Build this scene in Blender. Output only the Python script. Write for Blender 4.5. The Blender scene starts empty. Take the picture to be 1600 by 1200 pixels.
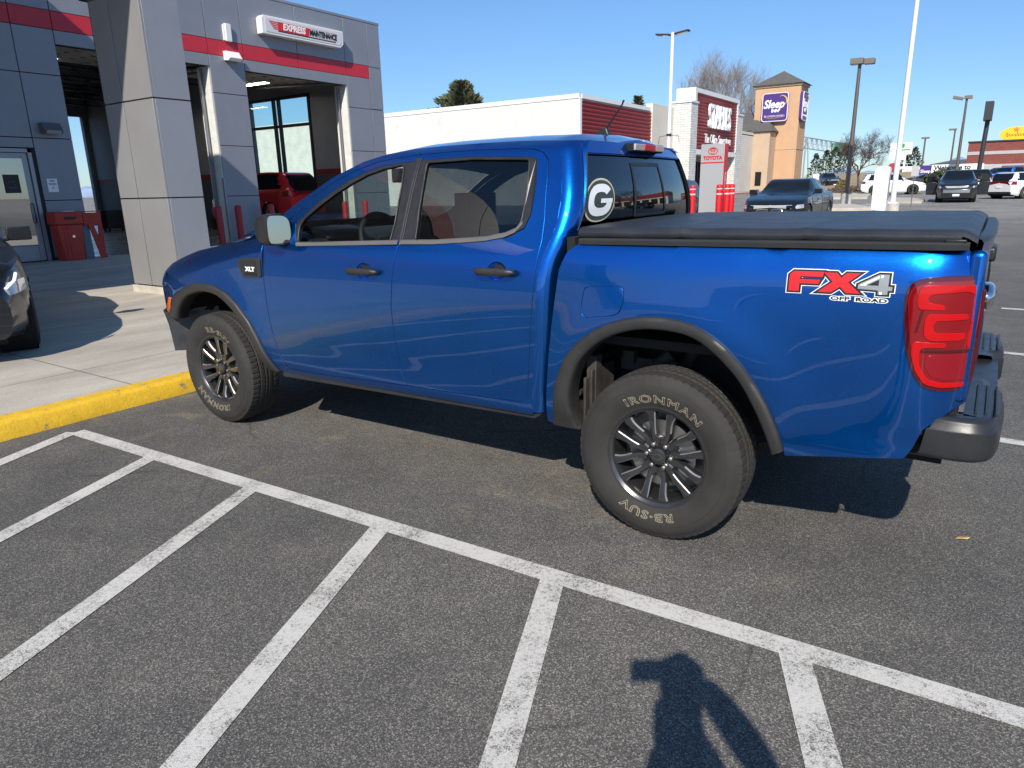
import bpy, math, random
import numpy as np
from mathutils import Vector, Matrix
from mathutils.geometry import delaunay_2d_cdt
random.seed(7); rng = np.random.default_rng(5)
PI = math.pi
scene = bpy.context.scene
COL = scene.collection

# ------------------------------------------------------------------ camera
CP = np.array([1.1059, -2.6894, 1.5492]); YAW, PIT, ROL, FPX = .59958, .27328, -.02217, 1091.76
cy, sy, cp_, sp_ = math.cos(YAW), math.sin(YAW), math.cos(PIT), math.sin(PIT)
FW = np.array([-sy*cp_, cy*cp_, -sp_]); r0 = np.array([cy, sy, 0.]); u0 = np.cross(r0, FW)
cr, sr = math.cos(ROL), math.sin(ROL)
RT = cr*r0 + sr*u0; UP = -sr*r0 + cr*u0
cam_d = bpy.data.cameras.new('camera'); cam = bpy.data.objects.new('camera', cam_d); COL.objects.link(cam)
M = Matrix(((RT[0], UP[0], -FW[0], CP[0]), (RT[1], UP[1], -FW[1], CP[1]), (RT[2], UP[2], -FW[2], CP[2]), (0, 0, 0, 1)))
cam.matrix_world = M
cam_d.sensor_width = 36; cam_d.lens = FPX/1600*36; cam_d.clip_start = .02; cam_d.clip_end = 20000
scene.camera = cam

# ------------------------------------------------------------------ light
SUN_D = np.array([-.2989, .7363, -.6074])
EL = math.asin(.6074); AZ = math.atan2(.2989, -.7363)       # direction towards the sun, from +Y to +X
world = bpy.data.worlds.new('World'); scene.world = world; world.use_nodes = True
wn = world.node_tree.nodes; wl = world.node_tree.links
sky = wn.new('ShaderNodeTexSky'); sky.sky_type = 'NISHITA'; sky.sun_disc = False
sky.sun_elevation = EL; sky.sun_rotation = AZ; sky.altitude = 700; sky.air_density = 1.0; sky.dust_density = .35; sky.ozone_density = 2.2
skm = wn.new('ShaderNodeMix'); skm.data_type = 'RGBA'; skm.blend_type = 'MULTIPLY'; skm.inputs[0].default_value = 1
stc = wn.new('ShaderNodeTexCoord'); ssp = wn.new('ShaderNodeSeparateXYZ'); wl.new(stc.outputs['Generated'], ssp.inputs[0])
srp = wn.new('ShaderNodeValToRGB'); wl.new(ssp.outputs[2], srp.inputs[0]); e = srp.color_ramp.elements       # clear winter air: less yellow near the horizon
e[0].position = 0; e[0].color = (.46, .56, .70, 1); e[1].position = .5; e[1].color = (.62, .84, .96, 1); q_ = e.new(.12); q_.color = (.46, .60, .76, 1)
wl.new(sky.outputs[0], skm.inputs[6]); wl.new(srp.outputs[0], skm.inputs[7]); wl.new(skm.outputs[2], wn['Background'].inputs[0]); wn['Background'].inputs[1].default_value = .145
sun_d = bpy.data.lights.new('sun', 'SUN'); sun = bpy.data.objects.new('sun', sun_d); COL.objects.link(sun)
sun_d.energy = 4.9; sun_d.angle = math.radians(.55); sun_d.color = (1, .92, .81)
sun.rotation_euler = Vector(SUN_D).to_track_quat('-Z', 'Y').to_euler(); sun.location = (3, -8, 12)
scene.view_settings.view_transform = 'Standard'; scene.view_settings.look = 'None'
scene.view_settings.exposure = .24; scene.view_settings.gamma = 1
scene.cycles.max_bounces = 8; scene.cycles.transparent_max_bounces = 24; scene.cycles.glossy_bounces = 4
scene.cycles.caustics_reflective = False; scene.cycles.caustics_refractive = False
scene.cycles.sample_clamp_indirect = 6

def ray(px, py):
    d = FW + (px-800)/FPX*RT - (py-600)/FPX*UP
    return d
def at_depth(px, py, dep): return CP + dep*ray(px, py)
def hit(px, py, ax, v):
    d = ray(px, py); return CP + d*(v-CP[ax])/d[ax]
def gz(Y): return .0075*max(0., Y-8)
def on_ground(px, py):
    d = ray(px, py); t = 20.
    for _ in range(60):
        P = CP + d*t; t = t + (gz(P[1]) - P[2])/d[2]*.7
    return CP + d*t

# ------------------------------------------------------------------ materials
class NT:
    def __init__(s, m): s.n = m.node_tree.nodes; s.l = m.node_tree.links
    def add(s, t, **k):
        n = s.n.new(t)
        for a, b in k.items():
            if a.startswith('i_'): n.inputs[a[2:].replace('_', ' ')].default_value = b
            elif a.startswith('n'): n.inputs[int(a[1:])].default_value = b
            else: setattr(n, a, b)
        return n
    def link(s, a, b): s.l.new(a, b)
def c4(c): return (c[0], c[1], c[2], 1) if len(c) == 3 else tuple(c)
MATS = {}
def mat(name, col, rough=.6, metal=0., coat=0., spec=.5, var=.0, vscale=4., bump=0., bscale=40., emit=None, estr=1., stretch=(1, 1, 1), rvar=.0, croughness=.03):
    if name in MATS: return MATS[name]
    m = bpy.data.materials.new(name); m.use_nodes = True; MATS[name] = m
    t = NT(m); b = t.n['Principled BSDF']
    b.inputs['Base Color'].default_value = c4(col); b.inputs['Roughness'].default_value = rough; b.inputs['Metallic'].default_value = metal
    b.inputs['Coat Weight'].default_value = coat; b.inputs['Coat Roughness'].default_value = croughness; b.inputs['Specular IOR Level'].default_value = spec
    if emit: b.inputs['Emission Color'].default_value = c4(emit); b.inputs['Emission Strength'].default_value = estr
    if var or bump or rvar:
        tc = t.add('ShaderNodeTexCoord'); mp = t.add('ShaderNodeMapping'); mp.inputs['Scale'].default_value = stretch
        t.link(tc.outputs['Object'], mp.inputs[0])
        nz = t.add('ShaderNodeTexNoise', i_Scale=vscale, i_Detail=7., i_Roughness=.6); t.link(mp.outputs[0], nz.inputs[0])
        if var:
            mx = t.add('ShaderNodeMix', data_type='RGBA', blend_type='MIX')
            a = tuple(max(0, c*(1-var)) for c in col[:3]); d = tuple(min(1, c*(1+var)) for c in col[:3])
            mx.inputs[6].default_value = c4(a); mx.inputs[7].default_value = c4(d)
            mr = t.add('ShaderNodeMapRange'); mr.inputs[1].default_value = .3; mr.inputs[2].default_value = .7
            t.link(nz.outputs[0], mr.inputs[0]); t.link(mr.outputs[0], mx.inputs[0]); t.link(mx.outputs[2], b.inputs['Base Color'])
        if rvar:
            mr2 = t.add('ShaderNodeMapRange'); mr2.inputs[1].default_value = .3; mr2.inputs[2].default_value = .7
            mr2.inputs[3].default_value = max(0, rough-rvar); mr2.inputs[4].default_value = rough+rvar
            t.link(nz.outputs[0], mr2.inputs[0]); t.link(mr2.outputs[0], b.inputs['Roughness'])
        if bump:
            n2 = t.add('ShaderNodeTexNoise', i_Scale=bscale, i_Detail=4.); t.link(mp.outputs[0], n2.inputs[0])
            bp = t.add('ShaderNodeBump', i_Strength=min(1, bump), i_Distance=.01); t.link(n2.outputs[0], bp.inputs['Height']); t.link(bp.outputs[0], b.inputs['Normal'])
    return m
def glass(name, tint, gl=(1, 1, 1), ior=1.5, opacity=0., film=(.01, .012, .015)):
    if name in MATS: return MATS[name]
    m = bpy.data.materials.new(name); m.use_nodes = True; MATS[name] = m; t = NT(m)
    t.n.remove(t.n['Principled BSDF']); out = t.n['Material Output']
    tr = t.add('ShaderNodeBsdfTransparent'); tr.inputs[0].default_value = c4(tint)
    gs = t.add('ShaderNodeBsdfGlossy'); gs.inputs['Roughness'].default_value = .0; gs.inputs[0].default_value = c4(gl)
    df = t.add('ShaderNodeBsdfDiffuse'); df.inputs[0].default_value = c4(film)
    m1 = t.add('ShaderNodeMixShader'); m1.inputs[0].default_value = opacity; t.link(tr.outputs[0], m1.inputs[1]); t.link(df.outputs[0], m1.inputs[2])
    fr = t.add('ShaderNodeFresnel'); ge = t.add('ShaderNodeNewGeometry'); mr = t.add('ShaderNodeMapRange'); mr.inputs[3].default_value = ior; mr.inputs[4].default_value = 1/ior
    t.link(ge.outputs['Backfacing'], mr.inputs[0]); t.link(mr.outputs[0], fr.inputs[0])
    m2 = t.add('ShaderNodeMixShader'); t.link(fr.outputs[0], m2.inputs[0]); t.link(m1.outputs[0], m2.inputs[1]); t.link(gs.outputs[0], m2.inputs[2])
    t.link(m2.outputs[0], out.inputs[0]); return m
def paint(name, col, metal=.75, rough=.33, flake=.0, coat=1.0, var=.0):
    if name in MATS: return MATS[name]
    m = mat(name, col, rough, metal, coat); t = NT(m); b = t.n['Principled BSDF']; b.inputs['Coat Roughness'].default_value = .015
    tc = t.add('ShaderNodeTexCoord')
    if flake:
        v = t.add('ShaderNodeTexVoronoi', i_Scale=900.); t.link(tc.outputs['Object'], v.inputs[0])
        vm = t.add('ShaderNodeVectorMath', operation='SUBTRACT'); t.link(v.outputs['Color'], vm.inputs[0]); vm.inputs[1].default_value = (.5, .5, .5)
        sc = t.add('ShaderNodeVectorMath', operation='SCALE'); sc.inputs['Scale'].default_value = flake; t.link(vm.outputs[0], sc.inputs[0])
        ge = t.add('ShaderNodeNewGeometry'); ad = t.add('ShaderNodeVectorMath', operation='ADD'); t.link(ge.outputs['Normal'], ad.inputs[0]); t.link(sc.outputs[0], ad.inputs[1])
        nm = t.add('ShaderNodeVectorMath', operation='NORMALIZE'); t.link(ad.outputs[0], nm.inputs[0]); t.link(nm.outputs[0], b.inputs['Normal'])
    # road dust low on the body
    nz = t.add('ShaderNodeTexNoise', i_Scale=3., i_Detail=8.); t.link(tc.outputs['Object'], nz.inputs[0])
    mr = t.add('ShaderNodeMapRange'); mr.inputs[1].default_value = .35; mr.inputs[2].default_value = .7; mr.inputs[3].default_value = rough-.03; mr.inputs[4].default_value = rough+.05
    t.link(nz.outputs[0], mr.inputs[0]); t.link(mr.outputs[0], b.inputs['Roughness'])
    return m

P_BLUE = paint('blue_paint', (.0, .12, .50), .94, .29, .10)
P_BLACK = paint('black_paint', (.005, .006, .008), .0, .35, coat=.55)
P_DARK = paint('charcoal_paint', (.014, .016, .02), .3, .35, coat=.6)
P_NAVY = paint('navy_paint', (.012, .02, .035), .6, .3)
P_RED = paint('red_paint', (.62, .012, .02), .15, .35)
P_WHITE = paint('white_paint', (.72, .73, .74), .0, .35)
P_SILVER = paint('silver_paint', (.45, .46, .47), .7, .35)
P_AZURE = paint('azure_paint', (.01, .16, .55), .5, .35)
PLAST = mat('black_plastic', (.018, .018, .019), .42, var=.2, bump=.05, bscale=300)
TRIMG = mat('grey_plastic', (.026, .0255, .025), .5, var=.12, vscale=9, bump=.06, bscale=260, rvar=.08)
DARKP = mat('dark_bumper_plastic', (.022, .023, .026), .38, var=.2, vscale=7, bump=.04, bscale=300, rvar=.08)
BLACK = mat('underbody_black', (.008, .008, .008), .85)
WELL = mat('wheel_well_liner', (.014, .013, .012), .9, var=.5, vscale=12)
RUSTY = mat('frame_metal', (.04, .035, .03), .75, var=.5, vscale=14)
RUBBER = mat('tyre_rubber', (.025, .0235, .022), .78, var=.22, vscale=9, bump=.04, bscale=200)
SEALR = mat('window_seal', (.02, .02, .021), .5)
BPILL = mat('pillar_film', (.021, .022, .026), .38, var=.25, vscale=30, bump=.03, bscale=500)
BELT = mat('belt_moulding', (.15, .145, .14), .42, .3, var=.1)
CHROME = mat('chrome', (.75, .76, .78), .12, 1.)
STEEL = mat('steel', (.35, .34, .33), .38, .9, var=.2)
WHEELP = mat('wheel_magnetic_grey', (.060, .060, .063), .33, .7, .8)
WHEELM = mat('wheel_machined', (.50, .50, .51), .42, .8)
GL_FRONT = glass('front_glass', (.62, .70, .68), ior=1.52)
GL_REAR = glass('privacy_glass', (.10, .11, .12), ior=1.60)
GL_SHIELD = glass('windshield_glass', (.72, .80, .78), ior=1.5)
DARKGL = mat('dark_glass', (.008, .010, .012), .03, spec=.5)
LENSR = mat('red_lens', (.20, .001, .004), .10, coat=1.0)
LENSR2 = mat('bright_red_lens', (.46, .002, .004), .14, coat=.5, spec=.3, bump=.12, bscale=220)
LENSD = mat('deep_red_lens', (.07, .002, .004), .08, coat=1.0)
LENSC = mat('clear_lens', (.55, .56, .57), .10, .3, coat=1.0)
AMBER = mat('amber_lens', (.85, .16, .01), .2, coat=1.0)
MIRRG = mat('mirror_glass', (.45, .48, .50), .01, 1.)
CLOTH = mat('seat_cloth', (.045, .046, .05), .9, var=.15)
CABIN = mat('cabin_plastic', (.022, .022, .024), .6)
VINYL = mat('tonneau_vinyl', (.024, .027, .033), .43, var=.25, vscale=5, bump=.25, bscale=240, rvar=.06)
WHITEP = mat('white_plastic', (.75, .76, .76), .4)
W_INK = mat('white_print', (.85, .87, .88), .45)
K_INK = mat('black_print', (.01, .01, .01), .45)
R_INK = mat('red_print', (.70, .015, .02), .4)
G_INK = mat('silver_print', (.32, .34, .35), .35, .3)
SANDW = mat('tyre_letter', (.26, .23, .16), .8)

# ------------------------------------------------------------------ mesh helpers
def link(o, parent=None):
    COL.objects.link(o)
    if parent is not None: o.parent = parent
    return o
def tag(o, label=None, cat=None, group=None, kind=None):
    if label: o['label'] = label
    if cat: o['category'] = cat
    if group: o['group'] = group
    if kind: o['kind'] = kind
    return o
def empty(name, loc, label, cat, group=None, rz=0.):
    o = bpy.data.objects.new(name, None); o.empty_display_size = .2; COL.objects.link(o)
    o.location = [float(v) for v in loc]; o.rotation_euler = (0, 0, rz); return tag(o, label, cat, group)
class MB:
    def __init__(s): s.v = []; s.f = []; s.mi = []; s.n = None; s.cur = 0
    def add(s, vs, fs, mi=None):
        o = len(s.v); s.v += [tuple(float(c) for c in v) for v in vs]
        s.f += [tuple(int(i)+o for i in f) for f in fs]; s.mi += [s.cur if mi is None else mi]*len(fs); return s
    def box(s, x0, x1, y0, y1, z0, z1, mi=None):
        return s.add([(x0, y0, z0), (x1, y0, z0), (x1, y1, z0), (x0, y1, z0), (x0, y0, z1), (x1, y0, z1), (x1, y1, z1), (x0, y1, z1)],
                     [(0, 3, 2, 1), (4, 5, 6, 7), (0, 1, 5, 4), (1, 2, 6, 5), (2, 3, 7, 6), (3, 0, 4, 7)], mi)
    def prism(s, poly, ax, a, b, mi=None):   # poly 2-D in the other two axes (in order), extruded along ax from a to b
        n = len(poly); k = [i for i in range(3) if i != ax]
        def P(q, h):
            r = [0, 0, 0]; r[k[0]] = q[0]; r[k[1]] = q[1]; r[ax] = h; return tuple(r)
        vs = [P(q, a) for q in poly] + [P(q, b) for q in poly]
        ar = sum(poly[i][0]*poly[(i+1) % n][1]-poly[(i+1) % n][0]*poly[i][1] for i in range(n))
        flip = (ar > 0) == (b > a); flip = flip != (ax == 1)
        bot = tuple(range(n)); top = tuple(range(n, 2*n))
        sd = [(i, (i+1) % n, n+(i+1) % n, n+i) for i in range(n)]
        if flip: fs = [bot[::-1], top]+sd
        else: fs = [bot, top[::-1]]+[q[::-1] for q in sd]
        return s.add(vs, fs, mi)
    def tube(s, path, r, seg=8, cap=True, mi=None):
        pts = [Vector(q) for q in path]; n = len(pts); rs = r if isinstance(r, (list, tuple)) else [r]*n
        vs = []; t0 = (pts[1]-pts[0]).normalized(); a = t0.orthogonal().normalized()
        for i in range(n):
            t = (pts[min(i+1, n-1)]-pts[max(i-1, 0)]).normalized(); a = (a-t*a.dot(t)).normalized(); b = t.cross(a)
            for k in range(seg):
                an = 2*PI*k/seg; vs.append(pts[i]+(a*math.cos(an)+b*math.sin(an))*rs[i])
        fs = [(i*seg+k, i*seg+(k+1) % seg, (i+1)*seg+(k+1) % seg, (i+1)*seg+k) for i in range(n-1) for k in range(seg)]
        if cap: fs += [tuple(range(seg))[::-1], tuple(range((n-1)*seg, n*seg))]
        return s.add(vs, fs, mi)
    def lathe(s, prof, seg=32, ax=2, c=(0, 0, 0), closed=False, cap=False, mi=None, fn=None):  # prof: (r, h)
        k = [i for i in range(3) if i != ax]; vs = []; n = len(prof)
        for i in range(seg):
            an = 2*PI*i/seg
            for j, (r, h) in enumerate(prof):
                if fn: r = fn(i, j, r)
                q = [c[0], c[1], c[2]]; q[k[0]] += r*math.cos(an); q[k[1]] += r*math.sin(an); q[ax] += h; vs.append(q)
        m = n if closed else n-1
        fs = [(i*n+j, i*n+(j+1) % n, ((i+1) % seg)*n+(j+1) % n, ((i+1) % seg)*n+j) for i in range(seg) for j in range(m)]
        if cap: fs += [tuple(i*n for i in range(seg)), tuple(i*n+n-1 for i in range(seg))[::-1]]
        return s.add(vs, fs, mi)
    def grid(s, rows, mi=None, flip=False, skip=None):
        R = len(rows); C = len(rows[0]); vs = [p for r in rows for p in r]; fs = []
        for i in range(R-1):
            for j in range(C-1):
                if skip and skip(i, j): continue
                q = (i*C+j, i*C+j+1, (i+1)*C+j+1, (i+1)*C+j); fs.append(q[::-1] if flip else q)
        return s.add(vs, fs, mi)
    def xf(s, M, start=0):
        for i in range(start, len(s.v)): s.v[i] = tuple(M @ Vector(s.v[i]))
        return s
    def build(s, name, mats, parent=None, origin=None, smooth=None, bevel=0., bseg=2, sol=0., subs=0):
        if origin is None: origin = Vector((0, 0, 0)) if parent is None else WO.get(parent.name, Vector((0, 0, 0)))
        origin = Vector(origin)
        me = bpy.data.meshes.new(name); me.from_pydata([tuple(Vector(v)-origin) for v in s.v], [], s.f)
        for m in (mats if isinstance(mats, (list, tuple)) else [mats]): me.materials.append(m)
        if any(s.mi): me.polygons.foreach_set('material_index', s.mi)
        me.validate(clean_customdata=False)
        o = bpy.data.objects.new(name, me); link(o, parent)
        if parent is None: o.location = origin
        WO[o.name] = origin if parent is None else WO.get(parent.name, Vector((0, 0, 0)))
        if smooth is not None:
            me.shade_smooth()
            if smooth < 180: me.set_sharp_from_angle(angle=math.radians(smooth))
        if s.n is not None: me.shade_smooth(); me.normals_split_custom_set_from_vertices(s.n)
        if sol:
            md = o.modifiers.new('solid', 'SOLIDIFY'); md.thickness = sol; md.offset = -1
        if bevel:
            md = o.modifiers.new('bevel', 'BEVEL'); md.width = bevel; md.segments = bseg; md.limit_method = 'ANGLE'; md.angle_limit = math.radians(40)
            md.harden_normals = False
            if smooth is None: me.shade_smooth(); me.set_sharp_from_angle(angle=math.radians(50))
        if subs:
            md = o.modifiers.new('subd', 'SUBSURF'); md.levels = subs; md.render_levels = subs
        return o
WO = {}
def root(name, loc, label, cat, group=None):
    o = empty(name, loc, label, cat, group); WO[o.name] = Vector([float(v) for v in loc]); return o
def struct(o): o['kind'] = 'structure'; return o

def round_poly(pts, r=.02, n=4, rr=None):
    out = []; N = len(pts)
    for i in range(N):
        a, b, c = (np.array(pts[(i+k) % N], float) for k in (-1, 0, 1)); ri = r if rr is None else rr.get(i, r)
        la, lc = np.linalg.norm(a-b), np.linalg.norm(c-b)
        ri = min(ri, la*.45, lc*.45)
        cosang = np.dot(a-b, c-b)/(la*lc+1e-9)
        if ri < 1e-4 or cosang < -.985: out.append(b); continue
        p0 = b+(a-b)/la*ri; p1 = b+(c-b)/lc*ri
        for k in range(n+1):
            t = k/n; out.append((1-t)**2*p0+2*t*(1-t)*b+t*t*p1)
    return np.array(out)
def resample(poly, step, closed=True):
    out = []; N = len(poly)
    for i in range(N if closed else N-1):
        a = np.array(poly[i], float); b = np.array(poly[(i+1) % N], float); L = np.linalg.norm(b-a); k = max(1, int(math.ceil(L/step)))
        for j in range(k): out.append(a+(b-a)*j/k)
    return np.array(out)
def inpoly(P, poly):
    x, z = P[:, 0], P[:, 1]; ins = np.zeros(len(P), bool); n = len(poly); j = n-1
    for i in range(n):
        xi, zi = poly[i]; xj, zj = poly[j]
        c = ((zi > z) != (zj > z)) & (x < (xj-xi)*(z-zi)/(zj-zi+1e-12)+xi); ins ^= c; j = i
    return ins
def area(p): p = np.array(p); q = np.roll(p, -1, 0); return .5*np.sum(p[:, 0]*q[:, 1]-q[:, 0]*p[:, 1])
def tri_region(polys, step):
    """triangulate outer polygon polys[0] minus holes polys[1:]; returns verts2d, tris, boundary loops"""
    loops = []; V = []; E = []
    for q in polys:
        q = resample(q, step); o = len(V); V += list(q); E += [(o+i, o+(i+1) % len(q)) for i in range(len(q))]; loops.append(q)
    B = np.array(V); x0, z0 = B.min(0); x1, z1 = B.max(0)
    gx, gz_ = np.meshgrid(np.arange(x0, x1, step), np.arange(z0, z1, step*.9)); G = np.stack([gx.ravel(), gz_.ravel()], 1)
    m = inpoly(G, loops[0])
    for h in loops[1:]: m &= ~inpoly(G, h)
    G = G[m]
    if len(G):
        keep = np.ones(len(G), bool)
        for i in range(0, len(G), 500):
            d = np.sqrt(((G[i:i+500, None, :]-B[None])**2).sum(-1)).min(1); keep[i:i+500] = d > step*.45
        G = G[keep]
    A = [Vector((float(a), float(b))) for a, b in list(B)+list(G)]
    r = delaunay_2d_cdt(A, E, [], 0, 1e-6)
    vv = np.array([(v.x, v.y) for v in r[0]]); tt = [tuple(t) for t in r[2]]
    cen = np.array([vv[list(t)].mean(0) for t in tt]); ok = inpoly(cen, loops[0])
    for h in loops[1:]: ok &= ~inpoly(cen, h)
    tris = []
    for t, k in zip(tt, ok):
        if k and len(t) == 3:
            a, b, c = vv[t[0]], vv[t[1]], vv[t[2]]
            if (b[0]-a[0])*(c[1]-a[1])-(b[1]-a[1])*(c[0]-a[0]) < 0: t = (t[0], t[2], t[1])
            tris.append(t)
    return vv, tris, loops
CEN = .93
def side_panel(name, polys, fn, m, parent, off=0., step=.035, flange=.018, right=True, left=True, rnd=.012, rr=None, nm=None):
    """panel lying on the body side y = fn(x,z)+off (left side), mirrored to the right"""
    polys = [round_poly(q, rnd, 4, rr if i == 0 else None) for i, q in enumerate(polys)]
    vv, tris, loops = tri_region(polys, step)
    def NY(q):
        e = 1e-3; x, z = q[:, 0], q[:, 1]; y = fn(x, z)+off
        dx = (fn(x+e, z)-fn(x-e, z))/(2*e); dz = (fn(x, z+e)-fn(x, z-e))/(2*e)
        n = np.stack([dx, -np.ones_like(dx), dz], 1); n /= np.linalg.norm(n, axis=1)[:, None]; return y, n
    y, n = NY(vv); V = np.stack([vv[:, 0], y, vv[:, 1]], 1); dark = set()
    F = [tuple(t) for t in tris]; NN = [tuple(q) for q in n]; VV = [tuple(q) for q in V]
    if flange:
        for li, lp in enumerate(loops):
            yy, nn = NY(lp); k = len(lp); o = len(VV); ccw = area(lp) > 0
            t = np.roll(lp, -1, 0)-np.roll(lp, 1, 0); t /= (np.linalg.norm(t, axis=1)[:, None]+1e-9)
            on = np.stack([t[:, 1], 0*t[:, 0], -t[:, 0]], 1)
            if not ccw: on = -on
            if li > 0: on = -on
            r_ = .0022; P0 = np.stack([lp[:, 0], yy, lp[:, 1]], 1)
            mid = nn*.6+on*.6; mid /= np.linalg.norm(mid, axis=1)[:, None]
            rows = [(P0, nn), (P0+on*r_*.7-nn*r_*.3, mid), (P0+on*r_-nn*r_, on), (P0+on*r_-nn*flange, on)]
            for a, b in rows: VV += [tuple(q) for q in a]; NN += [tuple(q) for q in b]
            for rw in range(3):
                for i in range(k):
                    j = (i+1) % k; q = (o+rw*k+i, o+rw*k+j, o+(rw+1)*k+j, o+(rw+1)*k+i)
                    if (not ccw) != (li > 0): q = q[::-1]
                    F.append(q[::-1])
                    if rw == 2: dark.add(len(F)-1)
    out = []
    for sd in ((0,) if left else ())+((1,) if right else ()):
        b = MB()
        if sd == 0: b.v = VV[:]; b.f = F[:]; b.n = NN[:]
        else:
            b.v = [(q[0], 2*CEN-q[1], q[2]) for q in VV]; b.f = [f[::-1] for f in F]; b.n = [(q[0], -q[1], q[2]) for q in NN]
        b.mi = [1 if i in dark and m is P_BLUE else 0 for i in range(len(b.f))]; o = b.build(name, [m, BLACK] if m is P_BLUE else m, parent); out.append(o)
    return out
def text_geo(body, size=1., off=0., ext=0., shear=0., sx=1., spacing=1., outline=0., align='CENTER', res=3):
    c = bpy.data.curves.new('t', 'FONT'); c.body = body; c.size = size; c.offset = off; c.extrude = ext; c.shear = shear
    c.space_character = spacing; c.align_x = align; c.align_y = 'CENTER'; c.resolution_u = res
    if outline: c.fill_mode = 'NONE'; c.bevel_depth = outline; c.bevel_resolution = 0
    o = bpy.data.objects.new('t', c); me = bpy.data.meshes.new_from_object(o)
    vs = [(v.co.x*sx, v.co.y, v.co.z) for v in me.vertices]; fs = [tuple(p.vertices) for p in me.polygons]
    bpy.data.objects.remove(o); bpy.data.curves.remove(c); bpy.data.meshes.remove(me); return vs, fs
def text_on(mb, body, org, ex, ez, size, **k):
    """place text: org centre, ex = direction of writing, ez = letter up; extrusion along ex x ez"""
    mi = k.pop('mi', None); vs, fs = text_geo(body, size, **k); ex = Vector(ex).normalized(); ez = Vector(ez).normalized(); n = ex.cross(ez); org = Vector(org)
    mb.add([org+ex*v[0]+ez*v[1]+n*v[2] for v in vs], fs, mi); return mb

# ------------------------------------------------------------------ truck body functions
def spl(xs, ys):
    xs = np.array(xs, float); ys = np.array(ys, float); n = len(xs); h = np.diff(xs); A = np.eye(n); b = np.zeros(n)
    for i in range(1, n-1):
        A[i, i-1] = h[i-1]; A[i, i] = 2*(h[i-1]+h[i]); A[i, i+1] = h[i]; b[i] = 6*((ys[i+1]-ys[i])/h[i]-(ys[i]-ys[i-1])/h[i-1])
    m = np.linalg.solve(A, b)
    def f(x):
        x = np.clip(x, xs[0], xs[-1]); i = np.clip(np.searchsorted(xs, x)-1, 0, n-2); t = x-xs[i]; hh = h[i]
        return ys[i]+t*((ys[i+1]-ys[i])/hh-hh*(2*m[i]+m[i+1])/6)+t*t*m[i]/2+t**3*(m[i+1]-m[i])/(6*hh)
    return f
def S01(t): u = np.clip(t, 0, 1); return u*u*(3-2*u)
def ga(a, s): return np.exp(-(a/s)**2)
cabz = spl([.38, .46, .52, .60, .70, .80, .95, 1.10, 1.20, 1.27, 1.34, 1.45, 1.60, 1.70, 1.74, 1.77], [.12, .05, .027, .0165, .0105, .006, .002, .005, .019, .040, .069, .115, .180, .230, .262, .315])
bedz = spl([.45, .55, .65, .80, 1.0, 1.15, 1.23, 1.28, 1.31, 1.33, 1.345], [.045, .018, .008, .002, .0, .003, .010, .022, .036, .055, .085])
frontx = spl([-4.0, -3.88, -3.75, -3.60, -3.4, -3.1, -2.6], [.22, .11, .045, .018, .006, 0, 0])
def rearx(x): return .125*np.clip((x-.80)/.315, 0, 1.1)**3.3
hoodz = spl([-4.0, -3.75, -3.57, -3.27, -2.91, -2.74, -2.5], [1.02, 1.075, 1.116, 1.180, 1.240, 1.275, 1.31])
def bulge(x, z, cx, cz, r0, w, amp):
    r = np.hypot(x-cx, z-cz); return -amp*np.where(r < r0, 1, ga(r-r0, w))*S01((z-.42)/.2)
def fcab(x, z): return cabz(z)+.0015*ga(z-.655, .05)*S01((x+2.35)/.25)*S01((-.75-x)/.2)
def fbed(x, z): return bedz(z)+rearx(x)+bulge(x, z, .02, .49, .515, .12, .010)+.003*ga(z-.64, .04)*S01((x-.62)/.3)
def ffen(x, z):
    t = np.clip((z-(hoodz(x)-.16))/.16, 0, 1.3)
    return cabz(np.minimum(z, 1.0))+frontx(x)+bulge(x, z, -3.2, .44, .53, .10, .022)+.075*t**2.5
# ================================================================== THE PICKUP
T = root('pickup_truck', (-1.45, .93, 0), 'metallic blue crew-cab pickup with black bed cover parked nose to the yellow kerb', 'pickup truck')
def mirror_y(q): return (q[0], 2*CEN-q[1], q[2])
# --- fender
gapF = [(-2.555, 1.262), (-2.552, 1.17), (-2.551, 1.071), (-2.551, .95), (-2.549, .854), (-2.535, .714), (-2.505, .60), (-2.487, .545), (-2.462, .498)]
shut = [(-3.80, 1.02), (-3.70, 1.088), (-3.535, 1.138), (-3.37, 1.182), (-3.115, 1.220), (-2.931, 1.243), (-2.80, 1.268), (-2.70, 1.315), (-2.60, 1.335)]
archF = [(-2.562, .455), (-2.61, .56), (-2.657, .668), (-2.72, .775), (-2.823, .881), (-2.92, .945), (-3.034, .982), (-3.14, .992), (-3.247, .987), (-3.36, .962), (-3.462, .922), (-3.56, .855), (-3.637, .775), (-3.69, .72)]
fender = [(a-.004, b) for a, b in gapF[::-1]] + shut[::-1] + [(-3.835, .93), (-3.82, .80), (-3.78, .73)] + archF[::-1]
side_panel('fender', [fender], ffen, P_BLUE, T, rr={9: .0}, rnd=.02)
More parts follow.
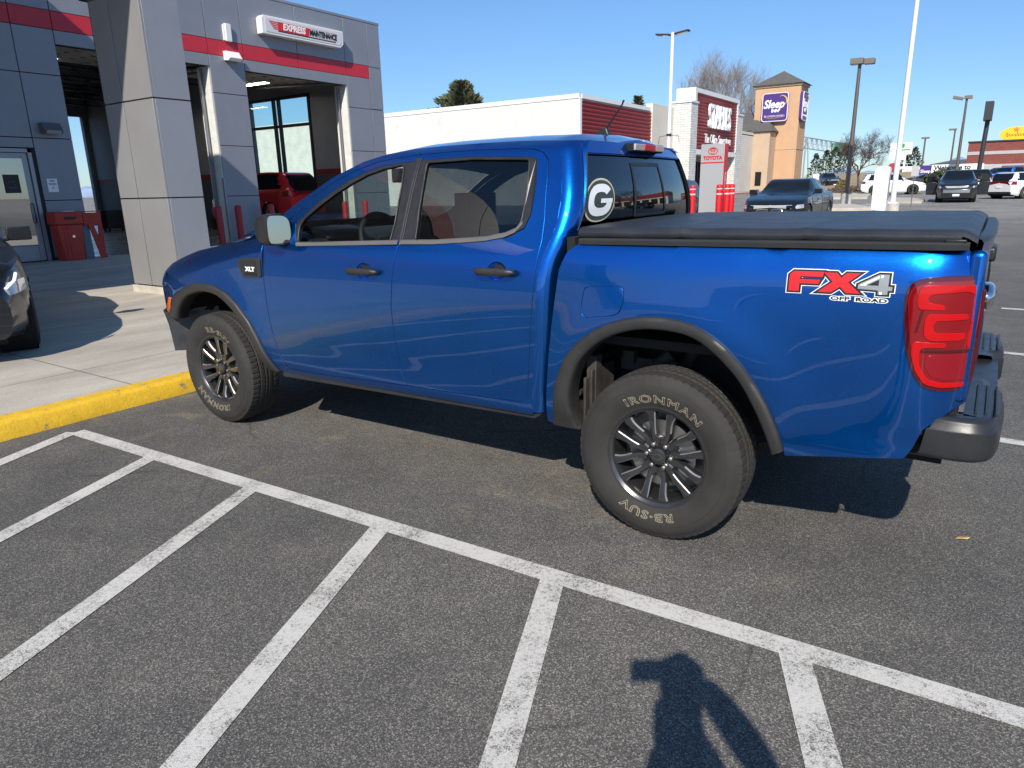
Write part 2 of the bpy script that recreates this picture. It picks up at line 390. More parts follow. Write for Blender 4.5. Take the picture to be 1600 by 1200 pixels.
# --- doors
topl = [(-2.40, 1.365), (-2.31, 1.440), (-2.20, 1.523), (-2.062, 1.598), (-1.904, 1.659), (-1.748, 1.700), (-1.60, 1.716), (-1.456, 1.727)]
topr = [(-1.25, 1.732), (-1.064, 1.733), (-.86, 1.729), (-.745, 1.722)]
dsp = [(-1.452, 1.727), (-1.454, 1.60), (-1.452, 1.40), (-1.456, 1.294), (-1.483, 1.123), (-1.502, .953), (-1.497, .779), (-1.478, .618), (-1.445, .525)]
rdr = [(-.690, 1.706), (-.652, 1.672), (-.632, 1.60), (-.618, 1.50), (-.602, 1.417), (-.593, 1.320), (-.601, 1.222), (-.614, 1.049), (-.637, .804), (-.655, .62), (-.668, .575), (-.70, .549)]
fglass = [(-2.245, 1.272), (-2.262, 1.36), (-2.235, 1.402), (-2.125, 1.477), (-2.015, 1.542), (-1.905, 1.595), (-1.799, 1.638), (-1.688, 1.665), (-1.545, 1.682), (-1.524, 1.574), (-1.515, 1.397), (-1.522, 1.288)]
rglass = [(-1.347, 1.300), (-1.364, 1.445), (-1.385, 1.686), (-1.087, 1.692), (-.751, 1.678), (-.726, 1.559), (-.721, 1.402), (-.741, 1.366), (-.800, 1.342), (-.98, 1.318), (-1.216, 1.303)]
fblack = [(-2.268, 1.256), (-2.306, 1.375), (-2.159, 1.491), (-2.05, 1.556), (-1.940, 1.613), (-1.807, 1.659), (-1.695, 1.684), (-1.4575, 1.702), (-1.4595, 1.272)]
rblack = [(-1.4535, 1.274), (-1.4475, 1.703), (-1.087, 1.708), (-.73, 1.690), (-.706, 1.675), (-.681, 1.558), (-.676, 1.43), (-.70, 1.365), (-.775, 1.326), (-.98, 1.300), (-1.216, 1.283)]
fdoor = [(-2.548, 1.262)] + [(a+.0035, b) for a, b in gapF[1:-1]] + [(-2.44, .494), (-2.16, .493), (-1.62, .516), (-1.452, .523)] + [(a-.0035, b) for a, b in dsp[::-1]] + topl[::-1][1:] + [(-2.50, 1.298)]
rdoor = [(a+.0035, b) for a, b in dsp] + [(-1.38, .526), (-1.156, .531), (-.74, .545)] + rdr[::-1] + topr[::-1]
D = {}
for nm, pol, bl, gl, gm in (('front_door', fdoor, fblack, fglass, GL_FRONT), ('rear_door', rdoor, rblack, rglass, GL_REAR)):
    hc = (-1.695, 1.135) if nm == 'front_door' else (-.8175, 1.174)
    hole = [(hc[0]+.056*math.cos(a), hc[1]+.044*math.sin(a)) for a in np.linspace(0, 2*PI, 28, endpoint=False)]
    ds = side_panel(nm, [pol, bl, hole], fcab, P_BLUE, T, rnd=.006, flange=.03)
    tr = side_panel('window_frame', [bl, gl], fcab, BPILL, None, off=.004, rnd=.015, flange=.012)
    gs = side_panel('window', [gl], fcab, gm, None, off=.008, rnd=.02, flange=0)
    for d, a, b in zip(ds, tr, gs):
        a.parent = d; b.parent = d
        for q in (a, b): q.data.transform(Matrix.Translation(-WO[T.name]))
    D[nm] = ds
def sub(b, name, m, par, **k):
    """build a part whose parent is a part of the truck (mesh in world coordinates)"""
    return b.build(name, m, par, origin=WO[T.name], **k)
for key, x_a, x_b in (('front_door', -1.475, -1.4537), ('rear_door', -1.4503, -1.438)):
    for q, par in zip(side_panel('pillar_cover', [[(x_a, 1.292), (x_b, 1.292), (x_b+.001, 1.712), (x_a, 1.710)]], fcab, BPILL, None, off=-.0025, rnd=.001, flange=.012), D[key]): q.parent = par; q.data.transform(Matrix.Translation(-WO[T.name]))
# window seals and belt mouldings as tubes on the surface
def surf(x, z, off=0., fn=fcab): return (x, float(fn(np.array([x]), np.array([z]))[0])+off, z)
for sd in (0, 1):
    fx = mirror_y if sd else (lambda q: q)
    for key, loop, belt in (('front_door', fglass, [(-2.255, 1.263), (-2.0, 1.272), (-1.7, 1.283), (-1.463, 1.292)]), ('rear_door', rglass, [(-1.445, 1.293), (-1.216, 1.299), (-.98, 1.315), (-.90, 1.323), (-.80, 1.340), (-.745, 1.362), (-.712, 1.40)])):
        q = resample(round_poly(loop, .02), .04); b = MB(); b.tube([fx(surf(x, z, -.001)) for x, z in q]+[fx(surf(*q[0], -.001))], .0045, 6)
        sub(b, 'window_seal', SEALR, D[key][sd], smooth=60)
        q = resample(np.array(belt), .03, False); q = np.vstack([q, belt[-1]]); rows = []
        for x, z in q: rows.append([fx(surf(x, z-.013, .0)), fx(surf(x, z-.012, -.006)), fx(surf(x, z+.004, -.008)), fx(surf(x, z+.010, -.003)), fx(surf(x, z+.010, .004))])
        b = MB(); b.grid(rows, flip=not sd); sub(b, 'belt_moulding', BELT, D[key][sd], smooth=50)
    b = MB(); b.prism([(-.752, 1.680), (-.714, 1.673), (-.683, 1.558), (-.679, 1.43), (-.70, 1.372), (-.735, 1.355), (-.739, 1.368), (-.721, 1.40), (-.724, 1.559)], 1, 0, .006)
    b.v = [fx(surf(x, z, y-.004)) for x, y, z in b.v]; sub(b, 'quarter_trim', BPILL, D['rear_door'][sd])
    # handles
    for key, x0, x1, z in (('front_door', -1.805, -1.575, 1.135), ('rear_door', -.925, -.70, 1.174)):
        b = MB(); rows = []
        for i in range(13):
            t = i/12; x = x0+(x1-x0)*t; w = .0185*(1-abs(2*t-1)**6*.35); d = .042*(1-abs(2*t-1)**5*.25); c = []
            if t < .02 or t > .98: w *= .75; d *= .8
            for k in range(10):
                an = 2*PI*k/10; yy = -d+.014*math.cos(an)*(1 if math.cos(an) > 0 else .8); zz = z+w*math.sin(an)
                c.append(fx((x, yy+.012, zz)))
            rows.append(c+[c[0]])
        b.grid(rows, flip=bool(sd)); b.add([r for r in rows[0][:-1]], [tuple(range(10))]); b.add([r for r in rows[-1][:-1]], [tuple(range(10))[::-1]])
        for xx in (x0+.02, x1-.02): b.box(xx-.014, xx+.014, *((-.018, .01) if not sd else (2*CEN-.01, 2*CEN+.018)), z-.011, z+.011)
        if key == 'front_door':
            b.lathe([(.0, -.003), (.008, -.003), (.010, 0)], 14, 1, fx((x1-.032, -.0415, z)))
        sub(b, 'door_handle', TRIMG, D[key][sd], smooth=50)
        b = MB(); rows = []; cx = (x0+x1)/2-.005
        for i in range(7):                                    # finger recess: shallow bowl seen above and below the handle
            rr = i/6; rows.append([fx(surf(cx+.058*rr*math.cos(a), z+.046*rr*math.sin(a), .026*(1-rr**3)+.0005)) for a in np.linspace(0, 2*PI, 33)])
        b.grid(rows, flip=not sd); sub(b, 'handle_recess', P_BLUE, D[key][sd], smooth=80)
# --- cab frame (rocker, rear pillar, roof rail, A pillar)
xr0 = spl([.45, .52, .97, 1.25, 1.33, 1.45, 1.6, 1.77], [-.570, -.563, -.520, -.495, -.470, -.455, -.480, -.540])
RC = .075
zs = [.52, .7, .9, 1.1, 1.2, 1.27, 1.33, 1.4, 1.5, 1.6, 1.68, 1.73, 1.755]
rear_edge = [(float(xr0(z))-RC, z) for z in zs]
rail = [(-.70, 1.762), (-.86, 1.768), (-1.11, 1.770), (-1.35, 1.768), (-1.53, 1.762), (-1.70, 1.741), (-1.86, 1.706), (-2.071, 1.630), (-2.297, 1.508), (-2.50, 1.392), (-2.72, 1.318)]
cabf = [(-2.535, .452), (-2.047, .460), (-1.434, .474), (-.913, .481), (-.64, .485)] + rear_edge + rail + [(-2.60, 1.305), (-2.548, 1.272), (-2.505, 1.302)] + topl[:-1] + [(-1.452, 1.731)] + topr + rdr + \
    [(-.735, .541), (-1.156, .526), (-1.38, .521), (-1.445, .519), (-1.62, .511), (-2.16, .488), (-2.44, .489), (-2.475, .505), (-2.53, .50)]
def offp(pl, d):
    return pl
cabf2 = [(-2.535, .452), (-2.047, .460), (-1.434, .474), (-.913, .481), (-.64, .485)] + rear_edge + rail + [(-2.60, 1.308), (-2.552, 1.275), (-2.506, 1.306)] + \
    [(a-.003, b+.006) for a, b in topl[:-1]] + [(-1.452, 1.733)] + [(a, b+.006) for a, b in topr] + [(a+.006, b+.003) for a, b in rdr[:-1]] + \
    [(-.70, .543), (-.735, .539), (-1.156, .524), (-1.38, .519), (-1.445, .517), (-1.62, .509), (-2.16, .486), (-2.44, .486), (-2.478, .50), (-2.53, .50)]
side_panel('cab_side_frame', [cabf2], fcab, P_BLUE, T, rnd=.004, flange=.02, step=.03)
# dark jamb behind door gaps
side_panel('door_jamb', [[(-2.62, .50), (-.60, .50), (-.56, 1.25), (-.66, 1.69), (-1.0, 1.74), (-1.5, 1.735), (-1.72, 1.71), (-2.5, 1.31), (-2.62, 1.27)], [(a*1.0, b) for a, b in [(-2.26, 1.262), (-2.29, 1.37), (-2.15, 1.47), (-1.80, 1.645), (-1.55, 1.69), (-1.50, 1.28)]], [(-1.36, 1.29), (-1.39, 1.69), (-.74, 1.685), (-.71, 1.40), (-.78, 1.345), (-1.0, 1.31)]], fcab, BLACK, T, off=.02, flange=0, step=.08)
# --- rear cab corner + rear wall
zz = np.unique(np.concatenate([np.linspace(.5, 1.33, 10), [1.365], np.linspace(1.42, 1.66, 7), [1.695], np.linspace(1.72, 1.757, 4)]))
rows = []; wy0 = .265
for z in zz:
    ys = float(fcab(np.array([-.6]), np.array([z]))[0]); X = float(xr0(z)); row = []
    rc = RC
    for k in range(9):
        a = PI/2*k/8; row.append((X-rc+rc*math.sin(a), ys+rc-rc*math.cos(a), z))
    lean = -.10*max(0, (z-1.36))/.34
    yb = ys+rc
    for y in yb+.006+(.93-yb-.006)*np.linspace(0, 1, 10):
        row.append((X+.05*(1-abs((y-.93)/.79)**2), y, z))
    for k in range(9): q = row[k]; row[k] = (q[0], q[1], q[2])
    rows.append(row)
nc = len(rows[0])
iz0 = int(np.argmin(abs(zz-1.365))); iz1 = int(np.argmin(abs(zz-1.695)))
sk = lambda i, j: (iz0 <= i < iz1 and j >= 9)
b = MB(); full = [[(q[0]-.032*max(0, q[1]-.2), q[1], q[2]) for q in r+[mirror_y(q) for q in r[::-1][1:]]] for r in rows]; NC = len(full[0])
b.grid(full, flip=False, skip=lambda i, j: (iz0 <= i < iz1 and 9 <= j < NC-10))
sub(b, 'rear_panel', P_BLUE, T, smooth=40)
# rear window glass: outer dark surround + glass + sliding section frame
def rw(y, z, off=.0):
    t = (z-1.36)/.34; yl = float(fcab(np.array([-.6]), np.array([z]))[0])+RC+.004; y = yl+(y-.2)/1.46*(2*CEN-2*yl); X = float(xr0(z))+.05*(1-abs((y-.93)/.79)**2)-.032*max(0, y-.2)+off-.016; return (X, y, z)
ys_ = np.linspace(.20, 1.66, 26); zs_ = np.linspace(1.358, 1.70, 8)
b = MB(); b.grid([[rw(y, z, .004) for y in ys_] for z in zs_])
rear_win = sub(b, 'rear_window', glass('rear_window_glass', (.07, .08, .09), ior=1.85), T, smooth=80)
b = MB()
for (a, c_, d, e) in ((.20, 1.66, 1.352, 1.366), (.20, 1.66, 1.692, 1.703)):
    b.grid([[rw(y, z, .0055) for y in np.linspace(a, c_, 22)] for z in (d, e)])
for (a, c_) in ((.196, .212), (1.648, 1.664)): b.grid([[rw(y, z, .0055) for y in (a, c_)] for z in zs_])
for ya in (.2, 1.66): b.grid([[rw(ya, z, .0), rw(ya, z, .020)] for z in zs_])
for za in (1.358, 1.70): b.grid([[rw(y, za, 0) for y in ys_], [rw(y, za, .020) for y in ys_]])
sub(b, 'window_surround', SEALR, rear_win)
b = MB()
for y0_ in (.72, 1.14):
    b.grid([[rw(y, z, .007) for y in (y0_-.012, y0_+.012)] for z in np.linspace(1.40, 1.66, 8)])
for z0_ in (1.402, 1.655): b.grid([[rw(y, z, .007) for y in np.linspace(.72, 1.14, 8)] for z in (z0_-.008, z0_+.008)])
sub(b, 'slider_frame', SEALR, rear_win)
# oval G sticker
def ell(cx, cz, a, b_, n=64, p=2.2):
    return [(cx+a*abs(math.cos(t))**(2/p)*(1 if math.cos(t) > 0 else -1), cz+b_*abs(math.sin(t))**(2/p)*(1 if math.sin(t) > 0 else -1)) for t in np.linspace(0, 2*PI, n, endpoint=False)]
GC = (.345, 1.487); dec = MB()
for k, (a, b_, mi) in enumerate(((.139, .099, 0), (.130, .090, 1))):
    e = ell(*GC, a, b_); dec.add([rw(y, z, .0075+.0012*k) for y, z in e]+[rw(*GC, .0075+.0012*k)], [(i, (i+1) % 64, 64) for i in range(64)], mi)
o_ = ell(*GC, .108, .073, 72, 2.5); i_ = ell(*GC, .060, .036, 72, 2.5)
idx = [i for i in range(72) if not (0 <= i < 6 or i > 71)]   # opening upper right
dec.add([rw(y, z, .010) for y, z in o_]+[rw(y, z, .010) for y, z in i_], [(i, (i+1) % 72, 72+(i+1) % 72, 72+i) for i in range(72) if not (0 <= i < 7)], 2)
dec.add([rw(GC[0]+a, GC[1]+c_, .0105) for a, c_ in ((.002, -.014), (.112, -.014), (.112, .006), (.002, .006))], [(0, 1, 2, 3)], 2)
sub(dec, 'sticker', [mat('sticker_cream', (.62, .55, .40), .5), mat('sticker_green', (.045, .06, .05), .5), W_INK], rear_win)
# third brake light
b = MB(); b.box(-.53, -.462, .735, 1.125, 1.715, 1.757, 0); hb = sub(b, 'brake_light', BLACK, T, bevel=.006)
b = MB(); b.box(-.468, -.452, .742, .86, 1.720, 1.753, 0); b.box(-.468, -.450, .862, .998, 1.720, 1.753, 1); b.box(-.468, -.452, 1.0, 1.118, 1.720, 1.753, 0)
sub(b, 'lens', [LENSC, LENSR2], hb, bevel=.004)
# --- roof
rp = rail[::-1]; rx = [q[0] for q in rp]; rz = [q[1] for q in rp]
def railz(x): return float(np.interp(x, rx, rz))
rows = []
for x in np.linspace(-2.02, -.535, 30):
    xe = x; z0 = railz(min(x, -.56)) - .0; ye = float(fcab(np.array([x]), np.array([z0]))[0]); row = []
    drop = .030*S01((x+.66)/.12)
    for k in range(13):
        t = k/12; s_ = math.sin(t*PI/2); y = ye+(CEN-ye)*t; bow = -.16*(t*(2-t))*S01((-1.60-x)/.5)
        row.append((x+bow, y, z0-.001+(.034-drop)*math.sin(min(1, t*2.2)*PI/2)+.018*t-drop*(1-t)))
    rows.append(row+[mirror_y(q) for q in row[::-1][1:]])
b = MB(); b.grid(rows, flip=True); sub(b, 'roof', P_BLUE, T, smooth=60)
# close the roof onto the rear wall
def resamp(row, n):
    P = np.array([tuple(q) for q in row]); d = np.r_[0, np.cumsum(np.linalg.norm(np.diff(P, axis=0), axis=1))]; t = np.linspace(0, d[-1], n)
    return [tuple(np.interp(v, d, P[:, k]) for k in range(3)) for v in t]
e = resamp(rows[-1], 61); w_ = resamp(full[-1], 61); mid = [((a_[0]*.45+c_[0]*.55)+.010, a_[1]*.45+c_[1]*.55, max(a_[2], c_[2])-.006) for a_, c_ in zip(e, w_)]
b = MB(); b.grid([e, mid, w_], flip=True); sub(b, 'roof_rear_edge', P_BLUE, T, smooth=80)
# windshield + cowl
rows = []
for i in range(13):
    t = i/12; row = []
    xb = -2.70+t*(-1.86+2.70); zb = railz(xb)+.004; yb = float(fcab(np.array([xb]), np.array([min(zb, 1.769)]))[0])+.02
    for k in range(11):
        u = k/10; row.append((xb-(.30-.14*t)*(u*(2-u)), yb+(CEN-yb)*u, zb+(.035+.012*t)*u*(2-u)-.05*(1-t)*u))
    rows.append(row+[mirror_y(q) for q in row[::-1][1:]])
b = MB(); b.grid(rows, flip=True); sub(b, 'windshield', GL_SHIELD, T, smooth=80)
b = MB(); e = rows[0]; b.grid([[(q[0]-.16, q[1], q[2]-.045) for q in e], e], flip=True); sub(b, 'cowl', PLAST, T)
# --- hood
rows = []
for x in np.linspace(-3.80, -2.60, 34):
    x_ = max(min(x, -2.60), -3.80); zs0 = float(np.interp(x_, [q[0] for q in shut], [q[1] for q in shut])); ye = float(ffen(np.array([x_]), np.array([zs0]))[0])+.004
    ye += .9*max(0, -3.62-x)**1.4*1.6; zs0 -= max(0, -3.66-x)**1.5*.9
    row = []
    for k in range(15):
        t = k/14; y = ye+(CEN-ye)*t; bow = -.24*S01(t*1.1)*S01((-x-2.9)/.9)-.20*(t*(2-t))*S01((x+3.0)/.4)
        dome = .022*S01((t-.42)/.12)*S01((-2.7-x)/.3)
        row.append((x+bow, y, zs0+.003+.030*math.sin(min(1, t*3)*PI/2)+.014*t+dome-.02*S01((x+2.85)/.2)*t))
    rows.append(row+[mirror_y(q) for q in row[::-1][1:]])
b = MB(); b.grid(rows, flip=True); sub(b, 'hood', P_BLUE, T, smooth=70)
# --- front fascia following the plan curve
pc = [(-3.74, .05), (-3.83, .10), (-3.93, .20), (-4.02, .36), (-4.09, .60), (-4.115, .93)]
def pcx(s): k = spl(range(6), [q[0] for q in pc])(s); return float(k), float(spl(range(6), [q[1] for q in pc])(s))
def fascia(z0, z1, s0, s1, out=0., n=16, taper=0.):
    rows = []
    for z in np.linspace(z0, z1, 4):
        r = []
        for s in np.linspace(s0, s1, n):
            x, y = pcx(s); r.append((x-out+taper*(z-z0), y-out*.4*(1-s/5), z))
        rows.append(r)
    return rows
for nm, z0, z1, s0, s1, out, m in (('front_bumper_cover', .735, .86, 0, 5, .01, P_BLUE), ('front_bumper', .46, .742, 0, 5, .015, DARKP), ('grille', .86, 1.03, 2.3, 5, .0, PLAST), ('upper_fascia', 1.03, 1.06, 2.0, 5, -.04, P_BLUE)):
    b = MB(); r = fascia(z0, z1, s0, s1, out, 20, -.16 if nm == 'front_bumper' else 0.)
    if nm == 'front_bumper': r = [[(-3.50, .30, q[0][2]), (q[0][0]+.06, q[0][1]+.035, q[0][2]), (q[0][0]+.02, q[0][1]+.004, q[0][2])]+[(x_+.05*(1-k/3) , y_+.03*(1-k/3), z_) for x_, y_, z_ in q] for k, q in enumerate(r)]; r = [[(q[0]+.06, q[1]+.12, q[2]) for q in r[0]]]+r
    r = [q+[mirror_y(p) for p in q[::-1][1:]] for q in r]; b.grid(r, flip=False)
    sub(b, nm, m, T, smooth=60)
for sd in (0, 1):
    b = MB(); r = fascia(.865, 1.03, 0, 2.4, .0, 10, .22)
    if sd: r = [[mirror_y(p) for p in q] for q in r]
    b.grid(r, flip=bool(sd)); sub(b, 'headlight', mat('headlight_lens', (.32, .33, .33), .08, .4, coat=1.), T, smooth=60)
# --- marker, badge
side_panel('side_marker', [[(-3.605, .862), (-3.655, .862), (-3.735, .76), (-3.66, .752)]], ffen, AMBER, T, off=-.006, rnd=.01)
bz = side_panel('fender_badge', [[(-2.790, 1.140), (-2.762, 1.162), (-2.562, 1.176), (-2.567, 1.058), (-2.737, 1.049)]], ffen, TRIMG, T, off=-.008, rnd=.012, flange=.01)
bi = side_panel('badge_inset', [[(-2.765, 1.136), (-2.745, 1.150), (-2.60, 1.160), (-2.605, 1.084), (-2.722, 1.078)]], ffen, PLAST, None, off=-.011, rnd=.012, flange=.006)
for a, q in zip(bi, bz): a.parent = q; a.data.transform(Matrix.Translation(-WO[T.name]))
for sd in (0, 1):
    b = MB(); text_on(b, 'XLT', (-2.655, -.0125 if not sd else 2*CEN+.0125, 1.103), (1, 0, 0) if not sd else (-1, 0, 0), (0, 0, 1), .036, off=.002, ext=.001, sx=1.35); sub(b, 'badge_lettering', W_INK, bz[sd])
    b = MB(); b.prism([(-2.722, 1.066), (-2.60, 1.068), (-2.60, 1.078), (-2.722, 1.076)], 1, -.010 if not sd else 2*CEN+.004, -.004 if not sd else 2*CEN+.010); sub(b, 'badge_slot', BLACK, bz[sd])
# --- flares
archFi = [(-2.665, .455), (-2.685, .54), (-2.720, .64), (-2.775, .73), (-2.853, .818), (-2.93, .878), (-3.011, .918), (-3.10, .933), (-3.201, .931), (-3.29, .913), (-3.375, .884), (-3.45, .835), (-3.514, .776), (-3.56, .715)]
archR = [(-.520, .46), (-.505, .52), (-.497, .60), (-.482, .69), (-.430, .810), (-.370, .88), (-.292, .943), (-.220, .98), (-.141, 1.007), (-.06, 1.024), (.028, 1.028), (.10, 1.022), (.163, 1.009), (.230, .978), (.295, .933), (.365, .865), (.427, .784), (.470, .715), (.508, .635), (.528, .575), (.541, .523)]
archRi = [(-.365, .46), (-.395, .52), (-.412, .59), (-.407, .66), (-.387, .730), (-.352, .80), (-.305, .853), (-.240, .905), (-.168, .940), (-.08, .965), (.004, .973), (.08, .970), (.153, .956), (.225, .918), (.287, .868), (.345, .81), (.393, .740), (.432, .67), (.462, .605), (.480, .56), (.492, .516)]
def flare(o, i, fn, depth, nm):
    n = max(len(o), len(i)); o = resample(np.array(o), .02, False); o = np.vstack([o]); i = np.array(i)
    # parametrise both by arc length
    def par(p, k):
        p = np.array(p); d = np.r_[0, np.cumsum(np.linalg.norm(np.diff(p, axis=0), axis=1))]; t = np.linspace(0, d[-1], k)
        return np.stack([spl(d, p[:, 0])(t), spl(d, p[:, 1])(t)], 1)
    K = 60; A = par(o if len(o) < 200 else o, K); B = par(i, K); out = []
    for sd in (0, 1):
        fx = mirror_y if sd else (lambda q: q); rows = []
        for k in range(K):
            a, c = A[k], B[k]
            base = lambda t: tuple(a+(c-a)*t)
            row = []
            ya = float(fn(np.array([a[0]]), np.array([a[1]]))[0])
            for t, off in ((-.01, .004), (0, -.010), (.08, -.018), (.35, -.021), (.75, -.020), (.93, -.014), (1., .0), (1.0, .03), (.97, depth)):
                x, z = base(t); row.append(fx((x, ya+off, z)))
            rows.append(row)
        b = MB(); b.grid(rows, flip=not sd)
        b.add(rows[0], [tuple(range(9))]); b.add(rows[-1], [tuple(range(9))[::-1]])
        out.append(sub(b, nm, TRIMG, T, smooth=50))
    return out
flare(archF, archFi, ffen, .07, 'wheel_arch_flare'); flare(archR, archRi, fbed, .09, 'wheel_arch_flare')
# --- bed
bedfront = [(-.552, .47), (-.540, .60), (-.522, .80), (-.503, .97), (-.486, 1.087), (-.470, 1.20), (-.438, 1.272), (-.395, 1.306), (-.36, 1.317)]
tailp = [(.893, 1.088), (.886, 1.175), (.898, 1.214), (.939, 1.232), (1.005, 1.238), (1.096, 1.237), (1.110, 1.089), (1.113, .954), (1.104, .866), (1.071, .848), (1.011, .847), (.969, .861), (.934, .912), (.908, .989)]
bed_side = bedfront + [(0, 1.322), (.5, 1.328), (.98, 1.335), (1.04, 1.325), (1.075, 1.28), (1.100, 1.235), (1.114, 1.08), (1.114, .954), (1.106, .86), (1.10, .80), (1.03, .742), (.987, .700), (.965, .630), (.944, .588), (.71, .549), (.541, .518)] + archR[::-1] + [(-.535, .465)]
fuelp = [(-.345, 1.122), (-.325, 1.132), (-.171, 1.142), (-.152, 1.130), (-.150, 1.084), (-.167, 1.029), (-.199, 1.013), (-.331, .993), (-.351, 1.007), (-.357, 1.046)]
fin = lambda P, d: [tuple(np.array(q)+(np.mean(P, 0)-np.array(q))/np.linalg.norm(np.mean(P, 0)-np.array(q))*d) for q in P]
side_panel('bed_side', [bed_side, fuelp], fbed, P_BLUE, T, rnd=.008, flange=.035, rr={8: .0}, right=False)
side_panel('bed_side', [bed_side], fbed, P_BLUE, T, rnd=.008, flange=.035, left=False)
side_panel('fuel_door', [fin(fuelp, .0055)], fbed, P_BLUE, T, rnd=.018, flange=.01, right=False, off=-.0005)
side_panel('fuel_door_gap', [fin(fuelp, -.01)], fbed, BLACK, T, rnd=.01, flange=0, right=False, off=.008)
# rail cap, inner bed, tonneau cover
for sd in (0, 1):
    rows = []
    for x in np.linspace(-.385, 1.045, 30):
        z = 1.322+.014*(x+.385)/1.43; e = .03*S01((x-.97)/.08); r = [(x, .030+e, z-.014), (x, .026+e, z+.004), (x, .034+e, z+.011), (x, .10, z+.012), (x, .115, z-.0), (x, .115, z-.3)]
        rows.append([mirror_y(q) for q in r] if sd else r)
    b = MB(); b.grid(rows, flip=not sd); b.add(rows[0], [(0, 1, 2, 3, 4)]); b.add(rows[-1], [(4, 3, 2, 1, 0)]); sub(b, 'bed_rail_cap', mat('rail_plastic', (.030, .030, .031), .45, var=.15, bump=.05, bscale=250), T, smooth=40)
b = MB()
rows = []
for x in np.r_[np.linspace(-.405, .05, 8), [.058, .062, .07], np.linspace(.12, .52, 6), [.528, .532, .54], np.linspace(.6, .985, 6), [1.02]]:
    row = []; rib = .004*float(ga(x-.06, .012)+ga(x-.53, .012)) + .0015*math.sin(x*31)*math.sin(x*7)
    for t in (lambda q: np.r_[0, .006, .012, .02, .04, q[1:-1], .96, .98, .988, .994, 1])(np.linspace(.04, .96, 17)):
        y = .062+t*(1.798-.062); u = min(t, 1-t); row.append((x, y, 1.357+.006*(x+.4)+.020*math.sin(min(1, u*60)*PI/2)+.011*math.sin(t*PI)+rib))
    rows.append(row)
b.grid(rows, flip=True)
b.add([rows[0][0]], []); L = [r[0] for r in rows]; R_ = [r[-1] for r in rows]
b.grid([[(q[0], q[1]+.006, q[2]-.020) for q in L], [(q[0], q[1]-.001, q[2]-.008) for q in L], L], flip=True); b.grid([R_, [(q[0], q[1]-.004, q[2]-.018) for q in R_]], flip=True)
b.grid([rows[0], [(q[0]+.003, q[1], q[2]-.022) for q in rows[0]]], flip=False)
lip = rows[-1]; b.grid([lip, [(q[0]+.018, q[1], q[2]-.006) for q in lip], [(q[0]+.045, q[1], q[2]-.022) for q in lip], [(q[0]+.046, q[1], q[2]-.035) for q in lip]], flip=True)
cover = sub(b, 'bed_cover', VINYL, T, smooth=40)
b = MB(); b.box(-.40, 1.01, .078, .098, 1.318, 1.352); b.box(-.40, 1.01, 2*CEN-.098, 2*CEN-.078, 1.318, 1.352); sub(b, 'cover_frame', BLACK, cover)
b = MB(); b.box(.975, 1.035, .05, .085, 1.346, 1.356); b.box(.975, 1.035, 2*CEN-.085, 2*CEN-.05, 1.346, 1.356); sub(b, 'cover_clamp', PLAST, cover, bevel=.003)
b = MB(); b.box(-.50, 1.09, .12, 1.74, .86, .90); b.box(-.46, -.42, .06, 1.80, .86, 1.335); sub(b, 'bed_floor', BLACK, T)
# tailgate
b = MB(); rows = []
for z, x in ((.78, 1.095), (.80, 1.108), (.95, 1.112), (1.10, 1.112), (1.20, 1.112), (1.26, 1.113), (1.30, 1.115), (1.335, 1.122), (1.35, 1.124), (1.362, 1.116), (1.364, 1.085), (1.34, 1.06), (1.30, 1.055)):
    row = []
    for t in np.linspace(0, 1, 23):
        y = .135+t*1.59; u = abs(2*t-1); row.append((x-.012-.030*u**6+.004*(1-u*u)+(.016*ga(u-.2, .12) if .9 < z < 1.0 else 0), y, z-.01*u**8))
    rows.append(row)
b.grid(rows[:9]); tg = sub(b, 'tailgate', P_BLUE, T, smooth=50); b = MB(); b.grid(rows[8:]); sub(b, 'tailgate_cap', PLAST, tg, smooth=50)
b = MB(); b.box(1.09, 1.124, .81, 1.05, 1.215, 1.275); sub(b, 'tailgate_handle', PLAST, tg, bevel=.012)
b = MB(); rows = [[(1.118+.034*math.cos(a/2*PI/1.0), .93+.115*math.sin(a/2*PI)*math.cos(t), 1.062+.056*math.sin(a/2*PI)*math.sin(t)) for t in np.linspace(0, 2*PI, 33)] for a in np.linspace(0, 1, 7)]
b.grid(rows, flip=True); rows2 = [rows[-1], [(1.095, q[1], q[2]) for q in rows[-1]]]; b.grid(rows2, flip=True); sub(b, 'oval_badge', CHROME, tg, smooth=60)
for sd in (0, 1):
    fx = mirror_y if sd else (lambda q: q)
    b = MB(); b.box(1.045, 1.10, *(sorted((fx((0, .075, 0))[1], fx((0, .14, 0))[1]))), .80, 1.32); sub(b, 'bed_corner_post', P_BLUE, T, bevel=.02, bseg=4)
# tail lights
tls = side_panel('tail_light', [tailp], fbed, LENSD, T, off=-.010, rnd=.02, flange=.03)
inner = fin(tailp, .016)
C1 = [(.928, 1.198), (.945, 1.207), (1.072, 1.208), (1.098, 1.200), (1.101, 1.10), (1.096, 1.00), (1.082, .998), (1.080, 1.03), (1.086, 1.10), (1.082, 1.180), (1.06, 1.190), (.965, 1.180), (.952, 1.170), (.953, 1.150), (1.00, 1.143), (1.005, 1.128), (.93, 1.130), (.922, 1.16)]
C2 = [(.962, 1.112), (1.07, 1.112), (1.073, 1.096), (.985, 1.092), (.978, 1.083), (.978, 1.058), (.988, 1.048), (1.072, 1.048), (1.066, 1.026), (.972, 1.024), (.955, 1.040), (.953, 1.095)]
C3 = [(.925, 1.008), (.932, 1.017), (1.02, 1.014), (1.02, 1.001), (.955, 1.000), (.947, .985), (.952, .933), (.979, .889), (1.022, .875), (1.09, .875), (1.085, .863), (1.02, .861), (.975, .873), (.945, .915), (.926, .975)]
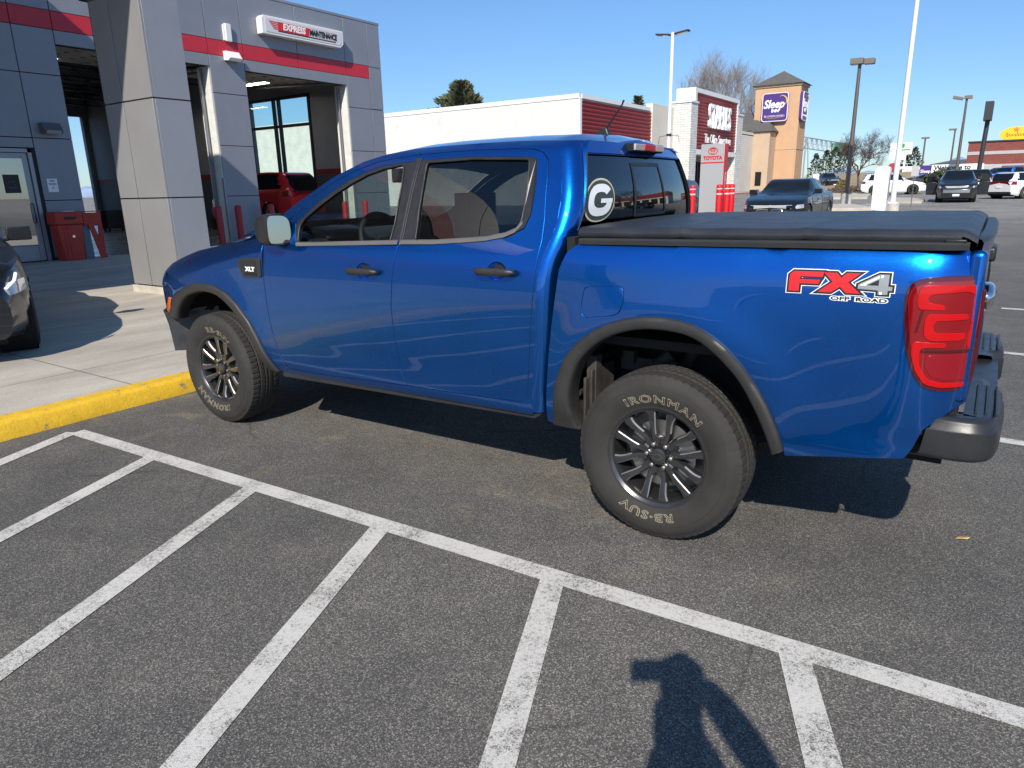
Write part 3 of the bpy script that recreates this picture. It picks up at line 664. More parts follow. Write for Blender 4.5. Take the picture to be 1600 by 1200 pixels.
for poly, m, off, nm in ((inner, LENSR, -.0125, 'lens'), (C1, LENSR2, -.0165, 'light_guide'), (C2, LENSR2, -.0165, 'light_guide'), (C3, LENSR2, -.0165, 'light_guide'), ([(1.104, 1.19), (1.109, 1.19), (1.112, 1.03), (1.106, 1.03)], LENSD, -.0145, 'lens_groove'), ([(.945, 1.16), (.95, 1.165), (.938, 1.09), (.932, 1.05), (.928, 1.05)], LENSD, -.0145, 'lens_groove'), ([(.975, .972), (1.092, .975), (1.09, .89), (1.03, .886), (.99, .90), (.968, .94)], mat('reflector_red', (.22, .003, .010), .25, coat=.5), -.0145, 'reflector'), ([(.955, .992), (1.098, .992), (1.098, .985), (.955, .985)], LENSD, -.018, 'lens_bar')):
    for q, par in zip(side_panel(nm, [poly], fbed, m, None, off=off, rnd=.010, flange=.004, step=.02), tls): q.parent = par; q.data.transform(Matrix.Translation(-WO[T.name]))
# bumper
def bump_plan(o=0.):
    h = [(.955, .035), (1.06, .030), (1.13, .034), (1.165, .045), (1.19, .07), (1.208, .12), (1.22, .22), (1.225, .33), (1.225, .52), (1.19, .56), (1.185, .66)]
    h = [(x-o*(1 if x > 1.1 else .0), y+o) for x, y in h]; return h
ho = bump_plan()
def bstrip(zlist, sdm):
    rows = []
    for z, o, dx in zlist: rows.append([(x-o*S01((x-1.0)/.15)+dx, y+o*.8, z) for x, y in ho])
    return [[mirror_y(q) for q in r] for r in rows] if sdm else rows
b = MB()
for sd in (0, 1):
    rw_ = bstrip(((.597, .045, 0), (.600, .016, 0), (.608, .004, 0), (.62, .0, 0), (.706, .0, 0), (.711, .006, 0), (.738, .010, 0), (.746, .016, 0), (.752, .04, 0)), sd)
    for i, r in enumerate(rw_):                                # lower edge slopes up to the front, like the wing's cut line
        for j in range(len(r)):
            x, y, z = r[j]
            if j == 0: r[j] = (x+(.0 if i < 2 else .012*i*.9), y, z)
    b.grid(rw_, flip=bool(sd))
    top = rw_[-1]; inn = [(min(q[0], 1.10)-.0, q[1]+(.05 if not sd else -.05)*(1 if k < 4 else 0), q[2]) for k, q in enumerate(top)]
    b.grid([top, inn], flip=bool(sd)); b.grid([[(q[0]-.06, q[1], .597) for q in rw_[0]], rw_[0]], flip=bool(sd))
b.box(1.10, 1.19, .66, 1.20, .60, .70); b.box(1.10, 1.20, .64, 1.22, .70, .725)
bp_ = sub(b, 'rear_bumper', DARKP, T, smooth=45)
for sd in (0, 1):
    b = MB()
    for xg in (1.135, 1.165, 1.195):
        q = [(xg, .14, .7555), (xg, .55, .7555)]; q = [mirror_y(v) for v in q] if sd else q; b.tube(q, .0045, 6)
    sub(b, 'step_pad', PLAST, bp_)
b = MB(); b.box(1.185, 1.19, .70, .78, .62, .69); b.box(1.185, 1.19, 1.08, 1.16, .62, .69); sub(b, 'plate_lamp', STEEL, bp_, bevel=.004)
# decals
def decal(o, text, cx, cz, size, off_mesh, m, parent, depth, **k):
    vs, fs = text_geo(text, size, off=off_mesh, **k); b = MB(); b.add([surf(cx+v[0], cz+v[1], -depth, fbed) for v in vs], fs); sub(b, o, m, parent)
BS = [o for o in T.children if o.name.startswith('bed_side')][0]
def poly_letters(polys, grow):
    """flat letters from outlines, grown by `grow` using a filled 2-D curve"""
    c = bpy.data.curves.new('p', 'CURVE'); c.dimensions = '2D'; c.fill_mode = 'BOTH'; c.offset = grow
    for pl in polys:
        s = c.splines.new('POLY'); s.points.add(len(pl)-1); s.use_cyclic_u = True
        for i, q in enumerate(pl): s.points[i].co = (q[0], q[1], 0, 1)
    o = bpy.data.objects.new('p', c); me = bpy.data.meshes.new_from_object(o); vs = [tuple(v.co) for v in me.vertices]; fs = [tuple(p.vertices) for p in me.polygons]
    bpy.data.objects.remove(o); bpy.data.curves.remove(c); bpy.data.meshes.remove(me); return vs, fs
Fp = [(0, 0), (.024, .075), (.118, .075), (.112, .055), (.045, .055), (.041, .044), (.100, .044), (.095, .027), (.036, .027), (.027, 0)]
Fp = [(.006, 0), (.006, .062), (.020, .076), (.122, .076), (.118, .057), (.046, .057), (.042, .053), (.042, .046), (.112, .046), (.106, .030), (.042, .030), (.042, 0)]
Xp = [(.106, .0), (.153, .040), (.122, .074), (.164, .074), (.180, .056), (.197, .074), (.240, .074), (.203, .040), (.245, .0), (.200, .0), (.179, .023), (.150, .0)]
F4 = [(.236, .018), (.236, .034), (.300, .073), (.330, .073), (.330, .030), (.343, .030), (.343, .015), (.330, .015), (.330, 0), (.300, 0), (.300, .015)]
F4h = [(.300, .032), (.300, .054), (.264, .032)]
for grow, mi, dep in ((.0098, W_INK, .0022), (.0068, K_INK, .0032)):
    b = MB()
    for pl in (Fp, Xp, F4):
        vs, fs = poly_letters([pl], grow); b.add([surf(.500+v[0], 1.166+v[1]*.93+.004*v[0]/.34, -dep-.0002*(pl is Xp)-.0004*(pl is F4), fbed) for v in vs], fs)
    sub(b, 'decal_outline', mi, BS)
b = MB()
for pl in ([Fp], [Xp]):
    vs, fs = poly_letters(pl, 0); b.add([surf(.500+v[0], 1.166+v[1]*.93+.004*v[0]/.34, -.0042, fbed) for v in vs], fs)
sub(b, 'decal_letters', R_INK, BS)
b = MB(); vs, fs = poly_letters([F4, F4h], 0); b.add([surf(.500+v[0], 1.166+v[1]*.93+.004*v[0]/.34, -.0044, fbed) for v in vs], fs); sub(b, 'decal_numeral', G_INK, BS)
b = MB(); vs, fs = poly_letters([[(.240, .031), (.300, .068), (.300, .060), (.262, .036), (.262, .031)], [(.305, .0), (.313, .0), (.313, .07), (.305, .07)]], 0); b.add([surf(.500+v[0], 1.166+v[1]*.93+.004*v[0]/.34, -.0047, fbed) for v in vs], fs); sub(b, 'decal_facet', W_INK, BS)
for of, m_, dp in ((.0028, W_INK, .0036), (.0006, K_INK, .0044)):
    vs, fs = text_geo('OFF  ROAD', .0175, off=of, sx=2.0); b = MB(); b.add([surf(.742+v[0], 1.1475+v[1], -dp, fbed) for v in vs], fs); sub(b, 'decal_caption', m_, BS)
# mirrors
for sd in (0, 1):
    fx = mirror_y if sd else (lambda q: q); FL = bool(sd)
    b = MB(); rows = []
    for i, (x, s_, dy) in enumerate(((-2.330, .97, 0), (-2.345, 1., 0), (-2.40, .99, 0), (-2.45, .93, .006), (-2.49, .80, .016), (-2.515, .55, .03), (-2.522, .15, .04))):
        rows.append([fx((x, -.018+dy+.080*s_*math.copysign(abs(math.cos(a))**.55, math.cos(a)), 1.346+.090*s_*math.copysign(abs(math.sin(a))**.55, math.sin(a)))) for a in np.linspace(0, 2*PI, 41)])
    b.grid(rows, flip=not FL); mr = sub(b, 'side_mirror', PLAST, D['front_door'][sd], smooth=50)
    b = MB(); e = [fx((-2.352+.036*math.copysign(abs(math.cos(a))**.6, math.cos(a))-.003*math.copysign(abs(math.sin(a))**.6, math.sin(a)), -.018+.070*math.copysign(abs(math.cos(a))**.6, math.cos(a)), 1.346+.079*math.copysign(abs(math.sin(a))**.6, math.sin(a)))) for a in np.linspace(0, 2*PI, 40, endpoint=False)]
    b.add(e, [tuple(range(40)) if FL else tuple(range(40))[::-1]]); b.grid([[q for q in rows[0]], e+[e[0]]], flip=FL, mi=1)
    b.f = [f[::-1] for f in b.f]
    sub(b, 'mirror_glass', [MIRRG, PLAST], mr)
    b = MB(); b.add([fx(q) for q in ((-2.30, .075, 1.262), (-2.47, .075, 1.255), (-2.40, .10, 1.37), (-2.31, .11, 1.37), (-2.33, -.0, 1.262), (-2.43, -.0, 1.255), (-2.42, .02, 1.33), (-2.35, .02, 1.33))], [(0, 1, 2, 3), (4, 7, 6, 5), (0, 4, 5, 1), (1, 5, 6, 2), (2, 6, 7, 3), (3, 7, 4, 0)])
    sub(b, 'mirror_bracket', PLAST, D['front_door'][sd], bevel=.01)
# antenna
b = MB(); b.prism([(-.84, 1.795), (-.79, 1.812), (-.735, 1.850), (-.705, 1.855), (-.69, 1.82), (-.685, 1.795)], 1, .913, .947)
an = sub(b, 'antenna', PLAST, T, bevel=.008); b = MB(); b.tube([(-.715, .93, 1.845), (-.62, .93, 1.965), (-.612, .93, 1.985)], [.006, .0045, .006], 8)
sub(b, 'mast', PLAST, an)
# --- cabin
b = MB(); b.box(-2.5, -.58, .10, 1.76, .55, .60); b.box(-2.75, -2.6, .12, 1.74, .5, 1.2); b.box(-.62, -.60, .14, 1.72, .55, 1.34); sub(b, 'cabin_floor', BLACK, T)
b = MB(); b.prism([(-2.85, 1.05), (-2.85, 1.26), (-2.62, 1.305), (-2.42, 1.31), (-2.27, 1.275), (-2.20, 1.20), (-2.25, 1.02)], 1, .14, 1.72); b.prism([(-2.5, 1.30), (-2.38, 1.345), (-2.26, 1.325), (-2.24, 1.27), (-2.4, 1.25)], 1, .27, .60)
sub(b, 'dashboard', CABIN, T, bevel=.02, bseg=3)
def seat(x, y, w=.50, back=1.30, nm='seat'):
    b = MB(); b.box(x-.25, x+.28, y-w/2, y+w/2, .72, .88); s_ = sub(b, nm, CLOTH, T, bevel=.05, bseg=4)
    b = MB(); b.prism([(x+.18, .84), (x+.32, .84), (x+.50, back), (x+.42, back+.06), (x+.34, back)], 1, y-w/2+.01, y+w/2-.01); sub(b, 'seat_back', CLOTH, s_, bevel=.04, bseg=4)
    for yy in ((y,) if w < .7 else (y-.36, y+.36)):
        b = MB(); b.box(x+.43, x+.52, yy-.13, yy+.13, back+.09, back+.27); b.tube([(x+.46, yy-.06, back), (x+.475, yy-.06, back+.12)], .008, 6); b.tube([(x+.46, yy+.06, back), (x+.475, yy+.06, back+.12)], .008, 6)
        sub(b, 'headrest', CLOTH, s_, bevel=.035, bseg=4)
seat(-1.75, .48, back=1.26); seat(-1.75, 1.38, back=1.26); seat(-1.03, .93, 1.30, back=1.24, nm='rear_bench')
b = MB(); q = []
for k in range(33):
    a = 2*PI*k/32; q.append((-1.99-.07*math.sin(a), .50+.19*math.cos(a), 1.24+.175*math.sin(a)))
b.tube(q, .016, 8); b.tube([(-1.99, .50, 1.24), (-2.25, .50, 1.18)], .035, 10); b.box(-2.02, -1.98, .44, .56, 1.20, 1.28); b.tube([(-1.99, .33, 1.25), (-1.99, .67, 1.25)], .014, 6); b.tube([(-1.99, .50, 1.24), (-1.93, .50, 1.08)], .014, 6)
sub(b, 'steering_wheel', CABIN, T, smooth=50)
b = MB(); b.box(-2.13, -2.10, .82, 1.04, 1.60, 1.665); b.tube([(-2.12, .93, 1.66), (-2.17, .93, 1.73)], .01, 6); sub(b, 'rear_view_mirror', CABIN, T, bevel=.008)
b = MB(); b.box(-2.25, -2.16, .86, 1.0, 1.60, 1.69); sub(b, 'camera_housing', CABIN, T, bevel=.01)
# --- underbody
b = MB(); b.box(-3.75, -2.6, .45, 1.41, .42, 1.0); b.box(-2.62, -.56, .12, 1.74, .475, .53); b.box(-.58, .95, .42, 1.44, .80, .86); b.box(.55, 1.08, .10, 1.76, .62, .86); b.box(-3.9, 1.05, .50, .58, .42, .56); b.box(-3.9, 1.05, 1.28, 1.36, .42, .56)
b.box(-.60, -.52, .08, 1.78, .55, .9); sub(b, 'chassis', BLACK, T)
for (cx, ar, y1) in ((0.01, archRi, .44), (-3.2, archFi, .44)):
    for sd in (0, 1):
        fx = mirror_y if sd else (lambda q: q); rows = []
        for (x, z) in ar: rows.append([fx((x+(x-cx)*.04, .012, z+.02)), fx((x+(x-cx)*.10, .16, z+.05)), fx((x+(x-cx)*.10, y1, z+.05))])
        b = MB(); b.grid(rows, flip=bool(sd)); b.add([r[-1] for r in rows], [tuple(range(len(rows)))]); sub(b, 'wheel_well', WELL, T, smooth=70)
        b = MB()
        for k in range(2, len(ar)-2, 2):
            x, z = ar[k]; b.tube([fx((x+(x-cx)*.02, .10, z+.02)), fx((x+(x-cx)*.02, .42, z+.02))], .014, 6)
        sub(b, 'liner_rib', WELL, T, smooth=60)
b = MB()
for yy in (.50, 1.36):
    for k in range(4): b.tube([(-.66+.03*k, yy-.02, .46-.012*k), (-.3, yy-.02, .335-.012*k), (0, yy-.02, .31-.012*k), (.3, yy-.02, .36-.012*k), (.62-.03*k, yy-.02, .50-.012*k)], .014, 4)
b.tube([(0, .30, .388), (0, 1.56, .388)], .045, 12); b.lathe([(0, -.14), (.10, -.12), (.15, 0), (.10, .12), (0, .14)], 16, 0, (0, .93, .388))
b.tube([(-.15, .42, .50), (.05, .40, .85)], .028, 10)
sub(b, 'rear_axle', RUSTY, T, smooth=50)
for sd in (0, 1):
    b = MB(); b.box(-.38, -.33, .10, .16, .50, .80); b.box(-.375, -.362, .06, .20, .48, .70); b.box(-.345, -.335, .07, .30, .47, .74); b.box(-.30, -.02, .30, .33, .70, .765); b.tube([(-.05, .31, .80), (-.12, .30, .74)], .03, 8); b.box(-.28, -.22, .27, .33, .74, .80)
    if sd: b.v = [mirror_y(v) for v in b.v]
    sub(b, 'frame_bracket', RUSTY, T, bevel=.004)
b = MB(); b.tube([(-2.0, 1.30, .42), (-.8, 1.30, .45), (.3, 1.25, .50), (.95, 1.40, .48), (1.10, 1.55, .46)], .035, 10); sub(b, 'exhaust_pipe', STEEL, T, smooth=60)
side_panel('sill_moulding', [[(-2.535, .425), (-.64, .462), (-.60, .492), (-2.535, .458)]], lambda x, z: .055+0*x, DARKP, T, rnd=.004, flange=.03)

# --- wheels
def wheel_tree(name):
    TR, TW = .388, .245; root_ = bpy.data.objects.new(name, None); COL.objects.link(root_)
    WO[root_.name] = Vector((0, 0, 0))
    # axis along Y; outer face towards -Y at y = -TW/2
    h = TW/2; prof = [(.214, -.085), (.222, -.100), (.228, -.106), (.238, -.108), (.246, -.113), (.262, -.121), (.285, -.1275), (.305, -.130), (.318, -.1295), (.3195, -.1275), (.330, -.127), (.345, -.123), (.357, -.116), (.366, -.108)]
    tread = []; ny = 33
    ys = np.linspace(-.104, .104, ny)
    SEG = 320
    def tr_r(y): return .3885-.010*(abs(y)/.104)**2.2
    full = prof+[(tr_r(y), y) for y in ys]+[(r, -y) for r, y in prof[::-1]]
    np_ = len(prof)
    def fn(i, j, r):
        if np_ <= j < np_+ny:
            y = ys[j-np_]; k = j-np_
            for g_ in (8, 14, 18, 24):
                if k == g_: return r-.008
            if k < 7 or k > 25: return r-(.0055 if (i+(k > 16)*2) % 5 == 0 else 0)
            return r-(.0045 if int(i+1.2*abs(k-16)) % 4 == 0 else 0)
        if 10 <= j < np_ or np_+ny <= j < np_+ny+4: return r-(.0010 if i % 5 == 0 else 0)
        return r
    b = MB(); b.lathe(full, SEG, 1, fn=fn); b.f = [f for f in b.f]; ty = b.build('tyre', RUBBER, root_, smooth=28)
    # rim barrel + lip
    rp_ = [(.218, -.088), (.2285, -.1005), (.2355, -.1035), (.2360, -.1065), (.2320, -.1080), (.2250, -.106), (.2185, -.098), (.2120, -.075), (.2030, -.03), (.200, .02), (.205, .08), (.218, .10)]
    b = MB(); b.lathe(rp_, 96, 1); rim = b.build('rim', [WHEELP], root_, smooth=50)
    b = MB(); b.lathe([(.2150, -.0965), (.2195, -.1010), (.2290, -.1078)], 96, 1); b.build('rim_edge', mat('rim_lip', (.12, .12, .125), .25, .8), root_, smooth=60)
    b = MB(); b.lathe([(.199, .02), (.2045, .08), (.0, .082)], 48, 1); b.build('barrel', STEEL, root_, smooth=50)
    # spokes
    b = MB(); bm2 = MB()
    def yface(r): return -.072-.022*S01((r-.06)/.15)
    RS = [.058, .074, .086, .100, .120, .145, .170, .190, .2135]; AO = [29.9, 29.4, 28.4, 26.8, 24.0, 21.0, 19.0, 18.6, 19.6]
    rs = np.r_[np.linspace(.058, .080, 4), [.0825, .085, .089], np.linspace(.095, .2135, 20)]; ao = np.minimum(29.9, spl(RS, AO)(rs)); ai = np.maximum(.05, np.interp(rs, [.058, .0815, .085, .089, .100, .12, .145, .17, .19, .2135], [0, .05, 5.5, 8.6, 10.6, 10.2, 9.0, 7.9, 7.4, 7.2]))
    for k in range(6):
        base = math.radians(87+60*k)
        for s in (-1, 1):
            rows = []; edge = []
            for r, o_, i_ in zip(rs, ao, ai):
                y = float(yface(r)); cx = .0042/r*57.3
                def q(deg, yy): a_ = base+s*math.radians(deg); return (r*math.cos(a_), yy, r*math.sin(a_))
                rows.append([q(i_, y+.038), q(i_, y+.0045), q(min(i_+cx, o_), y), q((i_+o_)/2, y-.0006), q(o_-cx*1.2, y+.001), q(o_, y+.009), q(o_+.6, y+.038)])
                edge.append([q(i_+.05, y+.0036), q(min(i_+cx, o_), y-.0006)])
            b.grid(rows, flip=(s < 0)); bm2.grid(edge[8:-1], flip=(s < 0)); bm2.grid([[q_[4], q_[5]] for q_ in [[(v[0], v[1]-.0007, v[2]) for v in rr_] for rr_ in rows[12:-1]]], flip=(s < 0))
    b.lathe([(.0, -.055), (.062, -.055), (.066, -.062), (.072, -.068), (.078, -.060), (.080, -.03)], 48, 1)
    b.build('spokes', WHEELP, root_, smooth=32); bm2.build('spoke_edge', WHEELM, root_)
    b = MB(); b.lathe([(.0, -.088), (.026, -.0875), (.037, -.084), (.0395, -.076), (.040, -.055)], 40, 1); cp2 = b.build('centre_cap', WHEELP, root_, smooth=40)
    b = MB(); b.tube([(.021*math.cos(a), -.0873, .011*math.sin(a)) for a in np.linspace(0, 2*PI, 33)], .0008, 4); b.build('cap_oval', STEEL, cp2, origin=(0, 0, 0))
    b = MB()
    for k in range(6):
        a = math.radians(57+60*k); c = (.0565*math.cos(a), 0, .0565*math.sin(a))
        b.lathe([(.0, -.083), (.0055, -.0825), (.0095, -.080), (.0105, -.074), (.0105, -.060), (.014, -.058)], 12, 1, c)
    b.build('lug_nut', STEEL, root_, smooth=40)
    b = MB(); b.lathe([(.07, -.030), (.155, -.030), (.155, -.008), (.07, -.008)], 48, 1, closed=True); b.build('brake_disc', STEEL, root_, smooth=40)
    # raised outline lettering
    def ring_text(txt, a0, name_, rr=.274, size=.050):
        vs, fs = text_geo(txt, size, off=.0006, sx=1.45, spacing=1.16, outline=.0013, res=2); b = MB(); out = []
        for v in vs:
            r = rr+v[1]; a = a0-v[0]/rr; y = -np.interp(r, [.238, .246, .262, .285, .305], [.108, .113, .121, .1275, .130])-.0006+v[2]*.6
            out.append((r*math.cos(a), y, r*math.sin(a)))
        b.add(out, fs); b.build(name_, SANDW, ty, origin=(0, 0, 0))
    ring_text('IRONMAN', math.radians(83), 'tyre_lettering'); ring_text('RB·SUV', math.radians(-96), 'tyre_lettering')
    return root_
W0 = wheel_tree('wheel'); W0.parent = T
def copy_tree(o, parent=None):
    c = o.copy(); COL.objects.link(c); c.parent = parent
    for ch in list(o.children): copy_tree(ch, c)
    return c
def place(w, x, y, rot, flip=False):
    w.location = Vector((x, y, .388))-Vector(T.location); w.rotation_euler = (0, math.radians(rot), PI if flip else 0)
place(W0, 0, .145, 0)
for x, y, rt, fl in ((-3.221, .150, 190, False), (0, 2*CEN-.145, 40, True), (-3.221, 2*CEN-.150, 100, True)):
    w = copy_tree(W0, T); place(w, x, y, rt, fl)
# ------------------------------------------------------------------ ground
def asphalt():
    m = bpy.data.materials.new('asphalt'); m.use_nodes = True; t = NT(m); b = t.n['Principled BSDF']
    tc = t.add('ShaderNodeTexCoord'); P = tc.outputs['Object']
    def noise(sc, det=5., ro=.6, dist=0.):
        n = t.add('ShaderNodeTexNoise', i_Scale=sc, i_Detail=det, i_Roughness=ro, i_Distortion=dist); t.link(P, n.inputs[0]); return n.outputs[0]
    def ramp(src, pts):
        r = t.add('ShaderNodeValToRGB'); t.link(src, r.inputs[0]); e = r.color_ramp.elements
        while len(e) < len(pts): e.new(.5)
        for q, (p, c) in zip(e, pts): q.position = p; q.color = c4(c)
        return r.outputs[0]
    def mix(a, b_, f, mode='MIX'):
        x = t.add('ShaderNodeMix', data_type='RGBA', blend_type=mode)
        for s_, v in ((0, f), (6, a), (7, b_)):
            if hasattr(v, 'is_linked') or hasattr(v, 'node'): t.link(v, x.inputs[s_])
            else: x.inputs[s_].default_value = c4(v) if s_ else v
        return x.outputs[2]
    # aggregate: per-stone colour
    v = t.add('ShaderNodeTexVoronoi', i_Scale=250.); t.link(P, v.inputs[0])
    sep = t.add('ShaderNodeSeparateColor'); t.link(v.outputs['Color'], sep.inputs[0])
    stone = ramp(sep.outputs[0], [(0, (.034, .034, .034)), (.5, (.078, .076, .072)), (.78, (.155, .15, .14)), (1, (.38, .36, .32))])
    v2 = t.add('ShaderNodeTexVoronoi', i_Scale=560.); t.link(P, v2.inputs[0]); sp2 = t.add('ShaderNodeSeparateColor'); t.link(v2.outputs['Color'], sp2.inputs[0])
    fine = ramp(sp2.outputs[1], [(0, (.034, .034, .034)), (.7, (.10, .098, .093)), (1, (.28, .265, .24))])
    c = mix(stone, fine, .38)
    big = ramp(noise(.45, 6., .55), [(.32, (.76, .77, .79)), (.68, (1.22, 1.20, 1.17))]); c = mix(c, big, 1., 'MULTIPLY')
    med = ramp(noise(3.2, 6.), [(.30, (.86, .86, .87)), (.70, (1.13, 1.12, 1.10))]); c = mix(c, med, 1., 'MULTIPLY')
    # dry dust patches under the truck's side
    du = ramp(noise(2.6, 8., .68, .6), [(.555, (0, 0, 0)), (.72, (1, 1, 1))]); gr = ramp(noise(60., 3.), [(.40, (0, 0, 0)), (.62, (1, 1, 1))])
    dm = t.add('ShaderNodeMath', operation='MULTIPLY'); t.link(du, dm.inputs[0]); t.link(gr, dm.inputs[1])
    sx = t.add('ShaderNodeSeparateXYZ'); t.link(P, sx.inputs[0])
    mk = t.add('ShaderNodeMapRange'); mk.inputs[1].default_value = -1.2; mk.inputs[2].default_value = -.1; t.link(sx.outputs[1], mk.inputs[0])
    mk2 = t.add('ShaderNodeMapRange'); mk2.inputs[1].default_value = 2.6; mk2.inputs[2].default_value = .6; t.link(sx.outputs[1], mk2.inputs[0])
    mk3 = t.add('ShaderNodeMapRange'); mk3.inputs[1].default_value = 1.2; mk3.inputs[2].default_value = -.8; mk3.inputs[3].default_value = .15; t.link(sx.outputs[0], mk3.inputs[0])
    d2 = t.add('ShaderNodeMath', operation='MULTIPLY'); t.link(dm.outputs[0], d2.inputs[0]); t.link(mk.outputs[0], d2.inputs[1])
    d3 = t.add('ShaderNodeMath', operation='MULTIPLY'); t.link(d2.outputs[0], d3.inputs[0]); t.link(mk2.outputs[0], d3.inputs[1])
    d4 = t.add('ShaderNodeMath', operation='MULTIPLY'); t.link(d3.outputs[0], d4.inputs[0]); t.link(mk3.outputs[0], d4.inputs[1])
    d5 = t.add('ShaderNodeMath', operation='MULTIPLY'); t.link(d4.outputs[0], d5.inputs[0]); d5.inputs[1].default_value = .7
    c = mix(c, (.36, .29, .19), d5.outputs[0])
    # oil spots
    v3 = t.add('ShaderNodeTexVoronoi', i_Scale=.9, i_Randomness=1.); t.link(P, v3.inputs[0])
    oi = ramp(v3.outputs['Distance'], [(0.02, (.55, .55, .56)), (.12, (1, 1, 1))]); c = mix(c, oi, .5, 'MULTIPLY')
    wv = t.add('ShaderNodeTexNoise', i_Scale=2.2, i_Detail=8.); t.link(P, wv.inputs[0]); wm = t.add('ShaderNodeMix', data_type='RGBA', blend_type='LINEAR_LIGHT'); wm.inputs[0].default_value = .10; t.link(P, wm.inputs[6]); t.link(wv.outputs['Color'], wm.inputs[7])
    ck = t.add('ShaderNodeTexVoronoi', feature='DISTANCE_TO_EDGE', i_Scale=.33); t.link(wm.outputs[2], ck.inputs[0])
    cr_r = ramp(ck.outputs['Distance'], [(.0015, (.62, .62, .62)), (.004, (1, 1, 1))]); ckm = ramp(noise(.8, 3.), [(.50, (0, 0, 0)), (.56, (1, 1, 1))]); c = mix(c, mix((1, 1, 1), cr_r, ckm), 1., 'MULTIPLY')
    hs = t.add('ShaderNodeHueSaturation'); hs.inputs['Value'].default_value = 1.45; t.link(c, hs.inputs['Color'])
    far_pale = t.add('ShaderNodeMapRange'); far_pale.inputs[1].default_value = 14; far_pale.inputs[2].default_value = 34; far_pale.inputs[3].default_value = 1.08; far_pale.inputs[4].default_value = 2.0   # far lot paler: grazing sheen painted into the colour, on older asphalt
    t.link(sx.outputs[1], far_pale.inputs[0]); t.link(far_pale.outputs[0], hs.inputs['Value'])
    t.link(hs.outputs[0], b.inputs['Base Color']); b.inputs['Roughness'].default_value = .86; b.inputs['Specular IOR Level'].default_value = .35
    bn = t.add('ShaderNodeBump', i_Strength=.35, i_Distance=.003); t.link(v.outputs['Distance'], bn.inputs['Height'])
    b2 = t.add('ShaderNodeBump', i_Strength=.4, i_Distance=.002); t.link(v2.outputs['Distance'], b2.inputs['Height']); t.link(bn.outputs[0], b2.inputs['Normal']); t.link(b2.outputs[0], b.inputs['Normal'])
    return m
def line_paint():
    m = bpy.data.materials.new('worn_line_paint'); m.use_nodes = True; t = NT(m); b = t.n['Principled BSDF']
    tc = t.add('ShaderNodeTexCoord'); P = tc.outputs['Object']
    n = t.add('ShaderNodeTexNoise', i_Scale=55., i_Detail=9., i_Roughness=.75); t.link(P, n.inputs[0])
    n2 = t.add('ShaderNodeTexNoise', i_Scale=5., i_Detail=6.); t.link(P, n2.inputs[0])
    v = t.add('ShaderNodeTexVoronoi', i_Scale=300.); t.link(P, v.inputs[0]); sp = t.add('ShaderNodeSeparateColor'); t.link(v.outputs['Color'], sp.inputs[0])
    a = t.add('ShaderNodeMath', operation='MULTIPLY_ADD'); t.link(n2.outputs[0], a.inputs[0]); a.inputs[1].default_value = .65; t.link(n.outputs[0], a.inputs[2])
    a2 = t.add('ShaderNodeMath', operation='MULTIPLY_ADD'); t.link(sp.outputs[0], a2.inputs[0]); a2.inputs[1].default_value = .26; t.link(a.outputs[0], a2.inputs[2])
    r = t.add('ShaderNodeValToRGB'); t.link(a2.outputs[0], r.inputs[0]); e = r.color_ramp.elements
    e[0].position = .74; e[0].color = (.13, .125, .115, 1); e[1].position = .84; e[1].color = (.40, .39, .36, 1); q = e.new(1.0); q.color = (.60, .585, .55, 1)
    t.link(r.outputs[0], b.inputs['Base Color']); b.inputs['Roughness'].default_value = .8
    bn = t.add('ShaderNodeBump', i_Strength=.4, i_Distance=.003); t.link(v.outputs['Distance'], bn.inputs['Height']); t.link(bn.outputs[0], b.inputs['Normal'])
    return m
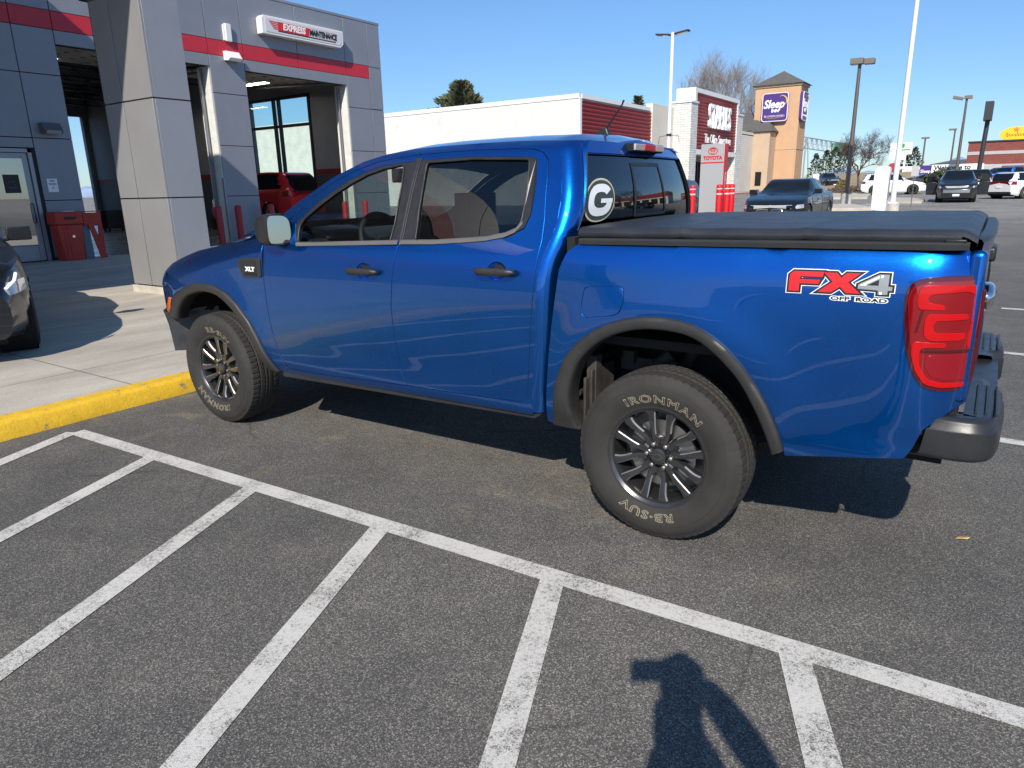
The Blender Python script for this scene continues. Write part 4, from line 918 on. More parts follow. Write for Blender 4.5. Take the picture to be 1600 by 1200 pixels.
def concrete(name, col, jx=2.6, jy=3.4, off=(0, 0)):
    m = bpy.data.materials.new(name); m.use_nodes = True; t = NT(m); b = t.n['Principled BSDF']
    tc = t.add('ShaderNodeTexCoord'); P = tc.outputs['Object']
    n = t.add('ShaderNodeTexNoise', i_Scale=1.3, i_Detail=9., i_Roughness=.65); mp = t.add('ShaderNodeMapping'); mp.inputs['Scale'].default_value = (1.6, .5, 1); t.link(P, mp.inputs[0]); t.link(mp.outputs[0], n.inputs[0])
    n2 = t.add('ShaderNodeTexNoise', i_Scale=90., i_Detail=4.); t.link(P, n2.inputs[0])
    r = t.add('ShaderNodeValToRGB'); t.link(n.outputs[0], r.inputs[0]); e = r.color_ramp.elements
    e[0].position = .32; e[0].color = c4([v*.74 for v in col]); e[1].position = .68; e[1].color = c4([v*1.15 for v in col])
    r2 = t.add('ShaderNodeMapRange'); r2.inputs[1].default_value = .3; r2.inputs[2].default_value = .7; r2.inputs[3].default_value = .86; r2.inputs[4].default_value = 1.1; t.link(n2.outputs[0], r2.inputs[0])
    x = t.add('ShaderNodeMix', data_type='RGBA', blend_type='MULTIPLY'); x.inputs[0].default_value = 1; t.link(r.outputs[0], x.inputs[6]); t.link(r2.outputs[0], x.inputs[7])
    br = t.add('ShaderNodeTexBrick'); br.offset = 0; br.inputs['Scale'].default_value = 1; br.inputs['Brick Width'].default_value = jx; br.inputs['Row Height'].default_value = jy; br.inputs['Mortar Size'].default_value = .012; br.inputs['Mortar Smooth'].default_value = .4
    br.inputs['Color1'].default_value = (1, 1, 1, 1); br.inputs['Color2'].default_value = (1, 1, 1, 1); br.inputs['Mortar'].default_value = (.55, .53, .5, 1)
    m2 = t.add('ShaderNodeMapping'); m2.inputs['Location'].default_value = (off[0], off[1], 0); t.link(P, m2.inputs[0]); t.link(m2.outputs[0], br.inputs[0])
    y = t.add('ShaderNodeMix', data_type='RGBA', blend_type='MULTIPLY'); y.inputs[0].default_value = 1; t.link(x.outputs[2], y.inputs[6]); t.link(br.outputs[0], y.inputs[7])
    t.link(y.outputs[2], b.inputs['Base Color']); b.inputs['Roughness'].default_value = .82
    bn = t.add('ShaderNodeBump', i_Strength=.15, i_Distance=.01); t.link(n2.outputs[0], bn.inputs['Height']); t.link(bn.outputs[0], b.inputs['Normal'])
    return m
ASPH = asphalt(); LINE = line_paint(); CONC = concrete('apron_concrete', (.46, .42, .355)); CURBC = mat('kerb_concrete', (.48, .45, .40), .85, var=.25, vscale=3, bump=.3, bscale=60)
rows = []
for y in [-400, -60, -20, 0, 8, 20, 40, 60, 80, 100, 130]: rows.append([(x, y, gz(y)) for x in (-400, -100, -40, -20, 0, 20, 60, 400)])
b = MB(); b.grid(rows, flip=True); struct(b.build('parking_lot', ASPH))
b = MB(); b.grid([[(x, y, z) for x in (-9000, -400, 400, 9000)] for y, z in ((130, gz(130)-.02), (400, 1.0), (1500, .6), (9000, .5))], flip=True)
b.grid([[(-9000, y, -.05) for y in (-9000, 130)], [(-400, y, -.05) for y in (-9000, 130)]], flip=False); b.grid([[(400, y, -.05) for y in (-9000, 130)], [(9000, y, -.05) for y in (-9000, 130)]], flip=False)
DRY = mat('dry_ground', (.23, .18, .115), .95, var=.3, vscale=.2, bump=.3, bscale=2)
struct(b.build('far_ground', DRY))
# parking lines
b = MB()
def stripe(p, q, w, z=.004):
    p = np.array(p, float); q = np.array(q, float); d = (q-p)/np.linalg.norm(q-p); n = np.array([-d[1], d[0]])*w/2
    P = [p-n, q-n, q+n, p+n]; b.add([(x, y, gz(y)+z) for x, y in P], [(0, 1, 2, 3)])
stripe((-3.93, -.625), (7.0, -.215), .10)
for k in range(-2, 6):
    x = -3.03+.935*k; y = -.59+.036*(x+3.9); t0 = .055
    stripe((x+.40*t0, y-t0), (x+.40*4.6, y-4.6), .10, .0042)
stripe((1.15, 2.30), (6.5, 2.22), .10); stripe((1.22, 4.98), (6.5, 4.85), .10); stripe((1.3, 7.7), (6.5, 7.6), .10)
struct(b.build('parking_lines', LINE))
# yellow kerb and concrete apron
YEL = bpy.data.materials.new('yellow_kerb_paint'); YEL.use_nodes = True; t = NT(YEL); bs = t.n['Principled BSDF']; tc = t.add('ShaderNodeTexCoord')
n = t.add('ShaderNodeTexNoise', i_Scale=14., i_Detail=10., i_Roughness=.72); t.link(tc.outputs['Object'], n.inputs[0]); r = t.add('ShaderNodeValToRGB'); t.link(n.outputs[0], r.inputs[0]); e = r.color_ramp.elements
e[0].position = .365; e[0].color = (.24, .21, .14, 1); e[1].position = .415; e[1].color = (.66, .40, .02, 1); q = e.new(.7); q.color = (.80, .50, .03, 1); t.link(r.outputs[0], bs.inputs['Base Color']); bs.inputs['Roughness'].default_value = .7
n2 = t.add('ShaderNodeTexNoise', i_Scale=60., i_Detail=5.); t.link(tc.outputs['Object'], n2.inputs[0]); bn = t.add('ShaderNodeBump', i_Strength=.5, i_Distance=.006); t.link(n2.outputs[0], bn.inputs['Height']); t.link(bn.outputs[0], bs.inputs['Normal'])
b = MB(); rows = []
for y in np.arange(-9, 17.01, .12):
    jo = .004*math.sin(y*3.1)+.003*math.sin(y*7.7); jt = -.012 if abs((y % 3.0)-.9) < .05 else 0
    rows.append([(-4.165+jo+jt, y, -.02), (-4.175+jo+jt, y, .105), (-4.20+jo+jt, y, .128+jt*.3), (-4.24, y, .133+jt*.3), (-4.335, y, .134), (-4.34, y, .05)])
b.grid(rows); struct(b.build('yellow_kerb', YEL, smooth=60))
b = MB(); b.grid([[(-17.25, y, .130) for y in (-20, 0, 17)], [(-4.337, y, .130) for y in (-20, 0, 17)]], flip=True); b.box(-17.2, -4.34, 16.95, 17.0, -.1, .1295); struct(b.build('concrete_apron', CONC))
# leaf litter on the asphalt
def leaf(x, y, s, rot, m, lab):
    b = MB(); b.add([(-s, 0, .004), (-.3*s, -.35*s, .010), (.5*s, -.25*s, .006), (s, 0, .012), (.4*s, .3*s, .005), (-.4*s, .3*s, .009)], [(0, 1, 2, 3, 4, 5)]); b.xf(Matrix.Translation((x, y, .001)) @ Matrix.Rotation(rot, 4, 'Z'))
    tag(b.build('dry_leaf', m, origin=(x, y, 0)), lab, 'leaf')
leaf(1.17, .74, .035, .6, mat('dry_leaf', (.50, .34, .14), .8), 'small dry yellow leaf lying alone on the asphalt behind the pickup bumper')
# ================================================================== DEALERSHIP
PANEL = mat('metal_wall_panel', (.255, .268, .31), .42, .25, var=.05, vscale=1.2, rvar=.04)
PANELC = mat('column_sunward_panel', (.285, .283, .285), .45, .25, var=.05, vscale=1.5, rvar=.04)  # sunward column face, warmer than the rest: light put into the colour
JOINT = mat('panel_joint', (.03, .033, .04), .8)
MAROON = mat('red_band', (.50, .025, .045), .45, var=.06)
JAMB = mat('white_masonry', (.66, .66, .63), .7, var=.1, vscale=6, bump=.2, bscale=20)
INWALL = mat('interior_wall', (.30, .31, .32), .75, var=.15, vscale=.8)
INRED = mat('interior_red_stripe', (.22, .02, .03), .6)
INLOW = mat('interior_lower_wall', (.08, .085, .09), .6)
SHOPF = mat('shop_floor', (.20, .21, .215), .28, var=.25, vscale=1.2, rvar=.1)
DOORP = mat('overhead_door_panel', (.42, .40, .36), .55, var=.15, vscale=2)
ALU = mat('aluminium_frame', (.30, .32, .36), .38, .6)
DARKF = mat('dark_frame', (.03, .032, .036), .5)
XF = -17.3; FZ = .13; TOP = 6.99
DL = root('dealership_building', (XF, 8, FZ), 'grey panelled service building with dark pink stripe and two open garage bays', 'building')
# facade: individual panels with joints (4.9 .. wall left), openings 6.02-9.92 and 11.06-14.95 up to 4.94
b = MB(); bj = MB()
bj.box(XF-.30, XF-.03, -34, 6.0, FZ, TOP); bj.box(XF-.30, XF-.03, 9.94, 11.04, FZ, TOP-.02); bj.box(XF-.30, XF-.03, 14.97, 16.60, FZ, TOP-.02); bj.box(XF-.30, XF-.03, 6.0, 9.94, 4.96, TOP-.02); bj.box(XF-.30, XF-.03, 11.04, 14.97, 4.96, TOP-.02)
V1 = [-11.9, -8.6, -5.4, -2.2, 1.0, 3.0, 5.15, 6.0]; G = .009
def pan(y0, y1, z0, z1, mb=b): mb.box(XF-.03, XF, y0+G, y1-G, z0+G, z1-G)
cols = [(-11.9-3.3*k_, -8.6-3.3*k_, 1) for k_ in range(6, 0, -1)] + [(-11.9, -8.6, 1), (-8.6, -5.4, 1), (-5.4, -2.2, 1), (-2.2, 1.0, 1), (1.0, 3.0, 1), (3.0, 5.15, 2), (5.15, 6.01, 1), (6.01, 9.93, 3), (9.93, 11.05, 1), (11.05, 13.0, 3), (13.0, 14.96, 3), (14.96, 16.02, 1), (16.02, 16.62, 4)]
red = MB()
for y0, y1, k in cols:
    if k == 4: pan(y0, y1, 5.63, TOP); pan(y0, y1, 4.28, 5.63)
    else:
        pan(y0, y1, 5.645, TOP); red.box(XF-.03, XF+.004, y0+G, y1-G, 5.255, 5.640)
        pan(y0, y1, 4.94 if k == 3 else 4.27, 5.25)
    if k in (1, 4): pan(y0, y1, 2.885, 4.27); pan(y0, y1, 1.50, 2.885); pan(y0, y1, FZ+.05, 1.50)
    if k == 2: pan(y0, y1, 2.885, 4.27); pan(y0, y1, 2.66, 2.885); pan(y0, 3.95, FZ+.05, 2.66)
bj.f  # joints backing
bj.build('wall_backing', JOINT, DL); b.build('wall_panels', PANEL, DL, bevel=.004); red.build('stripe', MAROON, DL)
b = MB(); b.box(XF-.34, XF+.01, -34, 16.63, TOP, TOP+.07); b.build('parapet_cap', PANEL, DL)
b = MB(); b.box(XF-20.3, XF-.34, 16.36, 16.60, FZ+4.99, TOP)
b2 = MB(); b2.box(XF-20.3, XF-.34, -12, -11.8, FZ, TOP); b2.build('end_wall', INWALL, DL); b.box(XF-20.3, XF-.34, 16.36, 16.60, FZ, .9); b.box(XF-20.3, XF-7.2, 16.36, 16.60, .9, FZ+4.99); b.box(-20.85, XF-.34, 16.36, 16.60, .9, FZ+4.99)
b.build('side_wall', INWALL, DL)
b = MB(); b.box(XF-20.3, XF-20.05, -12, 13.2, FZ, TOP); b.box(XF-20.3, XF-20.05, 13.2, 16.36, 5.42, TOP); b.box(XF-20.3, XF-20.05, 16.12, 16.36, FZ, 5.42); b.build('back_wall', INWALL, DL)
b = MB(); b.box(XF-20.3, XF-.31, -12, 16.6, TOP-.35, TOP-.02); b.build('roof', mat('roof_deck', (.12, .12, .12), .8), DL)
b = MB(); b.box(-20.85, XF-.31, 16.335, 16.358, 2.2, 2.40); b.box(XF-20.05, XF-7.2, 16.335, 16.358, 2.2, 2.40); b.build('interior_stripe', INRED, DL)
b = MB(); b.box(-20.85, XF-.31, 16.338, 16.358, FZ, 2.2); b.box(XF-20.05, XF-7.2, 16.338, 16.358, FZ, 2.2); b.build('wainscot', INLOW, DL)
b = MB(); b.box(XF-20.05, -17.26, 5.6, 16.36, .05, .134); b.box(XF-20.05, -17.6, -11.8, 5.6, .05, .134); b.build('shop_floor', SHOPF, DL)
b = MB(); b.box(XF-20.05, XF-.31, 5.55, 5.70, FZ, TOP-.36); b.build('partition_wall', INWALL, DL)
# side windows (curtain wall)
b = MB()
for x in (-20.85, -22.6, -22.9, -24.5): b.box(x-.05, x+.05, 16.30, 16.42, .9, 5.12)
for z in (.95, 4.06, 5.07): b.box(-24.5, -20.85, 16.31, 16.41, z-.05, z+.05)
wf = b.build('window_frame', DARKF, DL); b = MB(); b.grid([[(-24.45, 16.36, .95), (-20.9, 16.36, .95)], [(-24.45, 16.36, 5.05), (-20.9, 16.36, 5.05)]]); b.build('window_pane', glass('shop_glass', (.72, .86, .82)), wf, origin=WO[DL.name])
# white reveals of the bays
for q in ((XF-.30, XF-.031, 9.90, 9.94, FZ, 4.95), (XF-.30, XF-.031, 14.93, 14.97, FZ, 4.95), (XF-.62, XF-.302, 9.93, 11.05, FZ, 4.96), (XF-.62, XF-.302, 14.96, 16.3, FZ, 4.96), (XF-.62, XF-.302, 5.7, 6.02, FZ, 4.96)):
    b = MB(); b.box(*q); b.build('bay_jamb', JAMB, DL)
for y in (9.92, 14.95):
    b = MB(); b.box(XF-.05, XF+.012, y-.03, y+.03, FZ, 2.0); b.build('jamb_guard', ALU, DL); b = MB(); b.box(XF-.42, XF-.36, y-.10, y-.03, FZ, 4.9); b.build('door_track', ALU, DL)
# open sectional doors under the ceiling
for y0, y1 in ((6.1, 9.85), (11.1, 14.9)):
    dr = MB()
    for k in range(7):
        x1 = XF-.5-k*.56; dr.box(x1-.54, x1, y0, y1, 5.13+.03*k, 5.18+.03*k)
        for q in (.10, .27, .44): dr.box(x1-q-.015, x1-q+.015, y0, y1, 5.115+.03*k, 5.131+.03*k)
    od = dr.build('overhead_door', DOORP, DL)
    dr = MB()
    for k in range(7):
        for yy in (y0+.15, y0+1.2, (y0+y1)/2, y1-1.2, y1-.15): dr.box(XF-.5-k*.56-.07, XF-.5-k*.56+.07, yy-.05, yy+.05, 5.09+.03*k, 5.115+.03*k)
    dr.build('door_hinge', DARKF, od, origin=WO[DL.name])
    for yt in (y0, y1): dr = MB(); dr.tube([(XF-.4, yt, 5.02), (XF-4.6, yt, 5.25)], .035, 6); dr.build('track', ALU, od, origin=WO[DL.name])
b = MB()
for x in np.arange(XF-1.5, XF-20, -2.4):
    b.box(x-.06, x+.06, 5.7, 16.3, 6.25, 6.32); b.box(x-.06, x+.06, 5.7, 16.3, 5.75, 5.80)
    for y in np.arange(5.8, 16.2, .8): b.tube([(x, y, 5.78), (x, y+.4, 6.28), (x, y+.8, 5.78)], .02, 4, cap=False)
b.build('roof_truss', DARKF, DL)
GLOW = mat('lamp_diffuser', (.8, .8, .75), .5, emit=(1, .95, .85), estr=14.0)
for x, y in ((-21.5, 7.6), (-21.0, 14.2), (-27, 9), (-27, 14)):
    b = MB(); b.box(x-.6, x+.6, y-.14, y+.14, 5.25, 5.36); lf = b.build('ceiling_light', WHITEP, DL); b = MB(); b.box(x-.56, x+.56, y-.12, y+.12, 5.235, 5.249); b.build('light_tube', GLOW, lf, origin=WO[DL.name])
# glass entrance door at far left
b = MB(); b.box(XF-.12, XF+.02, 4.98, 5.06, FZ, 2.64); b.box(XF-.12, XF+.02, 3.95, 5.06, 2.56, 2.64); b.box(XF-.12, XF+.02, 3.95, 4.03, FZ, 2.64)
df = b.build('door_frame', ALU, DL); b = MB(); b.box(XF-.08, XF-.02, 4.85, 4.97, FZ+.02, 2.55); b.box(XF-.08, XF-.02, 4.04, 4.16, FZ+.02, 2.55); b.box(XF-.08, XF-.02, 4.16, 4.85, 2.43, 2.55); b.box(XF-.08, XF-.02, 4.16, 4.85, FZ+.02, .50)
gd = b.build('glass_door', ALU, DL, bevel=.006); b = MB(); b.box(XF-.029, XF-.023, 4.16, 4.85, .5, 2.43)
mg = glass('door_glass', (.10, .12, .13), ior=5.0); b.build('door_pane', mg, gd, origin=WO[DL.name])
b = MB(); b.tube([(XF-.02, 4.88, 1.0), (XF+.05, 4.88, 1.03), (XF+.05, 4.88, 1.42), (XF-.02, 4.88, 1.45)], .014, 8); b.build('door_handle', DARKF, gd, origin=WO[DL.name], smooth=60)
b = MB(); b.box(XF-.0225, XF-.019, 4.40, 4.72, 1.68, 2.08, 0)
for z, w, h in ((1.80, .20, .010), (1.77, .14, .008)): b.box(XF-.0185, XF-.018, 4.56-w/2, 4.56+w/2, z, z+h, 1)
b.tube([(XF-.018, 4.46, 1.87), (XF-.018, 4.51, 1.93), (XF-.018, 4.56, 1.90), (XF-.018, 4.60, 1.95), (XF-.018, 4.67, 1.90), (XF-.018, 4.62, 1.86)], .006, 4, mi=1)
b.build('door_poster', [K_INK, mat('poster_grey', (.12, .12, .12), .6)], gd, origin=WO[DL.name])
# entrance canopy with big column
CX0, CX1, CY0, CY1 = -9.88, -8.62, 3.04, 3.60
b = MB(); b.box(XF+.02, -7.69, -9, CY1-.03, 6.40, 7.83); cn = b.build('canopy', JOINT, DL); b = MB(); b2 = MB(); ys_c = [-9, -6.6, -4.2, -1.8, .6, 2.1, 3.6]; xs_c = [XF+.03, -15.0, -12.6, -10.2, -7.66]
for a_, c_ in zip(ys_c, ys_c[1:]):
    b.box(-7.69, -7.65, a_+G, c_-G, 6.80, 7.85); b2.box(-7.69, -7.646, a_+G, c_-G, 6.40, 6.79)
    for d_, e_ in zip(xs_c, xs_c[1:]): b.box(d_+G, e_-G, a_+G, c_-G, 6.36, 6.398)
for d_, e_ in zip(xs_c, xs_c[1:]): b.box(d_+G, e_-G, 3.571, 3.60, 6.80, 7.85); b2.box(d_+G, e_-G, 3.571, 3.604, 6.40, 6.79)
b.build('canopy_panels', PANEL, cn, origin=WO[DL.name]); b2.build('canopy_stripe', MAROON, cn, origin=WO[DL.name])
b = MB()
z_ = [FZ+.12, 1.52, 2.84, 4.20, 5.5, 6.38]
for i in range(5):
    z0, z1 = z_[i]+(G if i else 0), z_[i+1]-G
    b.box(CX0, CX0+.50-G, CY0, CY0+.03, z0, z1, 1); b.box(CX0+.50+G, CX1-.004, CY0, CY0+.03, z0, z1, 1)
    b.box(CX1-.03, CX1, CY0+.033, CY1, z0, z1, 0); b.box(CX0, CX1-.033, CY1-.03, CY1-.002, z0, z1, 0); b.box(CX0-.001, CX0+.03, CY0+.032, CY1-.032, z0, z1, 0)
co = b.build('column', [mat('column_skylit_panel', (.29, .30, .335), .42, .25, var=.05, vscale=1.5), PANELC], DL, bevel=.003)  # remaining column faces bluer: sky reflection put into the colour
b = MB(); b.box(CX0+.04, CX1-.04, CY0+.035, CY1-.035, FZ+.1, 6.38); b.build('column_core', JOINT, co, origin=WO[DL.name])
b = MB(); b.box(CX0-.02, CX1+.02, CY0-.03, CY1+.02, FZ-.02, FZ+.10); b.build('column_plinth', CURBC, co, origin=WO[DL.name], bevel=.008)
b = MB()
for k, t0 in enumerate(np.linspace(0, .5, 2)): b.tube([(CX0-.002-.0*k, CY0-.002, FZ+.13), (CX0, CY0-.002, 6.3)], .004, 4)
b.build('column_trim', ALU, co, origin=WO[DL.name])
b = MB(); b.box(CX0-.25, CX0-.01, CY0+.0, CY0+.30, 4.24, 4.5); b.lathe([(0, 0), (.07, 0), (.08, .05), (.08, .12)], 20, 2, (CX0-.2, 2.9, 4.26)); b.build('column_lamp', DARKF, DL, bevel=.01)
# wall-mounted things
s = root('wall_sign', (XF, 13.2, 6.2), 'long white illuminated box sign reading EXPRESS MAINTENANCE above the right garage bay', 'sign')
b = MB(); rows = []
e0 = [(11.60, 5.985), (14.56, 5.985), (14.70, 6.10), (14.70, 6.49), (11.68, 6.475), (11.60, 6.40)]
b.prism(e0, 0, XF+.01, XF+.26); sb = b.build('sign_box', WHITEP, s, bevel=.01)
b = MB(); b.prism([(11.72, 6.05), (14.52, 6.05), (14.60, 6.12), (14.60, 6.44), (11.80, 6.42), (11.72, 6.38)], 0, XF+.265, XF+.27); b.build('sign_face', mat('sign_face_white', (.62, .64, .66), .3), s)
b = MB(); X = XF+.275
def plate(poly, mi, x=X): b.add([(x, y, z) for y, z in poly], [tuple(range(len(poly)))], mi)
plate([(12.16, 6.13), (13.28, 6.13), (13.34, 6.36), (12.16, 6.36)], 0)
for k in range(5): zz0 = 6.325-.045*k; plate([(11.86+.035*k, zz0), (12.17, zz0), (12.17, zz0+.022), (11.83+.035*k, zz0+.026)], 0)
plate([(12.14, 6.10), (14.36, 6.10), (14.36, 6.125), (12.14, 6.125)], 1)
for q in ([(13.30, 6.13), (13.31, 6.13), (13.37, 6.36), (13.36, 6.36)], [(13.36, 6.355), (14.42, 6.355), (14.42, 6.362), (13.36, 6.362)], [(14.35, 6.13), (14.36, 6.13), (14.42, 6.36), (14.41, 6.36)], [(13.31, 6.13), (14.36, 6.13), (14.36, 6.137), (13.31, 6.137)]): plate(q, 0)
text_on(b, 'EXPRESS', (X+.004, 12.74, 6.245), (0, 1, 0), (0, 0, 1), .24, off=.010, ext=.002, sx=.92, shear=.15, mi=2)
text_on(b, 'MAINTENANCE', (X+.004, 13.86, 6.245), (0, 1, 0), (0, 0, 1), .22, off=.008, ext=.002, sx=.70, shear=.15, mi=1)
b.build('sign_lettering', [R_INK, K_INK, W_INK], s)
def floodlight(y, z, lab, m, sc=1.):
    s = root('wall_light', (XF, y, z), lab, 'wall light', 'lights mounted on the grey facade')
    b = MB(); b.prism([(XF, z-.10*sc), (XF+.20*sc, z-.12*sc), (XF+.26*sc, z-.06*sc), (XF+.14*sc, z+.11*sc), (XF, z+.12*sc)], 1, y-.19*sc, y+.19*sc); hd = b.build('housing', m, s, bevel=.01)
    b = MB(); b.add([(XF+.205*sc, y-.15*sc, z-.115*sc), (XF+.205*sc, y+.15*sc, z-.115*sc), (XF+.262*sc, y+.15*sc, z-.05*sc), (XF+.262*sc, y-.15*sc, z-.05*sc)], [(0, 1, 2, 3)])
    b.xf(Matrix.Translation((.004, 0, -.004))); b.build('lens', LENSC, hd, origin=WO[s.name])
    return s
s = floodlight(10.60, 5.25, 'small white wedge floodlight on the pink stripe between the bays', WHITEP, 1.1)
b = MB(); b.tube([(XF+.05, 10.84, 5.14), (XF+.12, 10.88, 5.13), (XF+.2, 10.88, 5.12)], .022, 6); b.build('sensor', WHITEP, s)
floodlight(5.53, 3.10, 'dark grey wedge wall light above the red waste bin', mat('grey_lamp', (.10, .105, .11), .5), 1.05)
s = root('junction_box', (XF, 10.6, 5.85), 'flat white upright box fixed above the floodlight on the facade', 'wall box')
b = MB(); b.box(XF, XF+.10, 10.50, 10.68, 5.64, 6.09); b.build('cover', WHITEP, s, bevel=.012); b = MB(); b.box(XF, XF+.06, 10.46, 10.50, 5.66, 6.06); b.build('bracket', WHITEP, s)
b = MB(); b.box(XF, XF+.004, 5.28, 5.50, 1.69, 1.99, 0)
for z, w in ((1.95, .12), (1.925, .10), (1.88, .17), (1.855, .15), (1.80, .03), (1.775, .05)): b.box(XF+.0041, XF+.005, 5.39-w/2, 5.39+w/2, z-.005, z+.006, 1)
tag(b.build('paper_notice', [W_INK, K_INK], origin=(XF, 5.39, 1.8)), 'white paper notice taped to the grey wall above the red bin', 'notice')
# bollards
BOLR = mat('bollard_red', (.42, .02, .025), .5, var=.1); BOLB = mat('bollard_bright_red', (.62, .012, .02), .4, var=.05)
def bollard(x, y, z, h, r, m, lab, grp, bands=True):
    s = root('bollard', (x, y, z), lab, 'bollard', grp)
    b = MB(); b.lathe([(r, 0), (r, h-.06), (r*.93, h-.025), (r*.6, h-.006), (0, h)], 20, 2, (x, y, z)); b.build('sleeve', m, s, smooth=50)
    if bands:
        b = MB()
        for q in ((.12, .15), (.27, .31)): b.lathe([(r+.003, h-q[1]), (r+.003, h-q[0])], 20, 2, (x, y, z))
        b.build('reflective_band', mat('band_white', (.75, .6, .58), .4), s, smooth=60)
    b = MB(); b.lathe([(r+.03, 0), (r+.03, .03), (r, .04)], 20, 2, (x, y, z)); b.build('base_ring', m, s, smooth=50)
for y, lab in ((9.35, 'dull red bollard just left of the pillar between the bays'), (9.98, 'dull red bollard standing in front of the pillar between the bays'), (11.1, 'dull red bollard at the left edge of the right bay'), (14.05, 'dull red bollard seen through the pickup driver window, left one'), (14.98, 'dull red bollard seen through the pickup driver window, right one')):
    bollard(-16.9, y, FZ, 1.12, .092, BOLR, lab, 'red bollards along the service bays', False)
# bin and caution board
s = root('waste_bin', (-16.95, 5.40, FZ), 'red plastic waste and squeegee station with grey side against the wall', 'bin')
BINR = mat('bin_red', (.50, .035, .02), .45, var=.1)
b = MB(); b.prism([(5.16, FZ), (5.60, FZ), (5.64, .95), (5.10, .95)], 0, -17.2, -16.78); b.build('body', BINR, s, bevel=.02)
b = MB(); b.prism([(5.07, .95), (5.67, .95), (5.66, 1.24), (5.08, 1.24)], 0, -17.22, -16.74); lid = b.build('lid', BINR, s, bevel=.025)
b = MB(); b.box(-16.739, -16.73, 5.25, 5.50, 1.07, 1.13, 0); b.build('lid_slot', K_INK, lid, origin=WO[s.name]); b = MB(); b.box(-16.95, -16.76, 5.28, 5.50, 1.245, 1.26); b.build('paper_slot', WHITEP, lid, origin=WO[s.name])
b = MB(); b.box(-16.775, -16.765, 5.30, 5.33, .16, .93); b.box(-16.775, -16.765, 5.21, 5.235, .16, .93); b.build('rib', BINR, s, bevel=.003)
b = MB(); b.lathe([(0, .012), (.032, .012), (.036, 0)], 16, 0, (-16.77, 5.40, .68)); b.build('lock', CHROME, s, smooth=50)
s = root('caution_board', (-16.9, 5.95, FZ), 'red hinged caution board beside the waste bin', 'floor sign')
b = MB(); b.prism([(5.66, FZ), (5.86, FZ), (5.84, 1.02), (5.70, 1.02)], 0, -16.92, -16.90); b.build('grey_panel', mat('board_grey', (.16, .18, .22), .5), s, bevel=.004)
b = MB(); b.prism([(5.70, 1.22), (6.10, 1.22), (6.08, .90), (6.0, .18), (6.16, .18), (6.18, 1.20), (6.19, 1.24), (5.70, 1.24)], 0, -16.97, -16.94); b.prism([(5.80, .95), (5.98, FZ), (6.14, FZ), (5.92, .95)], 0, -16.87, -16.84); b.prism([(5.72, .90), (6.10, .90), (6.12, 1.20), (5.72, 1.20)], 0, -16.90, -16.86)
b.build('red_panel', BINR, s, bevel=.006)
# tool carts inside
def cart(x, y, lab, m):
    s = root('tool_cart', (x, y, FZ), lab, 'tool cart', 'tool carts inside the shop')
    b = MB(); b.box(x-.25, x+.25, y-.45, y+.45, FZ+.12, 1.0); bd = b.build('cabinet', m, s, bevel=.01); b = MB()
    for z in (.35, .55, .72, .88): b.box(x+.25, x+.27, y-.4, y+.4, z, z+.025)
    b.build('drawer_pull', CHROME, s); b = MB()
    for dx in (-.2, .2):
        for dy in (-.38, .38): b.lathe([(0, -.02), (.06, -.02), (.06, .02), (0, .02)], 12, 1, (x+dx, y+dy, FZ+.06))
    b.build('castor', RUBBER, s)
cart(-30.5, 13.4, 'dark tool cart with bright drawer pulls deep inside the left bay', DARKF); cart(-31.5, 15.4, 'black tool cabinet by the far red-striped wall', DARKF)
b = MB()
for k in range(3): b.lathe([(.22, -.11), (.34, -.11), (.36, -.06), (.36, .06), (.34, .11), (.22, .11)], 24, 2, (-26, 15.5, FZ+.12+.23*k), closed=True)
tag(b.build('tyre_stack', RUBBER, origin=(-26, 15.5, FZ), smooth=40), 'stack of three tyres by the side wall of the shop', 'tyres')
